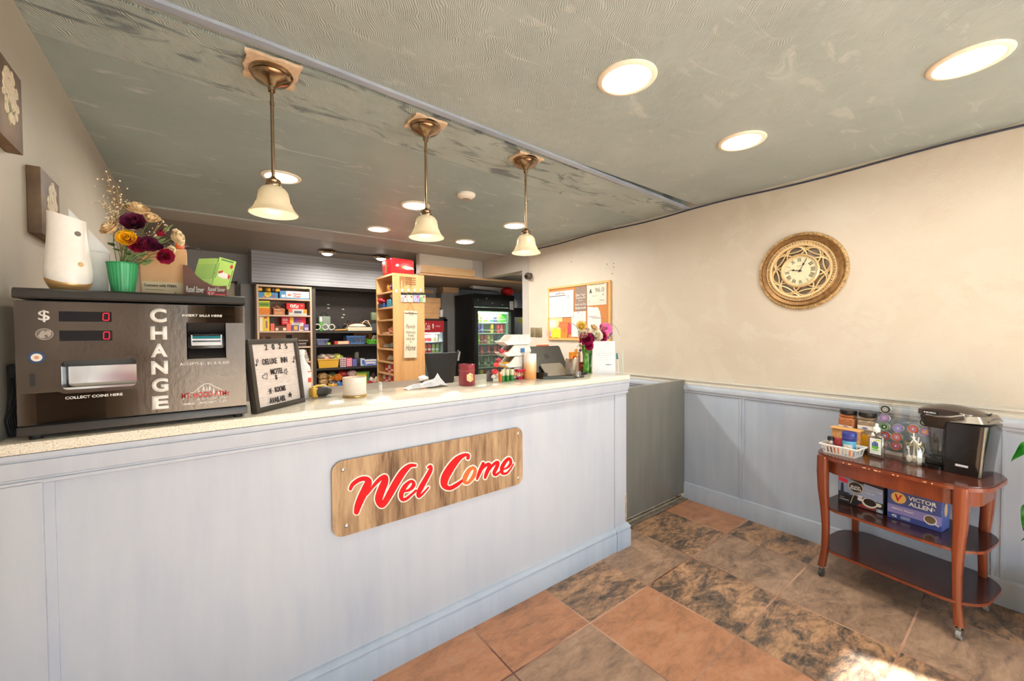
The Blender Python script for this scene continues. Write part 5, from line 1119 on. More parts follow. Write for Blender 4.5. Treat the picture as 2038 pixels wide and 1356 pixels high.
carton('candy_box', 'long red candy box with yellow and purple stripes lying on the third shelf', 'box', a.x, b.x, zs[2]+.0755, a.z+.01, BY+.035, .15, (204, 24, 44), [(.34, 0, .48, 1, (236, 180, 50)), (.5, .2, .62, 1, (90, 60, 120)), (.66, 0, .78, .9, (150, 50, 100))], [('SKOR', .14, .65, .2, .3, W_, .02), ('candy', .14, .3, .18, .2, W_)], 'candy boxes on the pale bookcase')
for i, (l, r) in enumerate(((142, 240), (300, 405), (705, 822))):
    a, b = c5(l, 1035 if i == 2 else 1070), c5(r, 1120); p0 = P(*a, 'y', BY+.16); p1 = P(*b, 'y', BY+.16); q = MB()
    q.box((p0.x, BY+.292, p1.z), (p1.x, BY+.2995, p0.z)); q.box((p0.x+.006, BY+.288, p1.z+.006), (p1.x-.006, BY+.293, p0.z-.006)); single('outlet_box', ('left dim outlet plate', 'middle brown outlet plate', 'dark square outlet opening')[i]+' on the back of the bookcase', 'outlet', q, M(((150, 110, 80), (120, 84, 60), (40, 30, 26))[i], .5), group='outlet plates behind the bookcase shelves')
for i, (l, tp, r, c_, lab) in enumerate(((905, 1150, 1100, (46, 40, 38), 'black case with pale edge'), (920, 1205, 1060, (70, 60, 54), 'dark case under the black case'))):
    a = P(*c5(l, tp), 'y', BY+.02); b = P(*c5(r, tp), 'y', BY+.02)
    carton('disc_case', lab+' on the fourth shelf of the bookcase', 'case', a.x, b.x, zs[3]+(.0465 if i == 0 else .001), zs[3]+(.085 if i == 0 else .045), BY+.02, .2, c_, [(0, .7, 1, .9, (190, 170, 150))], group='cases on the lower bookcase shelves')
for i in range(4):
    carton('book', ('pinkish white', 'pale grey', 'beige', 'light grey')[i]+' book in the stack on the fifth bookcase shelf, %s' % ('bottom', 'second', 'third', 'top')[i], 'book', .93, 1.12-.01*i, zs[4]+.001+.037*i, zs[4]+.0365+.037*i, BY+.02, .2, ((206, 196, 186), (176, 170, 164), (206, 190, 170), (212, 206, 202))[i], [(.2, .3, .8, .6, (150, 120, 120))], group='books stacked on the fifth bookcase shelf')
# ---------------------------------------------------------------- black shelving unit
SY = 5.85
t = thing('shelving_unit', 'black open shelving unit full of household clutter right of the pale bookcase', 'shelving unit', (1.165, SY, 0))
SW = 1.19; szs = [1.427, 1.24, .926, .624]
m_bsh = M((44, 40, 38), .5); m_bin_ = M((58, 52, 46), .6, var=.15)
for x in (0, SW-.045): q = MB(); q.box((x, 0, 0), (x+.045, .345, 2.015)); q.part('side_panel', M((70, 62, 54), .5), t)
q = MB(); q.box((.045, .01, 1.985), (SW-.045, .345, 2.015)); q.part('top_panel', m_bsh, t)
q = MB(); q.box((.045, .33, 0), (SW-.045, .345, 1.985)); q.part('back_panel', m_bin_, t)
for z in szs: q = MB(); q.box((.045, .0, z-.03), (SW-.045, .33, z)); q.part('shelf', m_bsh, t)
q = MB()
for x, z in ((.28, 1.80), (.28, 1.75), (.48, 1.74), (.49, 1.66), (.47, 1.62)): q.prism([(x-.02, z), (x+.015, z-.006), (x+.018, z+.006), (x-.006, z+.012)], .326, .331, 'y')
q.part('paint_chip', M((220, 214, 200), .6), t)
def c6(x, y): return (620+x/7.533, 620+y/7.533)
GB_ = 'clutter on the black shelving unit'
def sb(name, label, l, tp, r, bt, col, prints=(), words=(), lev=0, dy=.02, d=.18, cat='box', group=None):
    (a, b), (c_, e) = c6(l, tp), c6(r, bt); pa = P(a, b, 'y', SY+dy); pb = P(c_, e, 'y', SY+dy)
    up_ = (szs[lev-1]-.034) if lev else 1.98
    return carton(name, label, cat, max(pa.x, 1.213), min(pb.x, 2.30), szs[lev]+.0008, min(max(pa.z, szs[lev]+.02), up_), SY+dy, d, col, prints, words, group)
def sp_(x, y, dy=.06): a = c6(x, y); return P(a[0], a[1], 'y', SY+dy)
# top shelf
p = sp_(210, 190); t = thing('hand_lamp', 'grey green storage case with black carrying handle on the top black shelf', 'case', (max(p.x, 1.32), SY+.14, szs[0]+.001))
q = MB(); q.bbox((-.075, -.04, 0), (.075, .06, .20), .01); q.part('case_body', M((128, 140, 128), .5), t)
q = MB(); q.tube([(-.05+.1*i/8, 0, .20+.06*math.sin(math.pi*i/8)) for i in range(9)], .006, 6); q.part('handle', m_black, t); t.name = 'storage_case'
p = sp_(135, 200); t = thing('spray_bottle', 'white topped green bottle at the left of the top black shelf', 'bottle', (p.x, SY+.05, szs[0]))
q = MB(); q.lathe([(.028, 0), (.028, .10), (.012, .13)], n=16); q.part('body', M((80, 150, 60), .4), t); q = MB(); q.lathe([(.018, .125), (.02, .15), (.012, .185), (.006, .19)], n=16); q.part('cap', M((226, 222, 212), .4), t)
for i, (x, y) in enumerate(((205, 235), (85, 200), (300, 235))):
    p = sp_(x, y, .03); q = MB(); n_ = 40; rr = random.Random(i)
    q.tube([( (.045-.001*k_*(.3))*math.cos(k_*.5), .012*math.sin(k_*1.3)-.0, .047+(.043-.0003*k_)*math.sin(k_*.5)) for k_ in range(n_)], .004, 6)
    single('cord_coil', ('round coil of white cord', 'small coil of white cord at the far left', 'flattened coil of white cord')[i]+' on the top black shelf', 'cord', q, M((226, 222, 210), .5), (p.x, SY+.025, szs[0]+.004), group='cord coils on the top black shelf')
for i in range(9):
    rr = random.Random(20+i); q = MB(); x0 = rr.uniform(-.08, .0); pts = [(x0+.03*k_*rr.uniform(.5, 1.4), rr.uniform(-.03, .05), abs(rr.gauss(.05, .035))+.01) for k_ in range(7)]
    q.tube(pts, .006, 6); p = sp_(400+i*45, 230); c_ = [(36, 34, 34), (60, 70, 96), (44, 40, 40), (190, 150, 70), (34, 34, 38), (150, 60, 50), (40, 40, 44), (210, 140, 70), (50, 50, 60)][i]
    single('cable', '%s cable tangled on the top black shelf, %s from the left' % (('black', 'slate blue', 'charcoal', 'mustard', 'jet black', 'rust red', 'dark grey', 'orange', 'blue grey')[i], 'first second third fourth fifth sixth seventh eighth ninth'.split()[i]), 'cable', q, M(c_, .5), (p.x, SY+.11, szs[0]), group='tangled cables on the top black shelf')
p = sp_(440, 270); q = MB(); q.tube([(-.09, 0, .008), (-.03, .01, .012), (.04, -.005, .014), (.10, .01, .03), (.13, .03, .018)], .010, 6); single('orange_strap', 'orange webbing strap hanging at the front of the top black shelf', 'strap', q, M((222, 160, 60), .5), (p.x, SY+.02, szs[0]+.002))
sb('router_box', 'long cream coloured power strip box on the top black shelf', 545, 235, 908, 288, (220, 208, 180), dy=.01, lev=0, cat='box')
p = sp_(690, 215, .08); q = MB(); q.lathe([(.12, 0), (.118, .012), (.09, .028), (.03, .04), (.0001, .042)], n=32, sy=.55); single('router', 'pale domed device lying on the cream power strip box', 'device', q, M((226, 214, 190), .4), (p.x, SY+.09, szs[0]+.062))
p = sp_(820, 200, .05); q = MB(); q.tube([(-.07+.14*i/10, 0, .0+.085*math.sin(math.pi*i/10)) for i in range(11)], .005, 6); single('cord', 'white cord arching above the cream power strip box', 'cord', q, m_white, (p.x, SY+.06, szs[0]+.064))
sb('storage_box', 'dark grey box with white tape at the right of the top black shelf', 908, 180, 975, 290, (70, 74, 74), dy=.01, lev=0)
p = sp_(940, 120, .05); q = MB(); q.bbox((-.045, -.03, 0), (.045, .05, .115), .006); single('jar', 'greenish glass block standing on the dark grey box', 'jar', q, M((120, 136, 104), .4, var=.2), (p.x, SY+.05, szs[0]+.152))
# second shelf
def basket(name, label, x0, x1, z, h, y, d, col, slots=8, cat='basket', flare=.012):
    """open basket with slotted sides"""
    w = x1-x0; t = thing(name, label, cat, ((x0+x1)/2, y, z)); m_ = M(col, .45); q = MB(); f = flare
    def ring(zz, g, th=.003): return [(-w/2-g, -g), (w/2+g, -g), (w/2+g, d+g), (-w/2-g, d+g)]
    q.box((-w/2, 0, 0), (w/2, d, .003)); 
    for (za, zb) in ((0, h*.16), (h*.80, h)):
        ga, gb = f*za/h, f*zb/h
        for a, b in ((0, 1), (1, 2), (2, 3), (3, 0)):
            A, B = ring(za, ga), ring(zb, gb); q.add([(*A[a], za), (*A[b], za), (*B[b], zb), (*B[a], zb)], [(0, 1, 2, 3)])
    ga, gb = f*.16, f*.8
    for sd in range(4):
        A, B = ring(0, ga), ring(0, gb); a, b = sd, (sd+1) % 4; L = math.hypot(A[b][0]-A[a][0], A[b][1]-A[a][1]); n_ = max(3, int(slots*L/w))
        for i in range(n_+1):
            u = i/n_; us = .22/n_
            for_ = lambda Q, uu: (Q[a][0]+(Q[b][0]-Q[a][0])*uu, Q[a][1]+(Q[b][1]-Q[a][1])*uu)
            u0, u1 = max(0, u-us), min(1, u+us); q.add([(*for_(A, u0), h*.16), (*for_(A, u1), h*.16), (*for_(B, u1), h*.8), (*for_(B, u0), h*.8)], [(0, 1, 2, 3)])
    q.part('slotted_sides', m_, t, None); q = MB()
    rg = [(-w/2-f*1.5, -f*1.5), (w/2+f*1.5, -f*1.5), (w/2+f*1.5, d+f*1.5), (-w/2-f*1.5, d+f*1.5)]
    q.tube([(a, b, h) for a, b in rg], .0045, 6, True); q.part('rim', m_, t); return t
def sbk(name, label, l, tp, r, lev, col, dy=.03, d=.16, slots=8):
    a = sp_(l, tp, dy); b = sp_(r, tp, dy); return basket(name, label, max(a.x, 1.235), b.x, szs[lev]+.001, a.z-szs[lev], SY+dy, d, col, slots)
sbk('plastic_basket', 'small lilac blue slotted basket at the left of the second black shelf', 82, 420, 238, 1, (132, 140, 180), slots=6)
sb('pill_box', 'small lime green box beside the lilac basket', 238, 470, 285, 500, (160, 200, 60), lev=1, d=.05)
sb('tissue_box', 'flat red and cream carton on the second black shelf', 345, 448, 575, 500, (186, 60, 50), [(.22, .1, .92, .95, (226, 196, 160))], lev=1)
sb('folder_box', 'mustard brown file box behind the blue basket', 640, 318, 910, 490, (206, 146, 56), [(.1, .55, .8, .9, (120, 44, 50))], lev=1, dy=.22, d=.08)
sbk('plastic_basket', 'large blue slotted basket in the middle of the second black shelf', 535, 375, 790, 1, (78, 122, 178), slots=9)
sbk('plastic_basket', 'bright green basket at the right of the second black shelf', 848, 430, 985, 1, (80, 206, 40), slots=6)
for i in range(4):
    p = sp_(895+i*18, 395); q = MB(); q.box((-.006, -.004, 0), (.006, .004, .12)); q.v = [Matrix.Rotation(R(22), 3, 'Y') @ v for v in q.v]
    single('pencil', '%s stick poking out of the bright green basket' % ('white', 'tan', 'grey', 'brown')[i], 'stick', q, M(((220, 216, 206), (190, 150, 110), (150, 150, 150), (110, 80, 60))[i], .5), (p.x, SY+.09, szs[1]+.01), group='sticks in the green basket')
# third shelf
a = sp_(95, 730, .02); b = sp_(415, 730, .02); t = thing('storage_bin', 'yellow plastic bin overflowing with bags on the third black shelf', 'bin', ((a.x+b.x)/2, SY+.02, szs[2]+.001)); w = (b.x-a.x)/2; h = a.z-szs[2]
q = MB(); my = M((226, 176, 62), .4)
for A, B in ((((-w*.88, .01), (w*.88, .01)), ((-w, 0), (w, 0))), (((w*.88, .01), (w*.88, .19)), ((w, 0), (w, .2))), (((w*.88, .19), (-w*.88, .19)), ((w, .2), (-w, .2))), (((-w*.88, .19), (-w*.88, .01)), ((-w, .2), (-w, 0)))):
    q.add([(*A[0], 0), (*A[1], 0), (*B[1], h), (*B[0], h)], [(0, 1, 2, 3)])
q.add([(-w*.88, .01, 0), (w*.88, .01, 0), (w*.88, .19, 0), (-w*.88, .19, 0)], [(0, 1, 2, 3)]); q.part('tub', my, t, None)
q = MB(); q.tube([(-w, 0, h), (w, 0, h), (w, .2, h), (-w, .2, h)], .007, 6, True); q.part('rim', my, t)
def blob(name, label, x, y, z, sx, sy, sz, col, seed, group=None, cat='bag', rough=.4):
    rr = random.Random(seed); q = MB(); g = [[rr.uniform(.72, 1.15) for _ in range(14)] for _ in range(9)]
    vs = []; n_, m_ = 14, 8
    for j in range(m_+1):
        for i in range(n_):
            th = math.pi*j/m_; r = g[j][i]; vs.append((sx*r*math.sin(th)*math.cos(2*math.pi*i/n_), sy*r*math.sin(th)*math.sin(2*math.pi*i/n_), sz*(1-math.cos(th)*(r if 0 < j < m_ else 1))))
    q.add(vs, [(j*n_+i, j*n_+(i+1) % n_, (j+1)*n_+(i+1) % n_, (j+1)*n_+i) for j in range(m_) for i in range(n_)])
    return single(name, label, cat, q, M(col, rough, var=.12, scale=25), (x, y, z), group=group, smooth=25)
for i, (x, y, sx, sz, c_, lb_) in enumerate(((130, 690, .07, .09, (196, 186, 166), 'beige cloth bag at the left'), (205, 680, .085, .07, (222, 150, 130), 'salmon pink bag in the middle'), (275, 640, .07, .06, (190, 170, 150), 'tan crumpled bag at the top'), (385, 680, .075, .085, (186, 190, 90), 'olive yellow bag at the right'), (320, 700, .05, .045, (120, 190, 200), 'small aqua packet between the bags'))):
    p = sp_(x, y, .1); blob('crumpled_bag', lb_+' heaped in the yellow bin', max(p.x, 1.31), SY+.11, szs[2]+h*.72+(.03 if i == 2 else 0), sx, .07, sz*.6, c_, i, 'bags in the yellow bin')
for i, (l, r, c_, lab) in enumerate(((430, 522, (200, 196, 200), 'white and red gridded pack'), (526, 610, (206, 70, 90), 'pinkish red pack'), (612, 678, (58, 70, 140), 'navy blue pack'))):
    sb('battery_pack', lab+' standing in the row on the third black shelf', l, 700 if i < 2 else 715, r, 840, c_, [(.1+.3*k_, .1+.22*j, .3+.3*k_, .25+.22*j, (150, 60, 80) if i == 0 else (236, 200, 206) if i == 1 else (120, 130, 190)) for k_ in range(3) for j in range(4)], lev=2, d=.08, cat='pack', group=None)
a = sp_(640, 612, .04); b = sp_(732, 860, .04); t = thing('glass_tumbler', 'tall clear plastic container on the third black shelf', 'container', ((a.x+b.x)/2, SY+.06, szs[2]+.001)); w = (b.x-a.x)/2
q = MB(); q.lathe([(w*.9, 0), (w, .01), (w, a.z-szs[2]-.01), (w*.9, a.z-szs[2])], n=20, sy=.6); q.part('container', GLASS((200, 200, 196), .14, .1), t)
q = MB(); q.lathe([(w*.85, .05), (w*.85, .18)], n=16, sy=.55); q.part('contents', M((52, 52, 50), .5), t)
sb('tissue_box', 'blue and lilac patterned box at the right of the third black shelf', 795, 725, 975, 830, (120, 150, 206), [(0, .75, 1, 1, (216, 210, 190)), (.1, .3, .9, .6, (216, 210, 226)), (.2, .15, .7, .3, (60, 80, 150))], lev=2)
sb('tissue_box', 'white cornered box half behind the tall clear container', 735, 710, 800, 830, (196, 206, 216), [(.3, .2, 1, .8, (90, 110, 180))], lev=2, dy=.05)
# fourth shelf: heap of snack bags
hc = [(120, 960, (176, 140, 84)), (190, 980, (120, 96, 60)), (250, 1000, (214, 150, 40)), (320, 950, (90, 110, 80)), (170, 1040, (196, 160, 110)), (390, 980, (222, 130, 50)), (470, 920, (170, 50, 50)), (540, 900, (140, 36, 40)), (600, 900, (190, 160, 150)), (300, 1060, (60, 50, 50)), (400, 1080, (70, 130, 200)), (350, 1120, (90, 150, 210)), (300, 1140, (206, 150, 50))]
nm_ = ['tan', 'brown', 'golden', 'olive', 'beige', 'orange', 'red', 'dark red', 'pale pink', 'black', 'blue', 'light blue', 'mustard']
for i, (x, y, c_) in enumerate(hc):
    p = sp_(x, y, .1); blob('snack_bag', '%s snack bag in the heap on the lowest visible black shelf' % nm_[i], max(p.x, 1.30), SY+.07+.02*(i % 4), max(szs[3]+.001, min(p.z-.06, .77)), .07, .05, .05, c_, 40+i, 'snack bags heaped on the lowest black shelf')
sb('game_box', 'green and yellow box behind the white drum candle', 600, 920, 870, 1190, (206, 200, 50), [(0, .9, 1, 1, (80, 150, 70)), (.85, 0, 1, .9, (60, 130, 80)), (.1, .1, .8, .8, (226, 206, 70))], lev=3, dy=.06)
for i in range(5):
    p = sp_(880+i*22, 1080-(i % 3)*55, .05); blob('snack_bag', '%s printed packet bunched at the right end of the lowest black shelf' % ('red and white', 'pale', 'dark', 'pinkish', 'cream')[i], p.x, SY+.06, max(szs[3], p.z-.05), .04, .04, .05, ((190, 60, 70), (220, 210, 200), (70, 50, 50), (200, 150, 150), (226, 210, 180))[i], 70+i, 'packets at the right end of the lowest black shelf')

# ---------------------------------------------------------------- plywood pantry unit with wares
PX0, PX1, PY0, PY1, PZ = 1.553, 1.894, 4.0, 4.505, 2.005
t = thing('pantry_shelf', 'tall birch plywood shelf unit with a solid side facing the counter', 'shelf unit', (PX0, PY0, 0))
pw, pd = PX1-PX0, PY1-PY0
q = MB(); q.box((0, 0, 0), (pw, .02, PZ)); side = q.part('side_panel', m_ply, t)
q = MB(); q.box((0, pd-.02, 0), (pw, pd, PZ)); q.part('side_panel', m_ply, t)
q = MB(); q.box((0, .02, PZ-.02), (pw, pd-.02, PZ)); q.part('top_panel', m_plyx, t)
q = MB(); q.box((pw-.01, .02, 0), (pw, pd-.02, PZ-.02)); q.part('back_panel', m_ply, t)
pzs = []
for py in (578.5, 610, 635, 665, 695, 722, 746, 770): pzs.append(P(783, py, 'y', 4.02).z)
for z in pzs: q = MB(); q.box((0, .02, z-.016), (pw-.01, pd-.02, z)); q.part('shelf', m_plyx, t)
q = MB(); rr = random.Random(2)
for i in range(9): x = .07+.015*i; q.prism([(x, PZ-.03), (x+.012, PZ-.03), (x+.009, PZ-.05-rr.uniform(.02, .12)), (x+.003, PZ-.05-rr.uniform(.02, .10))], -.0006, .0, 'y')
for i in range(4): q.box((.135, -.0009, PZ-.045-.022*i), (.245, 0, PZ-.033-.022*i))
q.part('glue_stain', M((150, 98, 50), .8, var=.3, scale=60), t)
q = MB()
for x, z in ((.33, 1.97), (.33, 1.6), (.33, 1.3), (.33, .98), (.02, 1.3), (.09, 1.3), (.02, 1.97), (.30, 1.3)): q.cyl((x, -.001, z), (x, .001, z), .003, n=8)
q.part('screw_head', m_charc, t)
for i in range(5):
    p = P(789+i*12.2+(8 if i else 0)*0, 579-(1 if i else 0), 'y', 3.99); q = MB(); q.prism(rpoly(-.010, -.016, .010, .016, .008), -.004, 0, 'y'); q.tube([(0, -.004, -.006), (0, -.016, -.012), (0, -.018, -.004)], .003, 6)
    single('adhesive_hook', 'clear adhesive hook on the plywood panel, %s from the left' % 'first second third fourth fifth'.split()[i], 'hook', q, M((236, 224, 206), .3), (p.x, PY0-.0005, p.z), group='adhesive hooks on the plywood panel')
for i, (c_, l, r) in enumerate((((226, 214, 206), 798, 810.5), ((214, 224, 180), 811, 822.5), ((170, 160, 206), 823, 835), ((176, 212, 160), 835.5, 847))):
    a = P(l, 584, 'y', 3.985); b = P(r, 602, 'y', 3.985); w = (b.x-a.x)/2; h = a.z-b.z
    t = thing('earphone_pack', '%s earphone pack hanging from a hook on the plywood panel' % ('white', 'yellow green', 'lilac', 'mint green')[i], 'earphones', ((a.x+b.x)/2, 3.985, b.z), 0, 'earphone packs on hooks')
    q = MB(); q.bbox((-w, 0, 0), (w, .008, h), .002, 1); q.part('blister', M(c_, .3), t); q = MB(); q.box((-w, -.001, h*.83), (w, .006, h+.008)); q.part('header_card', m_black, t)
    q = MB(); q.tube([(-w*.5+.012*math.cos(k_*.6), -.002, h*.3+.02*math.sin(k_*.6)) for k_ in range(14)], .002, 5); q.part('coiled_wire', M((60, 60, 64) if i in (0, 3) else (240, 240, 240), .4), t)
    q = MB(); q.cyl((w*.4, -.002, h*.62), (w*.4, 0, h*.62), .010, n=16); q.part('round_logo', M((214, 60, 90), .4), t)
# hanging wooden plaque
a = P(803, 619, 'y', 3.98); b = P(829, 712, 'y', 3.98); w = (b.x-a.x)/2; h = a.z-b.z
t = thing('wooden_plaque', 'narrow whitewashed wooden plaque with script, hung on the plywood panel by twine', 'sign', ((a.x+b.x)/2, 3.975, b.z)); t.rotation_euler = (0, R(1.2), 0)
q = MB(); q.bbox((-w, 0, 0), (w, .012, h), .001, 1); q.part('board', mat_wood('whitewashed_board', (222, 206, 178), (238, 226, 202), 2, .6), t)
q = MB(); q.tube([(-w*.6, .004, h), (0, .010, h+.085), (w*.6, .004, h)], .0022, 5); q.part('twine', M((170, 130, 84), .8), t)
q = MB(); q.cyl((-w*1.02, -.003, h*.955), (w*1.02, -.003, h*.955), .005, n=8)
for s_ in (1, -1): q.tube([(0, -.006, h*.955), (s_*.025, -.008, h*.985), (s_*.03, -.008, h*.96), (0, -.006, h*.955), (s_*.02, -.006, h*.90)], .003, 5)
q.part('ribbon_bow', M((120, 110, 90), .7), t)
mk = M((96, 76, 56), .6)
text('Family', mk, t, (0, -.0008, h*.66), w=w*1.6, h=.055, shear=.4); text('MAKES', mk, t, (0, -.0008, h*.545), w=w*1.5, h=.022); text('THIS', mk, t, (0, -.0008, h*.475), w=w*1.0, h=.022)
text('HOUSE', mk, t, (0, -.0008, h*.405), w=w*1.35, h=.022); text('a', mk, t, (0, -.0008, h*.345), w=w*.2, h=.014, shear=.3); text('Home', mk, t, (0, -.0008, h*.22), w=w*1.6, h=.06, shear=.4)
# wares on the pantry shelves (open side faces left)
def ware(kind, label, u, lev, sx, sy, sz, col, seed=0, name='snack_bag', zadd=0, xo=.0, group='wares on the plywood shelves'):
    sy = min(sy, .09); u = min(max(u, (sy*1.16+.004)/(pd-.04)), 1-(sy*1.16+.004)/(pd-.04)); x, y, z = PX0+.06+xo, PY0+.02+u*(pd-.04), (pzs[lev] if lev >= 0 else PZ)+zadd+.0005
    if kind == 'blob': return blob(name, label, x, y, z, sx, sy, sz, col, seed, group)
    if kind == 'box': q = MB(); q.bbox((-sx, -sy, 0), (sx, sy, sz*2), .003, 1); return single(name, label, 'box', q, M(col, .45), (x, y, z), group=group)
for a in (('blob', 'dark capped bag on the top plywood shelf', .25, 0, .04, .05, .05, (60, 44, 60), 1), ('blob', 'orange bag on the top plywood shelf', .45, 0, .04, .06, .045, (206, 120, 40), 2), ('blob', 'lilac packet on the top plywood shelf', .12, 0, .035, .04, .05, (160, 150, 210), 3),
          ('box', 'blue carton under the red bag on the second plywood shelf', .78, 1, .05, .075, .025, (40, 74, 130), 0, 'carton'), ('box', 'teal carton on the second plywood shelf', .30, 1, .05, .05, .04, (60, 130, 150), 0, 'carton'), ('blob', 'red bag lying on the blue carton on the second plywood shelf', .80, 1, .07, .12, .03, (200, 36, 44), 5, 'snack_bag', .052, -.02), ('blob', 'cream and red packet on the teal carton', .25, 1, .035, .04, .03, (226, 190, 170), 6, 'snack_bag', .082),
          ('box', 'small grey framed box on the third plywood shelf', .12, 2, .02, .035, .022, (150, 150, 150), 0, 'carton'), ('blob', 'salmon pink packet heap on the fourth plywood shelf', .3, 3, .05, .09, .04, (214, 130, 96), 8), ('box', 'clear edged tray on the fourth plywood shelf', .5, 3, .05, .22, .008, (186, 150, 120), 0, 'tray', 0, -.0),
          ('blob', 'silver and green wrapped packet on the fifth plywood shelf', .25, 4, .05, .06, .035, (120, 130, 120), 10), ('blob', 'grey printed bag at the far end of the fifth plywood shelf', .6, 4, .05, .06, .025, (150, 140, 130), 11),
          ('blob', 'grey beige net bag on the sixth plywood shelf', .35, 5, .05, .12, .035, (170, 150, 130), 12)): ware(*a)
def can(name, label, cat, loc, r, h, col, band=None, group=None, bottle=False, cap=None):
    t = thing(name, label, cat, loc, 0, group); q = MB()
    if bottle: q.lathe([(r*.85, 0), (r, .006), (r, h*.55), (r*.85, h*.68), (r*.4, h*.86), (r*.38, h*.92)], n=12)
    else: q.lathe([(r*.85, 0), (r, .005), (r, h-.010), (r*.85, h)], n=12)
    q.part('bottle' if bottle else 'body', M(col, .3), t)
    if band: q = MB(); q.lathe([(r*1.015, h*.3), (r*1.015, h*.5)], n=12, cap=False); q.part('label_band', M(band, .4), t)
    q = MB(); q.lathe([(r*.42, h*.91), (r*.42, h)] if bottle else [(r*.8, h-.001), (r*.8, h+.002)], n=10); q.part('cap' if bottle else 'lid', M(cap or (190, 190, 190), .3, .7 if not cap else 0), t); return t
for j, (lev, n_) in enumerate(((6, 4), (7, 5))):
    for i in range(n_):
        can('food_can', '%s food can on the %s plywood shelf, %s from the open front' % (('red and white', 'red')[i % 2], ('seventh', 'lowest visible')[j], 'first second third fourth fifth'.split()[i]), 'can', (PX0+.055, PY0+.07+.078*i, pzs[lev]+.0005), .032, .09, ((206, 190, 180), (196, 40, 36))[i % 2], ((200, 40, 40), (220, 210, 190))[i % 2], 'food cans on the plywood shelves')
# red multipack bag on top
t = thing('noodle_pack', 'shiny red multipack bag with green lettering on top of the plywood unit', 'bag', (1.595, 4.12, PZ+.0005), R(0))
q = MB(); rr = random.Random(8); g = [[rr.uniform(-.006, .006) for _ in range(12)] for _ in range(12)]
def rb(x, y, z): return x
q.bbox((-.02, 0, 0), (.24, .26, .175), .02, 3); q.v = [Vector((v.x+.006*math.sin(v.z*60+v.y*30), v.y+.006*math.sin(v.x*50+v.z*35), v.z+.004*math.sin(v.x*45))) if v.z > .01 else v for v in q.v]
q.part('wrapper', M((204, 22, 28), .25, var=.08), t, 30)
q = MB(); q.prism([(.10, .075), (.13, .10), (.22, .09), (.235, .07), (.16, .06)], -.008, -.004, 'y'); q.part('printed_panel', M((196, 190, 160), .4), t)
q = MB(); q.prism([(.03, .095), (.05, .115), (.07, .10), (.05, .085)], -.009, -.005, 'y'); q.part('printed_panel', M((236, 226, 214), .4), t); q = MB(); q.prism([(.10, .08), (.13, .082), (.125, .098), (.105, .095)], -.0095, -.005, 'y'); q.part('printed_panel', M((90, 150, 60), .4), t)
o = text('NOODLE', M((70, 150, 60), .4), t, (-.028, .11, .085), w=.12, h=.03, rz=R(-90), bold=.03); o.rotation_euler = (Matrix.Rotation(R(-90), 3, 'Z') @ Matrix.Rotation(R(90), 3, 'X') @ Matrix.Rotation(R(90), 3, 'Z')).to_euler()

# ---------------------------------------------------------------- header timbers, column, light tube
q = MB(); a = P(844, 531.5, 'y', 4.82); b = P(944, 560, 'y', 4.82); q.box((2.235, 4.81, 2.168), (3.045, 4.848, 2.262)); 
tag(q.part('timber_beam', m_pine, None), 'bare pine board screwed along the white header panel', 'board')
q = MB(); a = P(878, 582, 'y', 6.0); b = P(912, 582, 'y', 6.0); q.box((a.x, 6.0, 0), (b.x, 6.19, 2.05)); struct('wall_column', q, m_grey)
t = thing('pine_cap', 'bare pine block around the top of the grey column', 'board', ((a.x+b.x)/2, 5.97, 2.052)); q = MB(); q.box((-.145, 0, 0), (.155, .03, .09)); q.part('front_board', m_pine, t); q = MB(); q.box((-.145, .03, 0), (-.115, .2, .09)); q.part('side_board', m_pine, t)
q = MB(); q.box((2.5, 6.12, 2.04), (3.06, 6.16, 2.10)); tag(q.part('timber_beam', m_pine, None), 'pine batten on the rear wall left of the column', 'board')
q = MB(); q.box((3.36, 6.10, 2.05), (3.395, 6.19, 2.11)); 
t = thing('tube_light', 'unlit white tube lamp under the soffit above the large cooler', 'lamp', (3.5, 5.6, 2.112)); q = MB(); q.cyl((0, 0, 0), (.62, .05, 0), .012, n=10); q.part('tube', m_white, t); q = MB(); q.box((-.01, -.02, .010), (.63, .08, .033)); q.part('fixture', m_white, t)

# ---------------------------------------------------------------- tall drinks cooler
CXa, CXb, CYf, CH = 3.36, 4.155, 5.35, 2.0
t = thing('drinks_cooler', 'large black glass door drinks cooler beyond the doorway', 'cooler', (CXa, CYf, 0)); cw = CXb-CXa
q = MB(); q.box((0, .06, 0), (.04, .58, CH)); q.box((cw-.04, .06, 0), (cw, .58, CH)); q.box((.04, .06, CH-.2), (cw-.04, .58, CH)); q.box((.04, .06, 0), (cw-.04, .58, .22)); q.box((.04, .54, .22), (cw-.04, .58, CH-.2)); q.part('cabinet', m_black, t)
q = MB(); q.box((.04, .50, .22), (cw-.04, .54, CH-.2)); q.box((.04, .1, .22), (.055, .5, CH-.2)); q.box((cw-.055, .1, .22), (cw-.04, .5, CH-.2)); q.part('liner', M((206, 216, 208), .4), t)
q = MB(); q.bbox((0, 0, CH-.205), (cw, .06, CH), .004); q.part('header_panel', M((20, 26, 26), .25), t)
q = MB(); 
for a, b in (((.02, .0, .2), (.075, .05, CH-.215)), ((cw-.075, 0, .2), (cw, .05, CH-.215)), ((.075, 0, CH-.27), (cw-.075, .05, CH-.215)), ((.075, 0, .2), (cw-.075, .05, .27))): q.box(a, b)
d_ = q.part('door_frame', m_blackm, t); q = MB(); q.box((.075, .02, .27), (cw-.075, .028, CH-.27)); q.part('pane', GLASS((238, 248, 240), .04), d_)
q = MB(); q.bbox((.005, -.035, .9), (.03, -.01, 1.35), .006); q.part('handle', m_black, d_)
q = MB(); q.box((.09, .10, CH-.30), (cw-.09, .14, CH-.28)); q.part('light_strip', EM((220, 255, 226), 9.0, 'cooler_tube'), t)
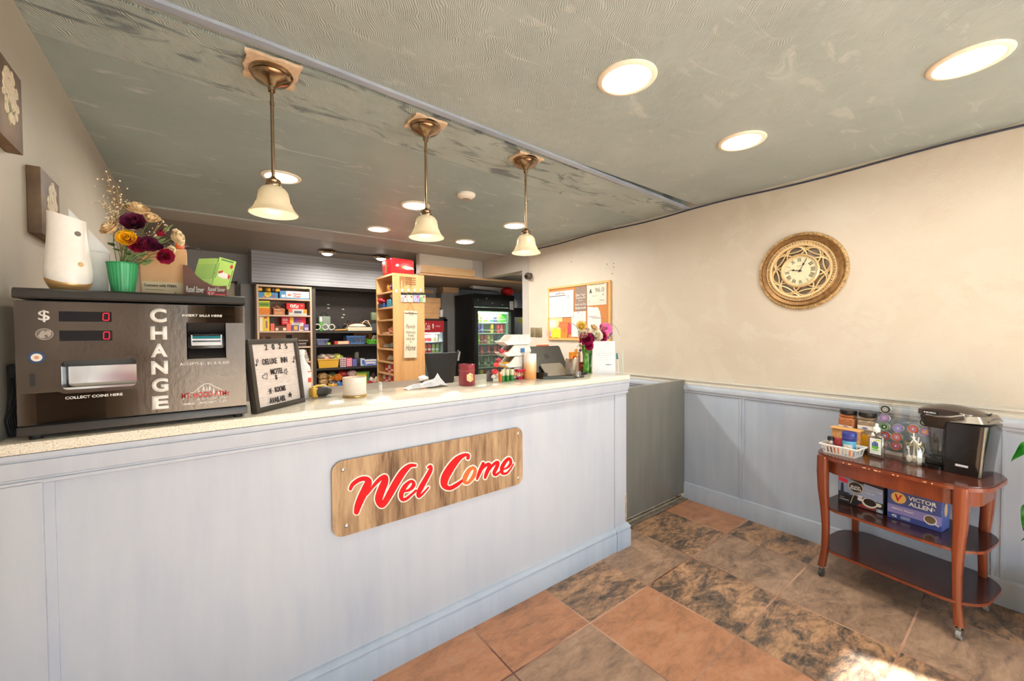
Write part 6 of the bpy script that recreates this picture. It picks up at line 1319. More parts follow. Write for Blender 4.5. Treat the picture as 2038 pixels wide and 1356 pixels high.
q = MB(); q.box((cw-.10, .08, .3), (cw-.085, .10, CH-.3)); q.part('light_strip', EM((200, 240, 214), .7, 'cooler_tube'), t)
area('lamp', (cw/2, .12, CH-.31), 26, .4, (.85, 1, .88), t)
def shz(y): return P(985, y, 'y', CYf+.10).z
cz_ = [shz(y) for y in (642, 663, 684, 706, 730, 752)]
for i, z in enumerate(cz_): q = MB(); q.box((.06, .09, z-.012), (cw-.06, .48, z)); q.tube([(.06, .085, z+.045), (cw-.06, .085, z+.045)], .003, 5); q.part('shelf', M((214, 224, 216), .35), t)
q = MB()
for x, z in ((.08, 1.90), (.35, 1.86), (.24, 1.93), (.55, 1.84)): q.ball((x, -.001, z), .008, 8, 4)
q.part('scuff', M((190, 190, 190), .5), t)
q = MB(); q.prism(rpoly(.52, 1.56, .70, 1.70, .03), .10, .105, 'y'); q.part('promo_card', M((90, 214, 60), .4), t, label='green promotional card inside the cooler')
ordn = 'first second third fourth fifth sixth seventh eighth ninth tenth'.split()
rows = [((170, 60, 60), (200, 180, 110), (200, 190, 150), (120, 130, 60), (140, 100, 120), (60, 90, 90), (60, 50, 110), (110, 30, 50), (90, 70, 120)), ((80, 80, 170), (110, 100, 180), (90, 80, 160), None, None, (190, 150, 50), None, (200, 40, 60), (214, 60, 70)),
        ((160, 214, 50), (140, 200, 40), (206, 90, 96), (190, 60, 70), (206, 190, 130), (150, 140, 90), (60, 70, 120), (70, 100, 130), (60, 130, 120)), ((150, 40, 60), (60, 80, 140), (190, 50, 60), (60, 70, 110), (180, 50, 60), (120, 40, 80), (206, 60, 60), (190, 40, 50), (70, 80, 130)),
        ((130, 140, 130), (150, 160, 150), (110, 130, 110), (150, 150, 140), (180, 190, 180), (120, 120, 130), (140, 160, 140), (160, 150, 160), (130, 110, 120)), ((190, 160, 40), (120, 150, 50), (206, 190, 60), (150, 60, 60), (60, 110, 150), (140, 50, 60), (120, 60, 90), (70, 80, 130), (150, 60, 70))]
def cname(c):
    r, g, b = c
    if max(c)-min(c) < 32: return 'pale grey' if sum(c) > 380 else 'grey'
    if r > 150 and g > 140 and b < 120: return 'yellow'
    if g > r and g > b: return 'green'
    if b >= r and b > g: return 'blue' if r < 85 else 'purple'
    if r > 160 and g > 80: return 'orange red'
    return 'red' if r > 140 else 'dark red'
for j, row in enumerate(rows):
    for i, c_ in enumerate(row):
        if c_ is None: continue
        bot = j == 0 or j == 4
        can('drink_bottle' if bot else 'drink_can', '%s drink %s on the %s shelf of the large cooler, %s from the left' % (cname(c_), 'bottle' if bot else 'can', ordn[j], ordn[i]), 'bottle' if bot else 'can', (CXa+.095+.066*i, CYf+.135, cz_[j]+.0005), .029, min(.165, .9) if bot else .14, c_, tuple(min(255, x+70) for x in c_) if (i+j) % 2 else tuple(int(x*.6) for x in c_), '%s shelf drinks of the large cooler' % ordn[j], bot, cap=((220, 220, 220) if i % 3 else (60, 60, 70)) if bot else None)
q = MB(); q.lathe([(.005, 0), (.08, .01), (.11, .05), (.105, .10), (.06, .135), (.0001, .142)], n=20); single('red_ball', 'round red ball shaped bundle on top of the large cooler', 'ball', q, M((206, 30, 30), .5), (CXa+.735, CYf+.115, CH))
q = MB(); q.bbox((-.04, -.01, 0), (.04, .005, .14), .01); single('paper_note', 'small crumpled white paper taped at the top right of the large cooler', 'paper', q, M((210, 214, 210), .5, var=.2), (CXa+.73, CYf-.006, CH-.235))
# beyond the cooler on the blue wall
t = thing('picture_frame', 'black framed display with leaflets on the far blue wall', 'frame', (5.55, 7.28, 1.28)); q = MB(); q.bbox((0, -.03, 0), (.55, 0, .66), .01); q.part('frame', m_black, t); q = MB(); q.box((.05, -.034, .06), (.50, -.028, .45)); q.prism([(.1, .1), (.3, .35), (.45, .2), (.4, .05)], -.04, -.034, 'y'); q.part('leaflet', M((196, 206, 206), .5), t); q = MB(); q.prism([(.16, .34), (.24, .46), (.34, .36), (.3, .3)], -.042, -.034, 'y'); q.part('leaflet', M((206, 210, 80), .5), t)
q = MB(); q.lathe([(.0001, .03), (.12, .03), (.13, .0)], n=24, cap=False); q.v = [Vector((v.x, -v.z, v.y)) for v in q.v]; single('wall_plate', 'small round white plate high on the far blue wall', 'plate', q, m_white, (5.62, 7.298, 2.02))
q = MB(); q.tube([(0, 0, 0), (.1, -.01, -.3), (.12, 0, -.9)], .006, 5); q.tube([(0, 0, 0), (-.6, -.03, .18)], .005, 5); single('wire', 'thin wire strung down the far blue wall', 'wire', q, m_charc, (5.35, 7.28, 2.2))
for i in range(7): q = MB(); q.box((-.003, -.004, 0), (.003, 0, ZC)); q = None
area('side_room_fill', (4.6, 5.0, ZC-.03), 110, .3, (1, .93, .82))  # added fill lamp with its own lens, brightens the side room
t = thing('recessed_light', 'added round light brightening the side room beyond the doorway', 'ceiling light', (4.6, 5.0, ZC)); bpy.data.objects['side_room_fill'].parent = t; bpy.data.objects['side_room_fill'].location = (0, 0, -.03)
q = MB(); q.lathe([(.0001, -.008), (.09, -.008), (.11, 0)], n=24, cap=False); q.part('lens', m_lens, t)

# ---------------------------------------------------------------- small cooler with cartons on top
t = thing('drinks_cooler', 'smaller glass door cooler with red header between plywood unit and grey column', 'cooler', (2.38, 5.5, 0)); cw2 = .60; H2 = 1.60
q = MB(); q.box((0, .05, 0), (.03, .58, H2)); q.box((cw2-.03, .05, 0), (cw2, .58, H2)); q.box((.03, .05, H2-.03), (cw2-.03, .58, H2)); q.box((.03, .54, 0), (cw2-.03, .58, H2)); q.box((.03, .05, 0), (cw2-.03, .54, .2)); q.part('cabinet', m_black, t)
q = MB(); q.box((.03, .52, .2), (cw2-.03, .54, H2-.03)); q.box((cw2-.04, .08, .2), (cw2-.03, .52, H2-.03)); q.part('liner', M((200, 206, 206), .4), t)
q = MB(); q.box((.01, .0, H2-.20), (cw2-.06, .05, H2-.03)); q.part('header_panel', M((176, 24, 40), .3), t); q = MB(); q.box((cw2-.06, 0, .2), (cw2, .05, H2)); q.box((0, 0, H2-.03), (cw2, .05, H2)); q.box((0, 0, .2), (.03, .05, H2-.03)); q.box((0, 0, .15), (cw2, .05, .2)); d_ = q.part('door_frame', m_blackm, t)
q = MB(); q.box((.03, .02, .2), (cw2-.06, .026, H2-.2)); q.part('pane', GLASS((236, 242, 242), .04), d_)
text('Coca-Cola', M((236, 226, 220), .4), t, (.21, -.001, H2-.115), w=.2, h=.10, shear=.35); text('1', M((240, 230, 224), .4), t, (.36, -.001, H2-.11), w=.02, h=.07, bold=.02); text('enjoy', M((240, 230, 224), .4), t, (.44, -.001, H2-.11), w=.08, h=.03)
q = MB(); q.box((.05, .10, H2-.22), (cw2-.08, .13, H2-.205)); q.part('light_strip', EM((236, 248, 255), 6.0, 'cooler_tube_white'), t); area('lamp', (cw2/2, .14, H2-.23), 7, .3, (.94, .98, 1), t)
c2z = [P(870, y, 'y', 5.6).z for y in (680, 702)]+[.7]
for i, z in enumerate(c2z): q = MB(); q.box((.03, .08, z-.012), (cw2-.04, .5, z)); q.part('shelf', M((210, 216, 218), .35), t)
for j in range(2):
    for i in range(7):
        c_ = [[(60, 50, 60), (170, 50, 60), (90, 100, 120), (190, 44, 50), (200, 50, 50), (196, 170, 120), (190, 180, 150)], [(90, 130, 80), (130, 150, 120), (196, 50, 56), (206, 70, 60), (190, 46, 50), (150, 170, 80), (120, 160, 90)]][j][i]
        can('drink_bottle' if j == 0 else 'drink_can', '%s drink on the %s shelf of the small cooler, %s from the left' % (cname(c_), ('upper', 'lower')[j], ordn[i]), 'bottle' if j == 0 else 'can', (2.38+.085+.068*i, 5.635, c2z[j]+.0005), .029, .19 if j == 0 else .13, c_, (220, 214, 206), '%s shelf drinks of the small cooler' % ('upper', 'lower')[j], j == 0, cap=(200, 60, 50) if j == 0 else None)
for i, (z0, z1) in enumerate(((H2+.0005, H2+.165), (H2+.1660, H2+.315))):
    carton('cardboard_box', 'brown cardboard box on top of the small cooler, %s of the two' % ('lower', 'upper')[i], 'box', 2.42, 2.87+.02*i, z0, z1, 5.54, .3, m_card, [(.0, .48, 1, .52, (170, 126, 84))]+([(.12, .7, .3, 1, (230, 224, 210))] if i == 0 else []), group='cardboard boxes on the small cooler')
q = MB(); q.lathe([(.028, 0), (.036, .11), (.038, .112)], n=16); single('paper_cup', 'white paper cup stack beside the cardboard boxes on the small cooler', 'cup', q, m_white, (2.935, 5.62, H2+.03)); 
q = MB(); q.bbox((-.06, 0, 0), (.06, .16, .03), .01); single('black_tray', 'dark device under the white cup on the small cooler', 'device', q, m_black, (2.92, 5.53, H2))
q = MB(); q.bbox((-.04, 0, 0), (.09, .15, .03), .01); single('red_packet', 'red packets lying on the upper cardboard box', 'packet', q, M((190, 40, 60), .4), (2.55, 5.6, H2+.316))
# ---------------------------------------------------------------- office chair behind the counter
t = thing('office_chair', 'black office chair with a flared backrest behind the counter', 'chair', (1.435, 2.72, 0))
q = MB()
def bk_(u, v): w_ = .08+.055*v if v < .96 else .128; return ((u-.5)*2*w_, -.02+.03*(2*u-1)**2, .96+.285*v)
q.grid(bk_, 8, 6); q.grid(lambda u, v: tuple(Vector(bk_(u, v))+Vector((0, .035, 0))), 8, 6)
for v0 in (0, 1): q.grid(lambda u, v: tuple(Vector(bk_(u, v0))+Vector((0, .035*v, 0))), 8, 1)
for u0 in (0, 1): q.grid(lambda u, v: tuple(Vector(bk_(u0, u))+Vector((0, .035*v, 0))), 6, 1)
q.part('backrest', M((56, 54, 52), .6), t, 50)
q = MB(); q.tube([(.135, .02, 1.18), (.15, .02, 1.245), (.14, .03, 1.25)], .012, 8); q.part('edge_trim', m_steel, t)
q = MB(); q.bbox((-.045, .0, .62), (.045, .04, .99), .01); q.part('support_bar', m_black, t)
q = MB(); q.bbox((-.23, -.46, .44), (.23, .02, .52), .03); q.part('seat', M((46, 44, 42), .7), t)
q = MB(); q.cyl((0, -.22, .10), (0, -.22, .45), .028); q.part('gas_column', m_steel, t)
for i in range(5):
    a = R(72*i+10); q = MB(); q.tube([(0, -.22, .11), (.28*math.cos(a), -.22+.28*math.sin(a), .075)], [.022, .015], 8); l_ = q.part('leg', m_black, t)
    q = MB(); c_ = (.28*math.cos(a), -.22+.28*math.sin(a)); q.cyl((c_[0]-.02, c_[1], .028), (c_[0]+.02, c_[1], .028), .028, n=14); q.cyl((c_[0], c_[1], .03), (c_[0], c_[1], .075), .007); q.part('caster', m_blackm, l_)
# back desk behind the counter
t = thing('back_desk', 'low dark work ledge behind the counter carrying papers and cables', 'desk', (.75, 3.0, 0))
q = MB(); q.bbox((0, 0, .93), (2.2, .55, .96), .004); q.part('desktop', M((94, 82, 68), .5), t)
for x in (.03, 2.12): q = MB(); q.box((x, .03, 0), (x+.04, .52, .93)); q.part('leg_panel', m_charc, t)
for i, (px, py, c_, lb_) in enumerate(((862, 748, (220, 196, 160), 'tan'), (876, 752, (60, 60, 64), 'black'), (898, 745, (70, 100, 70), 'green and white'), (905, 755, (226, 214, 196), 'cream'), (855, 758, (240, 236, 230), 'white'), (888, 758, (160, 120, 90), 'brown'))):
    p = P(px, py, 'y', 3.06+.03*i); blob('clutter_item', '%s item in the clutter behind the office chair' % lb_, p.x, 3.06+.06*i, .961, .05, .045, max(.03, (p.z-.96)*.5), c_, 90+i, 'clutter on the back ledge')

# ---------------------------------------------------------------- stacked white bins with sweets
def openbin(name, label, x0, x1, y0, y1, z, h, group=None, col=(228, 222, 212)):
    """stackable parts bin: sloped low front on the left side"""
    t = thing(name, label, 'bin', (x0, y0, z), 0, group); w, d = x1-x0, y1-y0; m_ = M(col, .4); q = MB()
    side = [(.18*w, .0), (.90*w, 0), (w, h*.45), (.93*w, h), (.36*w, h), (.16*w, h*.45), (.0, h*.40), (.02*w, h*.30)]
    q.prism(side, 0, .003, 'y'); q.prism(side, d-.003, d, 'y'); q.box((.18*w, 0, 0), (.90*w, d, .003)); 
    q.add([(.90*w, 0, 0), (.90*w, d, 0), (w, d, h*.45), (w, 0, h*.45)], [(0, 1, 2, 3)]); q.add([(w, 0, h*.45), (w, d, h*.45), (.93*w, d, h), (.93*w, 0, h)], [(0, 1, 2, 3)])
    q.add([(.18*w, 0, 0), (.18*w, d, 0), (.02*w, d, h*.30), (.02*w, 0, h*.30)], [(0, 1, 2, 3)]); q.part('tub', m_, t, None)
    q = MB(); q.tube([(.02*w, -.002, h*.36), (.17*w, -.003, h*.42), (.36*w, -.003, h*.97), (.93*w, -.003, h*.97)], .003, 5); q.tube([(.02*w, d+.002, h*.36), (.17*w, d, h*.42), (.36*w, d, h*.97), (.93*w, d, h*.97)], .003, 5); q.tube([(.01*w, 0, h*.36), (.01*w, d, h*.36)], .003, 5)
    for x in (.55, .75): q.box((x*w, -.0035, .02), (x*w+.003, 0, h*.95))
    q.part('rib', m_, t); return t
BZ = CT+.001; gb = 'stacked white open front bins'
t = openbin('storage_bin', 'bottom white bin of the stack, mostly hidden behind jars and packets', 1.40, 1.60, 1.895, 1.985, BZ, .066, gb)
openbin('storage_bin', 'middle white bin of the stack holding a yellow box', 1.40, 1.60, 1.895, 1.985, BZ+.067, .066, gb)
t = openbin('storage_bin', 'upper white bin of the stack with a blue square sticker', 1.39, 1.60, 1.895, 1.985, BZ+.134, .066, gb)
q = MB(); q.box((.125, -.006, .022), (.152, -.0035, .048)); q.part('sticker', M((46, 110, 170), .4), t)
openbin('storage_bin', 'empty topmost white bin of the stack', 1.39, 1.60, 1.895, 1.985, BZ+.2005, .062, gb)
q = MB(); q.bbox((-.03, -.03, 0), (.03, .03, .03), .01); single('red_packet', 'red packet lying in the mouth of the upper white bin', 'packet', q, M((214, 54, 40), .4), (1.45, 1.935, BZ+.138))
carton('sweet_box', 'yellow sweet box with black lettering in the mouth of the middle white bin', 'box', 1.418, 1.51, BZ+.071, BZ+.10, 1.905, .06, (240, 186, 30), [], [('Laffy', .3, .7, .35, .25, (60, 40, 30)), ('Taffy', .6, .35, .35, .25, (60, 40, 30))])
def pk(name, label, cat, px, py, w, h, d, col, Y=1.86, z=None, **kw):
    p = P(px, py, 'y', Y); z = CT+.0008 if z is None else z
    return carton(name, label, cat, p.x-w/2, p.x+w/2, z, z+h, Y, d, col, kw.get('prints', ()), kw.get('words', ()))
pk('sweet_box', 'blue and red square sweet box right of the stacked bins', 'box', 1041, 730, .075, .10, .03, (44, 84, 170), 1.945, prints=[(.15, .55, .7, .9, (220, 226, 240)), (0, 0, 1, .3, (190, 30, 60))])
t = basket('plastic_basket', 'small crimson plastic basket in front of the stacked bins', 1.555, 1.635, CT+.001, .055, 1.86-.03, .06, (206, 20, 60), 6); 
t.location.x = 1.525; t.location.y = 1.905-.03
for i in range(5):
    q = MB(); q.lathe([(.012, 0), (.014, .03), (.008, .045), (.009, .05)], n=12); p = P(1006+i*4.5, 745, 'y', 1.82+.02*(i % 2))
    t = thing('mini_bottle', 'small %s bottle in the cluster before the bins, %s from the left' % (('green', 'pale green')[i % 2], ordn[i]), 'bottle', (p.x, 1.845+.03*(i % 2), CT), 0, 'little green bottles before the bins')
    q = MB(); q.lathe([(.0115, 0), (.012, .034)], n=12); q.part('liquid', M((50, 130, 50), .2), t); q = MB(); q.lathe([(.0115, .0342), (.012, .060), (.009, .068)], n=12); q.part('neck', M((206, 206, 170), .3), t)
pk('sweet_box', 'narrow orange and white carton left of the little green bottles', 'box', 999, 740, .022, .055, .02, (236, 120, 60), 1.84, prints=[(0, .8, 1, 1, (240, 230, 220))])
for i, (px, py, c_, s_) in enumerate(((987, 742, (206, 50, 50), .022), (990, 728, (226, 70, 60), .02), (994, 718, (176, 40, 60), .018), (1000, 700, (190, 40, 60), .018), (993, 747, (222, 210, 190), .02), (1018, 747, (230, 200, 170), .016), (1026, 746, (236, 140, 90), .016), (1034, 747, (210, 190, 160), .016), (1040, 746, (180, 120, 80), .014), (984, 750, (236, 230, 220), .014))):
    p = P(px, py, 'y', 1.86); blob('sweet_packet', '%s wrapped sweet in the scatter beside the stacked bins' % ('red', 'coral', 'dark red', 'crimson', 'cream', 'pale peach', 'orange', 'beige', 'brown', 'white')[i], p.x, 1.87, max(CT+.0005, p.z-.01), s_, s_*.7, s_*.7, c_, 120+i, 'loose sweets beside the stacked bins')
pk('phone_holder', 'flat grey card standing left of the loose sweets', 'card', 975, 745, .045, .06, .003, (96, 92, 88), 1.90)
# sweets and boxes between tablet and green vase
pk('sweet_box', 'orange and yellow snack box standing behind the pen cup', 'box', 1146, 712, .075, .14, .03, (240, 150, 40), 1.93, prints=[(.1, .3, .9, .8, (214, 60, 40)), (.15, .55, .85, .7, (240, 220, 190))])
pk('sweet_box', 'blue and white snack carton low behind the pen cup', 'box', 1136, 735, .05, .075, .03, (60, 96, 180), 1.90, prints=[(.1, .5, .5, .9, (226, 70, 50)), (.5, .1, .95, .5, (230, 226, 220))])
pk('sweet_box', 'stack of dark red and green snack bars beside the green vase', 'box', 1162, 738, .055, .07, .03, (150, 40, 40), 1.90, prints=[(0, .25, 1, .45, (70, 120, 60)), (0, .6, 1, .8, (220, 150, 50))])
for i, (px, py, c_, nm_2) in enumerate(((1150, 690, (240, 240, 236), 'white'), (1156, 682, (226, 60, 50), 'red'), (1150, 700, (236, 150, 60), 'orange'), (1160, 700, (60, 110, 180), 'blue'), (1155, 710, (240, 220, 90), 'yellow'), (1163, 690, (90, 160, 80), 'green'))):
    p = P(px, py, 'y', 1.90); q = MB(); q.tube([(p.x*0+.004*math.sin(i), .0, -(p.z-CT)*.6), (0, 0, 0)], .0018, 5); q.ball((0, 0, .008), .011, 10, 6); single('lollipop', '%s wrapped lollipop in the cluster left of the green vase' % nm_2, 'lollipop', q, M(c_, .35), (p.x, 1.90+.008*i, p.z), group='lollipops left of the green vase')
q = MB(); q.bbox((-.05, -.01, 0), (.05, .01, .012), .004); single('orange_pouch', 'flat orange pouch resting on top edge behind the tablet', 'pouch', q, M((226, 110, 60), .5), (P(1081, 691, 'y', 1.98).x, 1.985, P(1081, 692, 'y', 1.98).z+.006))
q = MB(); q.bbox((-.04, -.015, -.2), (.04, .015, 0), .004); single('card_rack', 'grey card rack hidden behind the tablet under the orange pouch', 'rack', q, m_charc, (P(1081, 691, 'y', 1.98).x, 1.985, P(1081, 692, 'y', 1.98).z+.005))
# marker tube, drill, white jug near the letter board
p = P(757, 777, 'y', 1.95); t = thing('marker', 'white capped marker standing upright at the back edge of the counter', 'marker', (p.x, 1.95, CT)); q = MB(); q.lathe([(.008, 0), (.009, .028), (.008, .03)], n=14); q.part('barrel', M((226, 224, 220), .4), t); q = MB(); q.lathe([(.0075, .03), (.007, .042), (.0001, .043)], n=14); q.part('cap', M((200, 206, 204), .4), t)
t = thing('power_drill', 'yellow and black power drill lying on the counter beside the white candle', 'drill', (.415, 1.925, CT+.025), R(20)); t.scale = (.62, .68, .68)
q = MB(); q.lathe([(.030, -.05), (.034, -.04), (.034, .03), (.026, .06), (.018, .07)], n=20); q.v = [Vector((v.z, v.y, v.x)) for v in q.v]; q.part('motor_housing', M((52, 50, 48), .45), t)
q = MB(); q.bbox((-.075, -.026, -.032), (-.035, .026, .03), .008)
for i in range(4): q.box((-.078, -.02, -.022+.012*i), (-.07, .02, -.016+.012*i))
q.part('rear_cap', M((230, 180, 60), .4), t); q = MB(); q.tube([(-.06, 0, .030), (-.03, .0, .037), (.02, 0, .034), (.04, 0, .028)], .009, 8); q.part('top_shell', M((236, 184, 56), .4), t)
t = thing('spray_jug', 'white plastic jug with red markings half hidden behind the letter board', 'jug', (.345, 1.945, CT)); t.scale = (.85, .85, .98)
q = MB(); q.lathe([(.038, 0), (.042, .005), (.043, .11), (.036, .14), (.018, .16), (.012, .18), (.012, .20), (.0001, .20)], n=28, sy=.75, cap=False); q.part('body', M((236, 232, 228), .4), t)
q = MB(); q.bbox((-.014, -.012, .19), (.012, .012, .215), .004); q.part('cap', m_white, t)
q = MB()
for z, h_ in ((.115, .004), (.07, .02)): q.add([(.0435*math.sin(a), -.0332*math.cos(a), zz) for zz in (z, z+h_) for a in (.5, .8, 1.1)], [(0, 1, 4, 3), (1, 2, 5, 4)])
q.part('red_print', M((220, 80, 60), .5), t)

# ---------------------------------------------------------------- serving cart
CO = Vector((2.782, .735, 0)); CR = R(-99)
t = cart = thing('serving_cart', 'oval cherry wood serving cart with two lower shelves on casters', 'cart', CO, CR)
def oval(x0, y0, x1, y1, bow=.02, r=.13, n=9):
    pts = rpoly(x0, y0, x1, y1, r, n); cx = (x0+x1)/2; hw = (x1-x0)/2
    return [(x, y-(bow*(1-((x-cx)/hw)**2) if y < (y0+y1)/2 else -bow*.6*(1-((x-cx)/hw)**2))) for x, y in pts]
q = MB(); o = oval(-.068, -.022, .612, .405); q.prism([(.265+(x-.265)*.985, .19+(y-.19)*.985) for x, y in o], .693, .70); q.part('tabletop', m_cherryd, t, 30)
q = MB(); q.prism(o, .676, .693); q.part('top_edge', m_cherry, t, 30)
q = MB(); oi = oval(-.035, .012, .575, .372, .015, .11); n = len(oi); ii = [(.27+(x-.27)*.95, .19+(y-.19)*.92) for x, y in oi]
q.add([(x, y, z) for z in (.595, .676) for x, y in oi]+[(x, y, z) for z in (.595, .676) for x, y in ii], [(i, (i+1) % n, n+(i+1) % n, n+i) for i in range(n)]+[(2*n+i, 3*n+i, 3*n+(i+1) % n, 2*n+(i+1) % n) for i in range(n)]+[(i, 2*n+i, 2*n+(i+1) % n, (i+1) % n) for i in range(n)])
q.part('apron', m_cherry, t, 30)
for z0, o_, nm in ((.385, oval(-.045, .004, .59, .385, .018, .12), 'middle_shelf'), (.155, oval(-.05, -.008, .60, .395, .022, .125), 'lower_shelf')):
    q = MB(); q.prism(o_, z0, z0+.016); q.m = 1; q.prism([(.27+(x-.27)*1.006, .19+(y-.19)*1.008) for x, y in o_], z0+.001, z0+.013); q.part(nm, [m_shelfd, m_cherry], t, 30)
for x, y in ((0.0, 0.0), (.53, .0), (.53, .37), (0.0, .37)):
    sx, sy = (-1 if x < .2 else 1), (-1 if y < .2 else 1)
    prof = [(.70-.01, .024, .004), (.60, .024, .005), (.50, .0215, .003), (.40, .0185, -.003), (.28, .0155, -.007), (.16, .0145, -.005), (.09, .0155, .002), (.06, .016, .006)]
    q = MB(); ring = []
    for z, r, of in prof:
        cx, cy = x+sx*of, y+sy*of; b = len(ring)
        for a, c_ in ((-1, -.7), (-.7, -1), (.7, -1), (1, -.7), (1, .7), (.7, 1), (-.7, 1), (-1, .7)): ring.append((cx+a*r, cy+c_*r, z))
    nn_ = 8; L = len(prof); q.add(ring, [(j*nn_+i, j*nn_+(i+1) % nn_, (j+1)*nn_+(i+1) % nn_, (j+1)*nn_+i) for j in range(L-1) for i in range(nn_)]+[tuple(range(nn_)), tuple(range((L-1)*nn_, L*nn_))])
    lg = q.part('leg', m_cherry, t, 50)
    q = MB(); xx, yy = x+sx*.006, y+sy*.006; q.cyl((xx, yy, .036), (xx, yy, .062), .006, n=10); q.box((xx-.012, yy-.010, .018), (xx-.009, yy+.010, .048)); q.box((xx+.009, yy-.010, .018), (xx+.012, yy+.010, .048)); q.box((xx-.012, yy-.010, .044), (xx+.012, yy+.010, .049)); q.part('caster_fork', m_steel, lg)
    q = MB(); q.cyl((xx-.008, yy, .0215), (xx+.008, yy, .0215), .0212, n=20); q.part('caster_wheel', M((60, 60, 60) if x < .2 else (150, 150, 146), .5), lg)
q = MB(); rr = random.Random(6)
for i in range(16):
    x = rr.uniform(0, .53); yb = -.022-.02*(1-((x-.272)/.34)**2); q.prism([(x+rr.uniform(.002, .006)*math.cos(a), .684+rr.uniform(.001, .004)*math.sin(a)) for a in (0, 1.2, 2.5, 3.8, 5)], yb-.0010, yb+.002, 'y')
q.part('worn_chip', M((224, 178, 140), .7), t)
TZ = .70
# coffee cartons on the middle shelf (front faces toward the room)
dB = Vector((2.869-2.929, .288-.707)); rB = math.atan2(dB.y, dB.x); MZs = .4018
t = thing('coffee_box', 'grey blue coffee pod box with lighthouse and cup picture, left on the middle shelf', 'box', (2.929, .707, MZs), rB); w, h = .206, .152
q = MB(); q.bbox((0, 0, 0), (w, .14, h), .0015, 1); q.part('carton', M((34, 34, 40), .5), t)
def pp(poly, col, d=.0006, nm='printed_panel', tt=None):
    q = MB(); q.prism(poly, -d, .0004, 'y'); return q.part(nm, M(col, .45), tt or t)
pp([(.003, .045), (.075, .06), (w-.003, .060), (w-.003, .125), (.10, .135), (.05, h-.003), (.003, h-.003)], (136, 150, 176)); pp([(.105, .065), (w-.003, .055), (w-.003, .130), (.12, .140)], (156, 172, 204), .0008)
pp([(.003, .042), (.04, .052), (.06, .06), (.05, .066), (.028, .066), (.026, .115), (.014, .115), (.012, .066), (.003, .068)], (44, 50, 64), .001); pp([(.002, .125), (.045, .118), (.045, .138), (.002, .148)], (206, 40, 60), .0012)
def disc(cx, cz, rx, rz_, col, d, tt, nm='printed_panel', n=28): return pp([(cx+rx*math.cos(2*math.pi*i/n), cz+rz_*math.sin(2*math.pi*i/n)) for i in range(n)], col, d, nm, tt)
disc(.083, .108, .034, .031, (214, 190, 150), .0014, t); disc(.083, .108, .031, .028, (50, 52, 50), .0016, t)
text('BLACK', m_white, t, (.083, -.0019, .110), w=.044, h=.010, bold=.04); text('POINTE', m_white, t, (.083, -.0019, .097), w=.050, h=.010, bold=.04)
text('Donut Shop', M((220, 228, 240), .5), t, (.162, -.0012, .110), w=.074, h=.013, bold=.02); text('Blend', M((220, 228, 240), .5), t, (.146, -.0012, .095), w=.040, h=.012, bold=.02)
pp([(.058, .01), (.062, .01), (.080, .078), (.077, .080)], (206, 176, 130), .0015); pp([(.09, .004), (.20, .006), (.198, .02), (.15, .026), (.10, .022)], (150, 60, 50), .0008)
disc(.145, .040, .034, .026, (236, 228, 214), .0012, t); disc(.147, .044, .028, .020, (48, 34, 26), .0016, t); disc(.185, .042, .013, .010, (236, 228, 214), .0011, t); disc(.103, .062, .012, .007, (220, 214, 206), .0014, t); disc(.103, .047, .012, .009, (228, 222, 214), .0014, t)
pp([(.176, .003), (.203, .003), (.203, .022), (.176, .022)], (150, 170, 190), .0018); text('42', m_white, t, (.189, -.0021, .0125), w=.012, h=.009, bold=.03)
text('FOR KEURIG BREWERS', m_white, t, (.03, -.0012, .022), w=.044, h=.005, bold=.02); text('CUPS', M((220, 190, 120), .5), t, (.02, -.0012, .034), w=.02, h=.006)
t = thing('coffee_box', 'blue and lilac coffee pod box with round gold emblem, right on the middle shelf', 'box', (2.89, .487, MZs), rB); w, h = .206, .157
q = MB(); q.bbox((0, 0, 0), (w, .11, h), .0015, 1); q.part('carton', M((74, 90, 150), .5), t)
pp([(.001, .030), (w-.001, .030), (w-.001, .074), (.001, .074)], (150, 140, 200)); pp([(.001, .001), (w-.001, .001), (w-.001, .030), (.001, .030)], (62, 78, 150), .0007)
disc(.045, .116, .031, .030, (160, 110, 60), .0008, t); disc(.045, .116, .029, .028, (236, 190, 100), .001, t); text('V', M((200, 40, 50), .4), t, (.045, -.0015, .115), w=.03, h=.036, bold=.03, shear=.1)
text('VICTOR', m_white, t, (.135, -.0012, .128), w=.105, h=.022, bold=.03); text('ALLEN', m_white, t, (.128, -.0012, .100), w=.088, h=.022, bold=.03); text("'s", m_white, t, (.178, -.0012, .104), w=.008, h=.014); text('FRENCH ROAST', m_white, t, (.062, -.0012, .056), w=.088, h=.009, bold=.03)
text('42', m_white, t, (.028, -.0012, .017), w=.022, h=.013, bold=.04); pp([(.055, .010), (.09, .010), (.09, .024), (.055, .024)], (206, 214, 236), .001); pp([(.057, .012), (.088, .012), (.088, .022), (.057, .022)], (62, 78, 150), .0012); text('MEDIUM', m_white, t, (.0725, -.0015, .017), w=.026, h=.006)
disc(.165, .046, .024, .024, (236, 230, 226), .0012, t); disc(.165, .048, .020, .019, (124, 100, 70), .0016, t); pp([(.183, .035), (.198, .028), (.196, .022), (.180, .03)], (236, 230, 226), .0011)
q = MB(); q.prism([(.055+.022*math.cos(i*.3), .1+.034*math.sin(i*.3)) for i in range(21)], w-.0004, w+.0006, 'x'); q.part('side_emblem', M((190, 160, 110), .5), t)
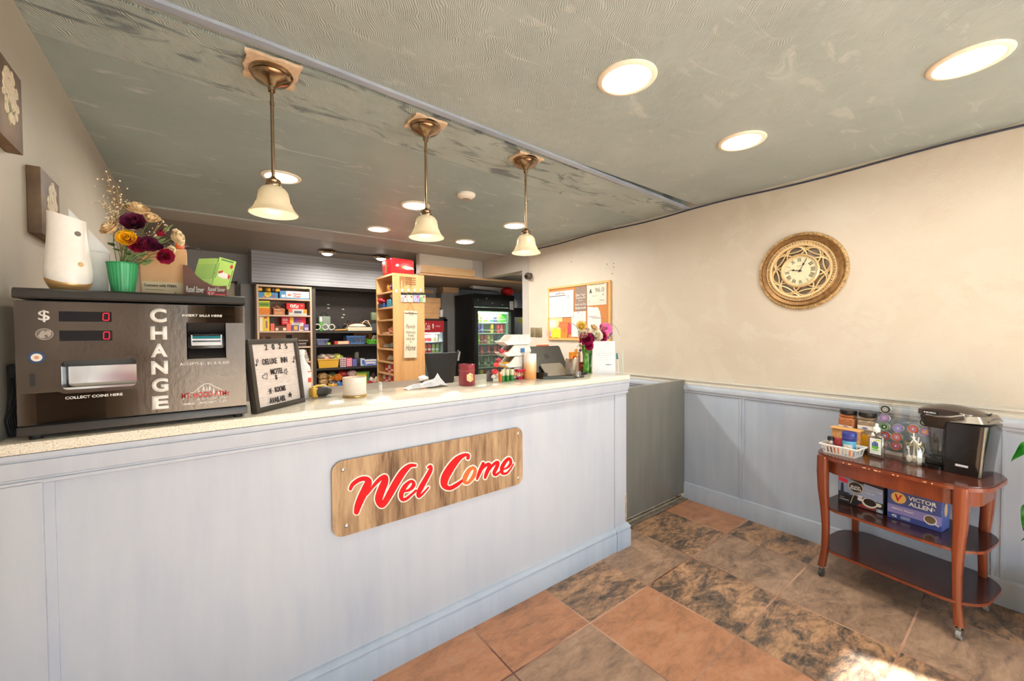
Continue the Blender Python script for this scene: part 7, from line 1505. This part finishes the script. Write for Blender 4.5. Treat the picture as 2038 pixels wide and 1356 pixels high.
# white slotted basket with packets
t = basket('plastic_basket', 'white slotted basket of sachets at the left end of the cart top', 0, .145, TZ+.0005, .050, 0, .092, (236, 232, 224), 9, flare=.010); t.location = (2.806, .676, TZ+.0005); t.rotation_euler = (0, 0, R(-98)); bas = t
def inb(x, y): c_, s_ = math.cos(R(-98)), math.sin(R(-98)); return (2.806+x*c_-y*s_, .676+x*s_+y*c_)
def item(name, label, cat, x, y, z, rz=-98): X, Y = inb(x, y); return thing(name, label, cat, (X, Y, z), R(rz))
t = item('creamer_tub', 'blue lidded creamer canister in the white basket', 'canister', .032, .040, TZ+.004)
q = MB(); q.lathe([(.028, 0), (.030, .004), (.030, .082)], n=28); q.part('body', M((90, 170, 206), .4), t); q = MB(); q.lathe([(.0305, .082), (.032, .084), (.032, .100), (.033, .102), (.032, .124), (.029, .130), (.0001, .130)], n=28, cap=False); q.part('lid', M((44, 56, 140), .35), t)
q = MB(); q.grid(lambda u, v: (.0304*math.sin(-.5+1.3*u), -.0304*math.cos(-.5+1.3*u), .008+.055*v), 8, 2); q.part('wrap_label', M((226, 220, 206), .5, var=.15, scale=100), t)
q = MB(); q.lathe([(.0322, .100), (.0322, .103)], n=28, cap=False); q.part('lid_band', m_white, t)
t = item('condiment_shaker', 'little glass pepper shaker with black cap at the left of the white basket', 'shaker', -.048, .022, TZ+.004); q = MB(); q.lathe([(.016, 0), (.017, .004), (.017, .05)], n=16); q.part('glass', M((140, 110, 100), .15), t); q = MB(); q.lathe([(.013, .05), (.013, .068)], n=16); q.part('silver_neck', M((200, 196, 190), .25, .6), t); q = MB(); q.lathe([(.0155, .068), (.015, .088)], n=16); q.part('cap', m_black, t)
t = item('sugar_packet', 'glossy dark red sachet bag in the white basket', 'packet', -.018, .040, TZ+.004); q = MB(); q.bbox((-.022, -.012, 0), (.022, .012, .085), .008); q.part('sachet', M((160, 50, 54), .3, var=.2, scale=80), t)
for i in range(6): t = item('sugar_sachet', '%s sugar sachet lying low in the white basket, %s from the left' % (('white', 'brown', 'orange')[i % 3], ordn[i]), 'sachet', -.06+.022*i, .018, TZ+.004, -98+9*i); t['group'] = 'sachets in the white basket'; q = MB(); q.bbox((-.012, -.003, 0), (.012, .003, .04), .002, 1); q.part('sachet', M(((228, 224, 216), (120, 74, 50), (226, 140, 90))[i % 3], .5), t)
t = item('pod_carton', 'tan topped clear carton behind the blue canister', 'carton', -.005, .105, TZ+.0008, -98); q = MB(); q.bbox((-.075, .0, 0), (.055, .045, .125), .006); q.part('body', M((206, 150, 90), .4, var=.2, scale=40), t); q = MB(); q.bbox((-.080, -.010, .125), (.062, .052, .134), .003); q.part('lid', M((226, 172, 104), .4), t)
# instant coffee jars
for i, (x, y, c1, c2, lb_) in enumerate(((3.045, .690, (176, 106, 60), (236, 226, 206), 'rust brown granule jar with black lid at the back left of the cart'), (3.035, .600, (150, 130, 104), (226, 160, 30), 'clear square jar with black lid and orange label behind the sanitizer'))):
    t = thing('food_jar', lb_, 'jar', (x, y, TZ), R(-98)); q = MB(); q.bbox((-.040, -.035, 0), (.040, .035, .182), .014, 3); q.bbox((-.036, -.032, .182), (.036, .032, .198), .006); q.part('jar', M(c1, .18, var=.15, scale=60), t)
    q = MB(); q.lathe([(.040, .200), (.041, .202), (.041, .222), (.038, .225), (.0001, .225)], n=32, cap=False); q.part('lid', M((32, 30, 28), .35), t)
    q = MB(); z0, z1 = (.08, .125) if i == 0 else (.02, .10); q.box((-.034, -.0358, z0), (.034, -.034, z1)); q.part('label', M(c2, .5), t)
    q = MB(); q.box((-.034, -.0366, .128 if i else .118), (.034, -.034, .150 if i else .134)); q.part('label', M((236, 228, 210), .5), t); q = MB(); q.prism([(-.0+.014*math.cos(k_*.4), (.136 if i else .126)+.006*math.sin(k_*.4)) for k_ in range(16)], -.0372, -.0364, 'y'); q.part('label_emblem', M((110, 120, 180), .5), t)
# hand sanitizer
t = thing('sanitizer_bottle', 'clear hand sanitizer pump bottle with blue hand print label on the cart', 'bottle', (2.925, .540, TZ), R(-100))
q = MB(); q.bbox((-.036, -.018, .001), (.036, .018, .125), .012, 3); q.lathe([(.030, .12), (.020, .138), (.013, .143)], n=20, sy=.6); q.part('bottle', GLASS((240, 238, 230), .16, .05), t)
q = MB(); q.bbox((-.033, -.0155, .004), (.033, .0155, .05), .010, 2); q.part('gel', GLASS((232, 232, 226), .05, .1, 'gel', .15), t)
q = MB(); q.lathe([(.014, .140), (.016, .142), (.0165, .160), (.012, .165), (.007, .170), (.007, .185), (.004, .186)], n=20); q.part('cap', m_white, t)
q = MB(); q.box((-.022, -.0195, .020), (.026, -.018, .105)); q.part('label', M((240, 242, 234), .5), t); q = MB()
for x, z0, z1 in ((-.010, .060, .082), (-.003, .062, .090), (.004, .062, .091), (.011, .060, .086)): q.prism(rpoly(x-.0026, z0, x+.0026, z1, .0025), -.0203, -.0195, 'y')
q.part('label_print', M((40, 84, 150), .5), t); q = MB(); q.prism([(-.013, .050), (.010, .046), (.018, .062), (.013, .064), (-.012, .064)], -.0203, -.0195, 'y'); q.box((-.014, -.0203, .040), (.018, -.0195, .044)); q.part('label_print', M((120, 190, 60), .5), t); q = MB(); q.box((.002, -.0201, .094), (.024, -.0195, .101)); q.part('label_print', M((196, 214, 60), .5), t)
# clear pod rack with foil topped pods
t = thing('pod_rack', 'clear acrylic coffee pod rack standing against the wall on the cart', 'rack', (3.095, .562, TZ), R(-99)); ga = GLASS((246, 246, 244), .08, .03, 'acrylic')
q = MB(); q.box((0, -.03, 0), (.245, .05, .004)); q.box((0, .048, .004), (.245, .05, .29))
for x in (0, .066, .132, .198, .243): q.box((x, -.0, .004), (x+.002, .048, .285 if x < .1 else .27))
q.part('rack', ga, t); q = MB()
for x in (.03, .1, .17): q.box((x, -.03, .0045), (x+.002, .045, .007))
q.box((0, -.032, 0), (.245, -.03, .02)); q.part('rack_edge', M((206, 200, 192), .3), t)
def pod(x, y, z, c, ring, label, rz=-99, tilt=-8):
    t = thing('coffee_pod', label, 'coffee pod', (x, y, z), 0, 'coffee pods in the clear rack'); t.rotation_euler = (R(tilt), 0, R(rz))
    q = MB(); q.lathe([(.0235, 0), (.0245, .002), (.0215, .004), (.0175, .036), (.0001, .036)], n=28, cap=False); q.v = [Vector((v.x, v.z, v.y)) for v in q.v]; q.part('cup', M((240, 232, 224), .4), t)
    q = MB(); q.lathe([(.0001, -.0006), (.0205, -.0006), (.0205, .0003)], n=28, cap=False); q.v = [Vector((v.x, v.z, v.y)) for v in q.v]; q.part('foil', M(c, .3), t)
    q = MB(); q.lathe([(.007, -.0012), (.0125, -.0012), (.0125, -.0004)], n=20, cap=False); q.v = [Vector((v.x, v.z, v.y)) for v in q.v]; q.part('foil_print', M(ring, .35), t)
    q = MB(); q.lathe([(.0001, -.0014), (.004, -.0014)], n=12, cap=False); q.v = [Vector((v.x, v.z, v.y)) for v in q.v]; q.part('foil_print', M((236, 226, 220), .35), t)
DK = (60, 62, 54); PU = (140, 130, 180); OR_ = (196, 100, 70); GN = (120, 170, 120); RD = (190, 70, 60)
for x, y, z, c, rg, lb_ in ((3.06, .530, .948, DK, (170, 180, 176), 'dark topped pod at the very top of the leftmost column'), (3.06, .534, .899, PU, (200, 150, 190), 'violet topped pod second in the leftmost column'), (3.06, .533, .849, GN, (70, 60, 60), 'green and black topped pod third in the leftmost column'), (3.06, .529, .799, RD, (120, 140, 180), 'red topped pod fourth in the leftmost column, behind the sanitizer'), (3.06, .532, .749, (150, 130, 130), (180, 170, 180), 'grey topped pod at the bottom of the leftmost column'),
     (3.045, .474, .853, PU, (150, 150, 200), 'violet topped pod at the top of the second column'), (3.045, .479, .803, OR_, (180, 150, 190), 'orange ringed pod in the middle of the second column'), (3.045, .482, .753, OR_, (150, 110, 170), 'orange ringed pod at the bottom of the second column'), (3.035, .413, .862, OR_, (160, 130, 170), 'orange ringed pod alone above the spoon jar'), (3.02, .367, .908, DK, (150, 170, 160), 'dark topped pod half hidden by the coffee maker'), (3.02, .367, .857, PU, (230, 150, 80), 'violet topped pod half hidden by the coffee maker')):
    pod(x, y, z, c, rg, lb_)
# glass jar with plastic spoons and forks
t = thing('glass_jar', 'squat clear glass jar of white plastic cutlery beside the coffee maker', 'jar', (2.925, .392, TZ)); gj = GLASS((246, 246, 238), .14, .02)
q = MB(); q.lathe([(.040, .001), (.044, .006), (.046, .02), (.046, .072), (.042, .090), (.036, .098), (.037, .102), (.037, .108), (.039, .110), (.039, .116)], n=36, cap=False); q.lathe([(.0001, .004), (.040, .004)], n=36, cap=False); q.part('jar', gj, t)
q = MB()
q.lathe([(.036, .099), (.0385, .100), (.037, .103), (.0385, .106), (.037, .109), (.0385, .112), (.037, .114)], n=36, cap=False)
q.part('glass_ridge', GLASS((206, 196, 150), .25, .03, 'thick_glass', .2), t)
for i, (lean, tip, kind) in enumerate(((-.012, (-.018, -.005), 'spoon'), (.006, (-.006, .012), 'spoon'), (.018, (.020, -.010), 'fork'), (.03, (.026, .006), 'fork'), (-.02, (.012, .016), 'spoon'))):
    t = thing('plastic_'+kind, 'white plastic %s in the glass jar, %s' % (kind, ('bowl down at the left', 'handle sticking up above the rim', 'tines down in the middle', 'tines down leaning right', 'half hidden at the back')[i]), kind, (2.925, .392, TZ+.006), R(-99), 'plastic cutlery in the glass jar')
    q = MB(); bx, by = tip; q.tube([(bx, by, .035), (bx+lean*.3, by, .08), (bx*.2-lean*.6, by*.5, .125+(.03 if i == 1 else .01))], .003, 6); q.part('handle', M((244, 240, 234), .4), t)
    q = MB()
    if kind == 'spoon': q.lathe([(.0001, 0), (.008, .004), (.012, .016), (.010, .030), (.003, .040)], (bx, by, 0), 14, sy=.35)
    else:
        for k_ in range(4): q.tube([(bx-.008+.0053*k_+.008, by, .0), (bx-.006+.004*k_, by, .035)], .0016, 5)
    q.part('bowl' if kind == 'spoon' else 'tines', M((240, 236, 228), .4), t)
# coffee maker
t = thing('coffee_maker', 'black and silver single cup coffee maker on the right end of the cart', 'coffee maker', (2.867, .166, TZ), R(-102)); t.scale = (1.12, 1.14, 1.0)
mkb = M((24, 21, 19), .22, coat=.3); mks = M((150, 142, 130), .3, .75); mkg = M((74, 68, 60), .3, .6)
def loft(q, rings):
    n = len(rings[0]); q.add(sum(rings, []), [(j*n+i, j*n+(i+1) % n, (j+1)*n+(i+1) % n, (j+1)*n+i) for j in range(len(rings)-1) for i in range(n)]+[tuple(range(n)), tuple(range((len(rings)-1)*n, len(rings)*n))])
def rr_(x0, y0, x1, y1, r, z, dz=0): return [(x, y, z+dz*(x-x0)) for x, y in rpoly(x0, y0, x1, y1, r, 5)]
q = MB(); loft(q, [rr_(-.115, .0, .004, .150, .02, .001), rr_(-.118, -.002, .008, .155, .022, .06), rr_(-.118, -.004, .016, .165, .024, .16), rr_(-.115, -.004, .024, .172, .026, .245)]); q.part('body', mkb, t, 40)
q = MB(); q.cyl((.0, .0022, .004), (.014, .002, .243), .0045, n=8); q.part('corner_highlight_rod', mks, t)  # silver rod standing in for the light glinting along the corner edge
q = MB(); loft(q, [rr_(-.105, -.005, .025, .173, .026, .2455, .10), rr_(-.100, .010, .012, .160, .03, .282, .04)]); q.part('control_collar', mks, t, 40)
q = MB(); q.lathe([(.024, 0), (.023, .004), (.017, .006), (.016, .003)], (-.045, .03, .286), 28, sy=1.0); q.part('dial_ring', m_chrome, t); q = MB(); q.lathe([(.0001, .003), (.016, .003)], (-.045, .03, .286), 24, cap=False); q.part('dial_face', m_blackg, t)
q = MB(); q.tube([(-.01, .06, .2905), (.002, .09, .2915), (.0, .115, .2925)], .003, 6); q.ball((-.018, .075, .291), .005, 8, 5); q.part('button', m_black, t)
q = MB(); loft(q, [rr_(-.185, .012, -.085, .105, .03, .205), rr_(-.192, .004, -.080, .112, .034, .225), rr_(-.198, -.004, -.060, .118, .036, .262)]); q.part('brew_head', mkg, t, 40)
q = MB(); loft(q, [rr_(-.196, .002, -.060, .118, .034, .2625), rr_(-.192, .004, -.045, .120, .034, .272)]); q.part('head_band', m_black, t, 40); text('KEURIG', m_white, t, (-.155, .0015, .280), w=.04, h=.007, bold=.03)
q = MB(); q.box((-.178, .002, .2725), (-.13, .006, .288)); q.part('name_plate', m_black, t)
def lidp(u, v): 
    x = -.195+.215*u; prof_ = math.sin(math.pi*min(1, .12+.88*u)*.94)**.6; return (x, .004+.135*v+.01*u, .272+.058*prof_*(1-.35*(2*v-1)**2)-.018*u)
q = MB(); q.grid(lidp, 18, 10); q.grid(lambda u, v: (lidp(u, v)[0], lidp(u, v)[1], .268-.004*u), 18, 2)
for v0 in (0, 1): q.grid(lambda u, v: (lidp(u, v0)[0], lidp(u, v0)[1], .268-.004*u+(lidp(u, v0)[2]-.268+.004*u)*v), 18, 2)
q.grid(lambda u, v: (lidp(0, u)[0], lidp(0, u)[1], .268+(lidp(0, u)[2]-.268)*v), 6, 1); q.grid(lambda u, v: (lidp(1, u)[0], lidp(1, u)[1], .264+(lidp(1, u)[2]-.264)*v), 6, 1)
q.part('lid', M((58, 46, 38), .25, coat=.3), t, 50)
q = MB(); q.tube([(-.165, -.006, .268), (-.13, -.010, .266), (-.08, -.010, .272), (-.052, -.006, .282), (-.05, .004, .290), (-.062, .006, .292)], [.004, .006, .007, .008, .006, .004], 8); q.part('lift_handle', m_chrome, t)
q = MB(); loft(q, [rr_(-.185, .085, -.105, .155, .02, .060), rr_(-.195, .085, -.105, .158, .024, .150), rr_(-.208, .085, -.105, .160, .026, .250)]); q.part('water_tank', GLASS((176, 170, 162), .12, .05, 'smoked_tank', .12), t, 40)
q = MB(); loft(q, [rr_(-.182, .088, -.108, .152, .018, .062), rr_(-.192, .088, -.108, .155, .022, .165)]); q.part('water', GLASS((150, 146, 142), .10, .05, 'dim_water', .12), t, 40)
q = MB(); loft(q, [rr_(-.208, .083, -.103, .162, .026, .2505), rr_(-.200, .088, -.105, .158, .026, .266)]); q.part('tank_lid', mks, t, 40)
q = MB(); loft(q, [rr_(-.185, -.008, -.110, .158, .03, .001), rr_(-.190, -.010, -.110, .160, .03, .018), rr_(-.178, .0, -.110, .150, .026, .020)]); q.part('drip_tray_base', mkb, t, 40)
q = MB(); q.bbox((-.172, .004, .0205), (-.112, .09, .058), .006); q.part('drip_tray', M((30, 30, 30), .15), t)
q = MB()
for i in range(7): q.box((-.168+.008*i, .01, .058), (-.165+.008*i, .085, .0595))
q.part('tray_grille', m_steel, t); q = MB(); q.box((-.070, -.0052, .040), (-.032, -.003, .050)); q.part('rating_sticker', M((206, 206, 206), .4), t)
# houseplant at the right edge
PL = Vector((3.02, -.135, 0)); t = thing('houseplant', 'broad leaved green plant entering at the right edge of the photo', 'plant', PL)
q = MB(); q.lathe([(.10, 0), (.13, .22), (.135, .24), (.12, .24), (.115, .22)], n=28); q.part('pot', M((150, 96, 70), .6), t)
q = MB(); q.lathe([(.0001, .21), (.115, .215)], n=20, cap=False); q.part('soil', M((52, 40, 30), .9), t)
q = MB(); q.cyl((0, 0, .2), (0, 0, 1.05), .018, n=10); q.part('moss_pole', M((96, 74, 50), .9, var=.2), t)
def leafm():
    k = NT('glossy_pothos_leaf'); k.pbr(k.ramp(k.noise(k.coord(), 16, 4), [(.35, rgb(20, 96, 22)), (.55, rgb(44, 150, 40)), (.72, rgb(120, 196, 70))]), .25, spec=.5); return k.m
ml_ = leafm(); LV = [(-.055, .125, .93, .12, 200), (-.03, .13, .885, .13, 120), (-.06, .115, .80, .10, 160), (-.07, .125, .60, .13, 150), (-.04, .11, .70, .10, 60), (.02, .06, 1.0, .12, 90), (.03, -.1, .95, .13, -60), (-.1, -.05, .85, .12, 220), (.08, .02, .75, .12, 0), (-.05, -.12, .65, .12, -100), (-.02, .10, .50, .11, 100), (.02, .09, 1.08, .10, 80)]
for i, (x, y, z, s_, a) in enumerate(LV):
    q = MB(); aa = R(a); dx, dy = math.cos(aa), math.sin(aa)
    def lf(u, v):
        w_ = math.sin(math.pi*min(1, u**.75))**.8*.40*(1.15-.4*u); L = (u-.2); yy = (v-.5)*2*w_
        return (x+s_*(L*dx-yy*dy)*.9, y+s_*(L*dy+yy*dx)*.9, z-s_*(u*u*.75)+s_*.25*abs(2*v-1)*w_+.004*math.sin(u*14)*abs(2*v-1))
    q.grid(lf, 10, 6); l_ = q.part('leaf', ml_, t, 60)
    q = MB(); q.tube([(0, 0, z*.75), (x*.5, y*.5, z*.97), (x, y, z+.0)], .003, 5); q.part('petiole', m_stem, l_)

# flower pedestal by the left wall: it is what the polished change machine mirrors
t = thing('flower_pedestal', 'white pedestal with pink, yellow and white flowers mirrored in the change machine face', 'flower stand', (-.31, .52, 0))
q = MB(); q.lathe([(.10, 0), (.10, .03), (.035, .05), (.03, .78), (.08, .80), (.08, .82)], n=28); q.part('pedestal', m_white, t)
q = MB(); q.lathe([(.04, .8205), (.06, .90), (.05, 1.0), (.055, 1.02), (.05, 1.02), (.045, 1.0)], n=28, cap=False); q.part('vase', M((210, 214, 210), .2), t)
rr = random.Random(12); fol = MB()
for i in range(22):
    a = i*2.4; r = .015+.018*math.sqrt(i); x, y, z = r*math.cos(a)*1.05, r*math.sin(a), 1.06+rr.uniform(0, .20); c_ = ('pink', 'magenta', 'white', 'yellow', 'pink')[i % 5]; q = MB()
    for L in range(3):
        for k_ in range(7): b = 2*math.pi*k_/7+L*.4; q.ball((x+.022*(1-.28*L)*math.cos(b), y+.022*(1-.28*L)*math.sin(b), z+.008*L), .014-.003*L, 6, 4, .6)
    q.part('blossom', PM[c_], t); fol.tube([(0, 0, 1.0), (x*.6, y*.6, (1.0+z)/2), (x, y, z)], .002, 4)
for i in range(14): a = i*1.3; fol.ball((.075*math.cos(a), .07*math.sin(a), 1.03+.012*(i % 4)), .016, 5, 4, .5)
fol.part('foliage', ml_, t)
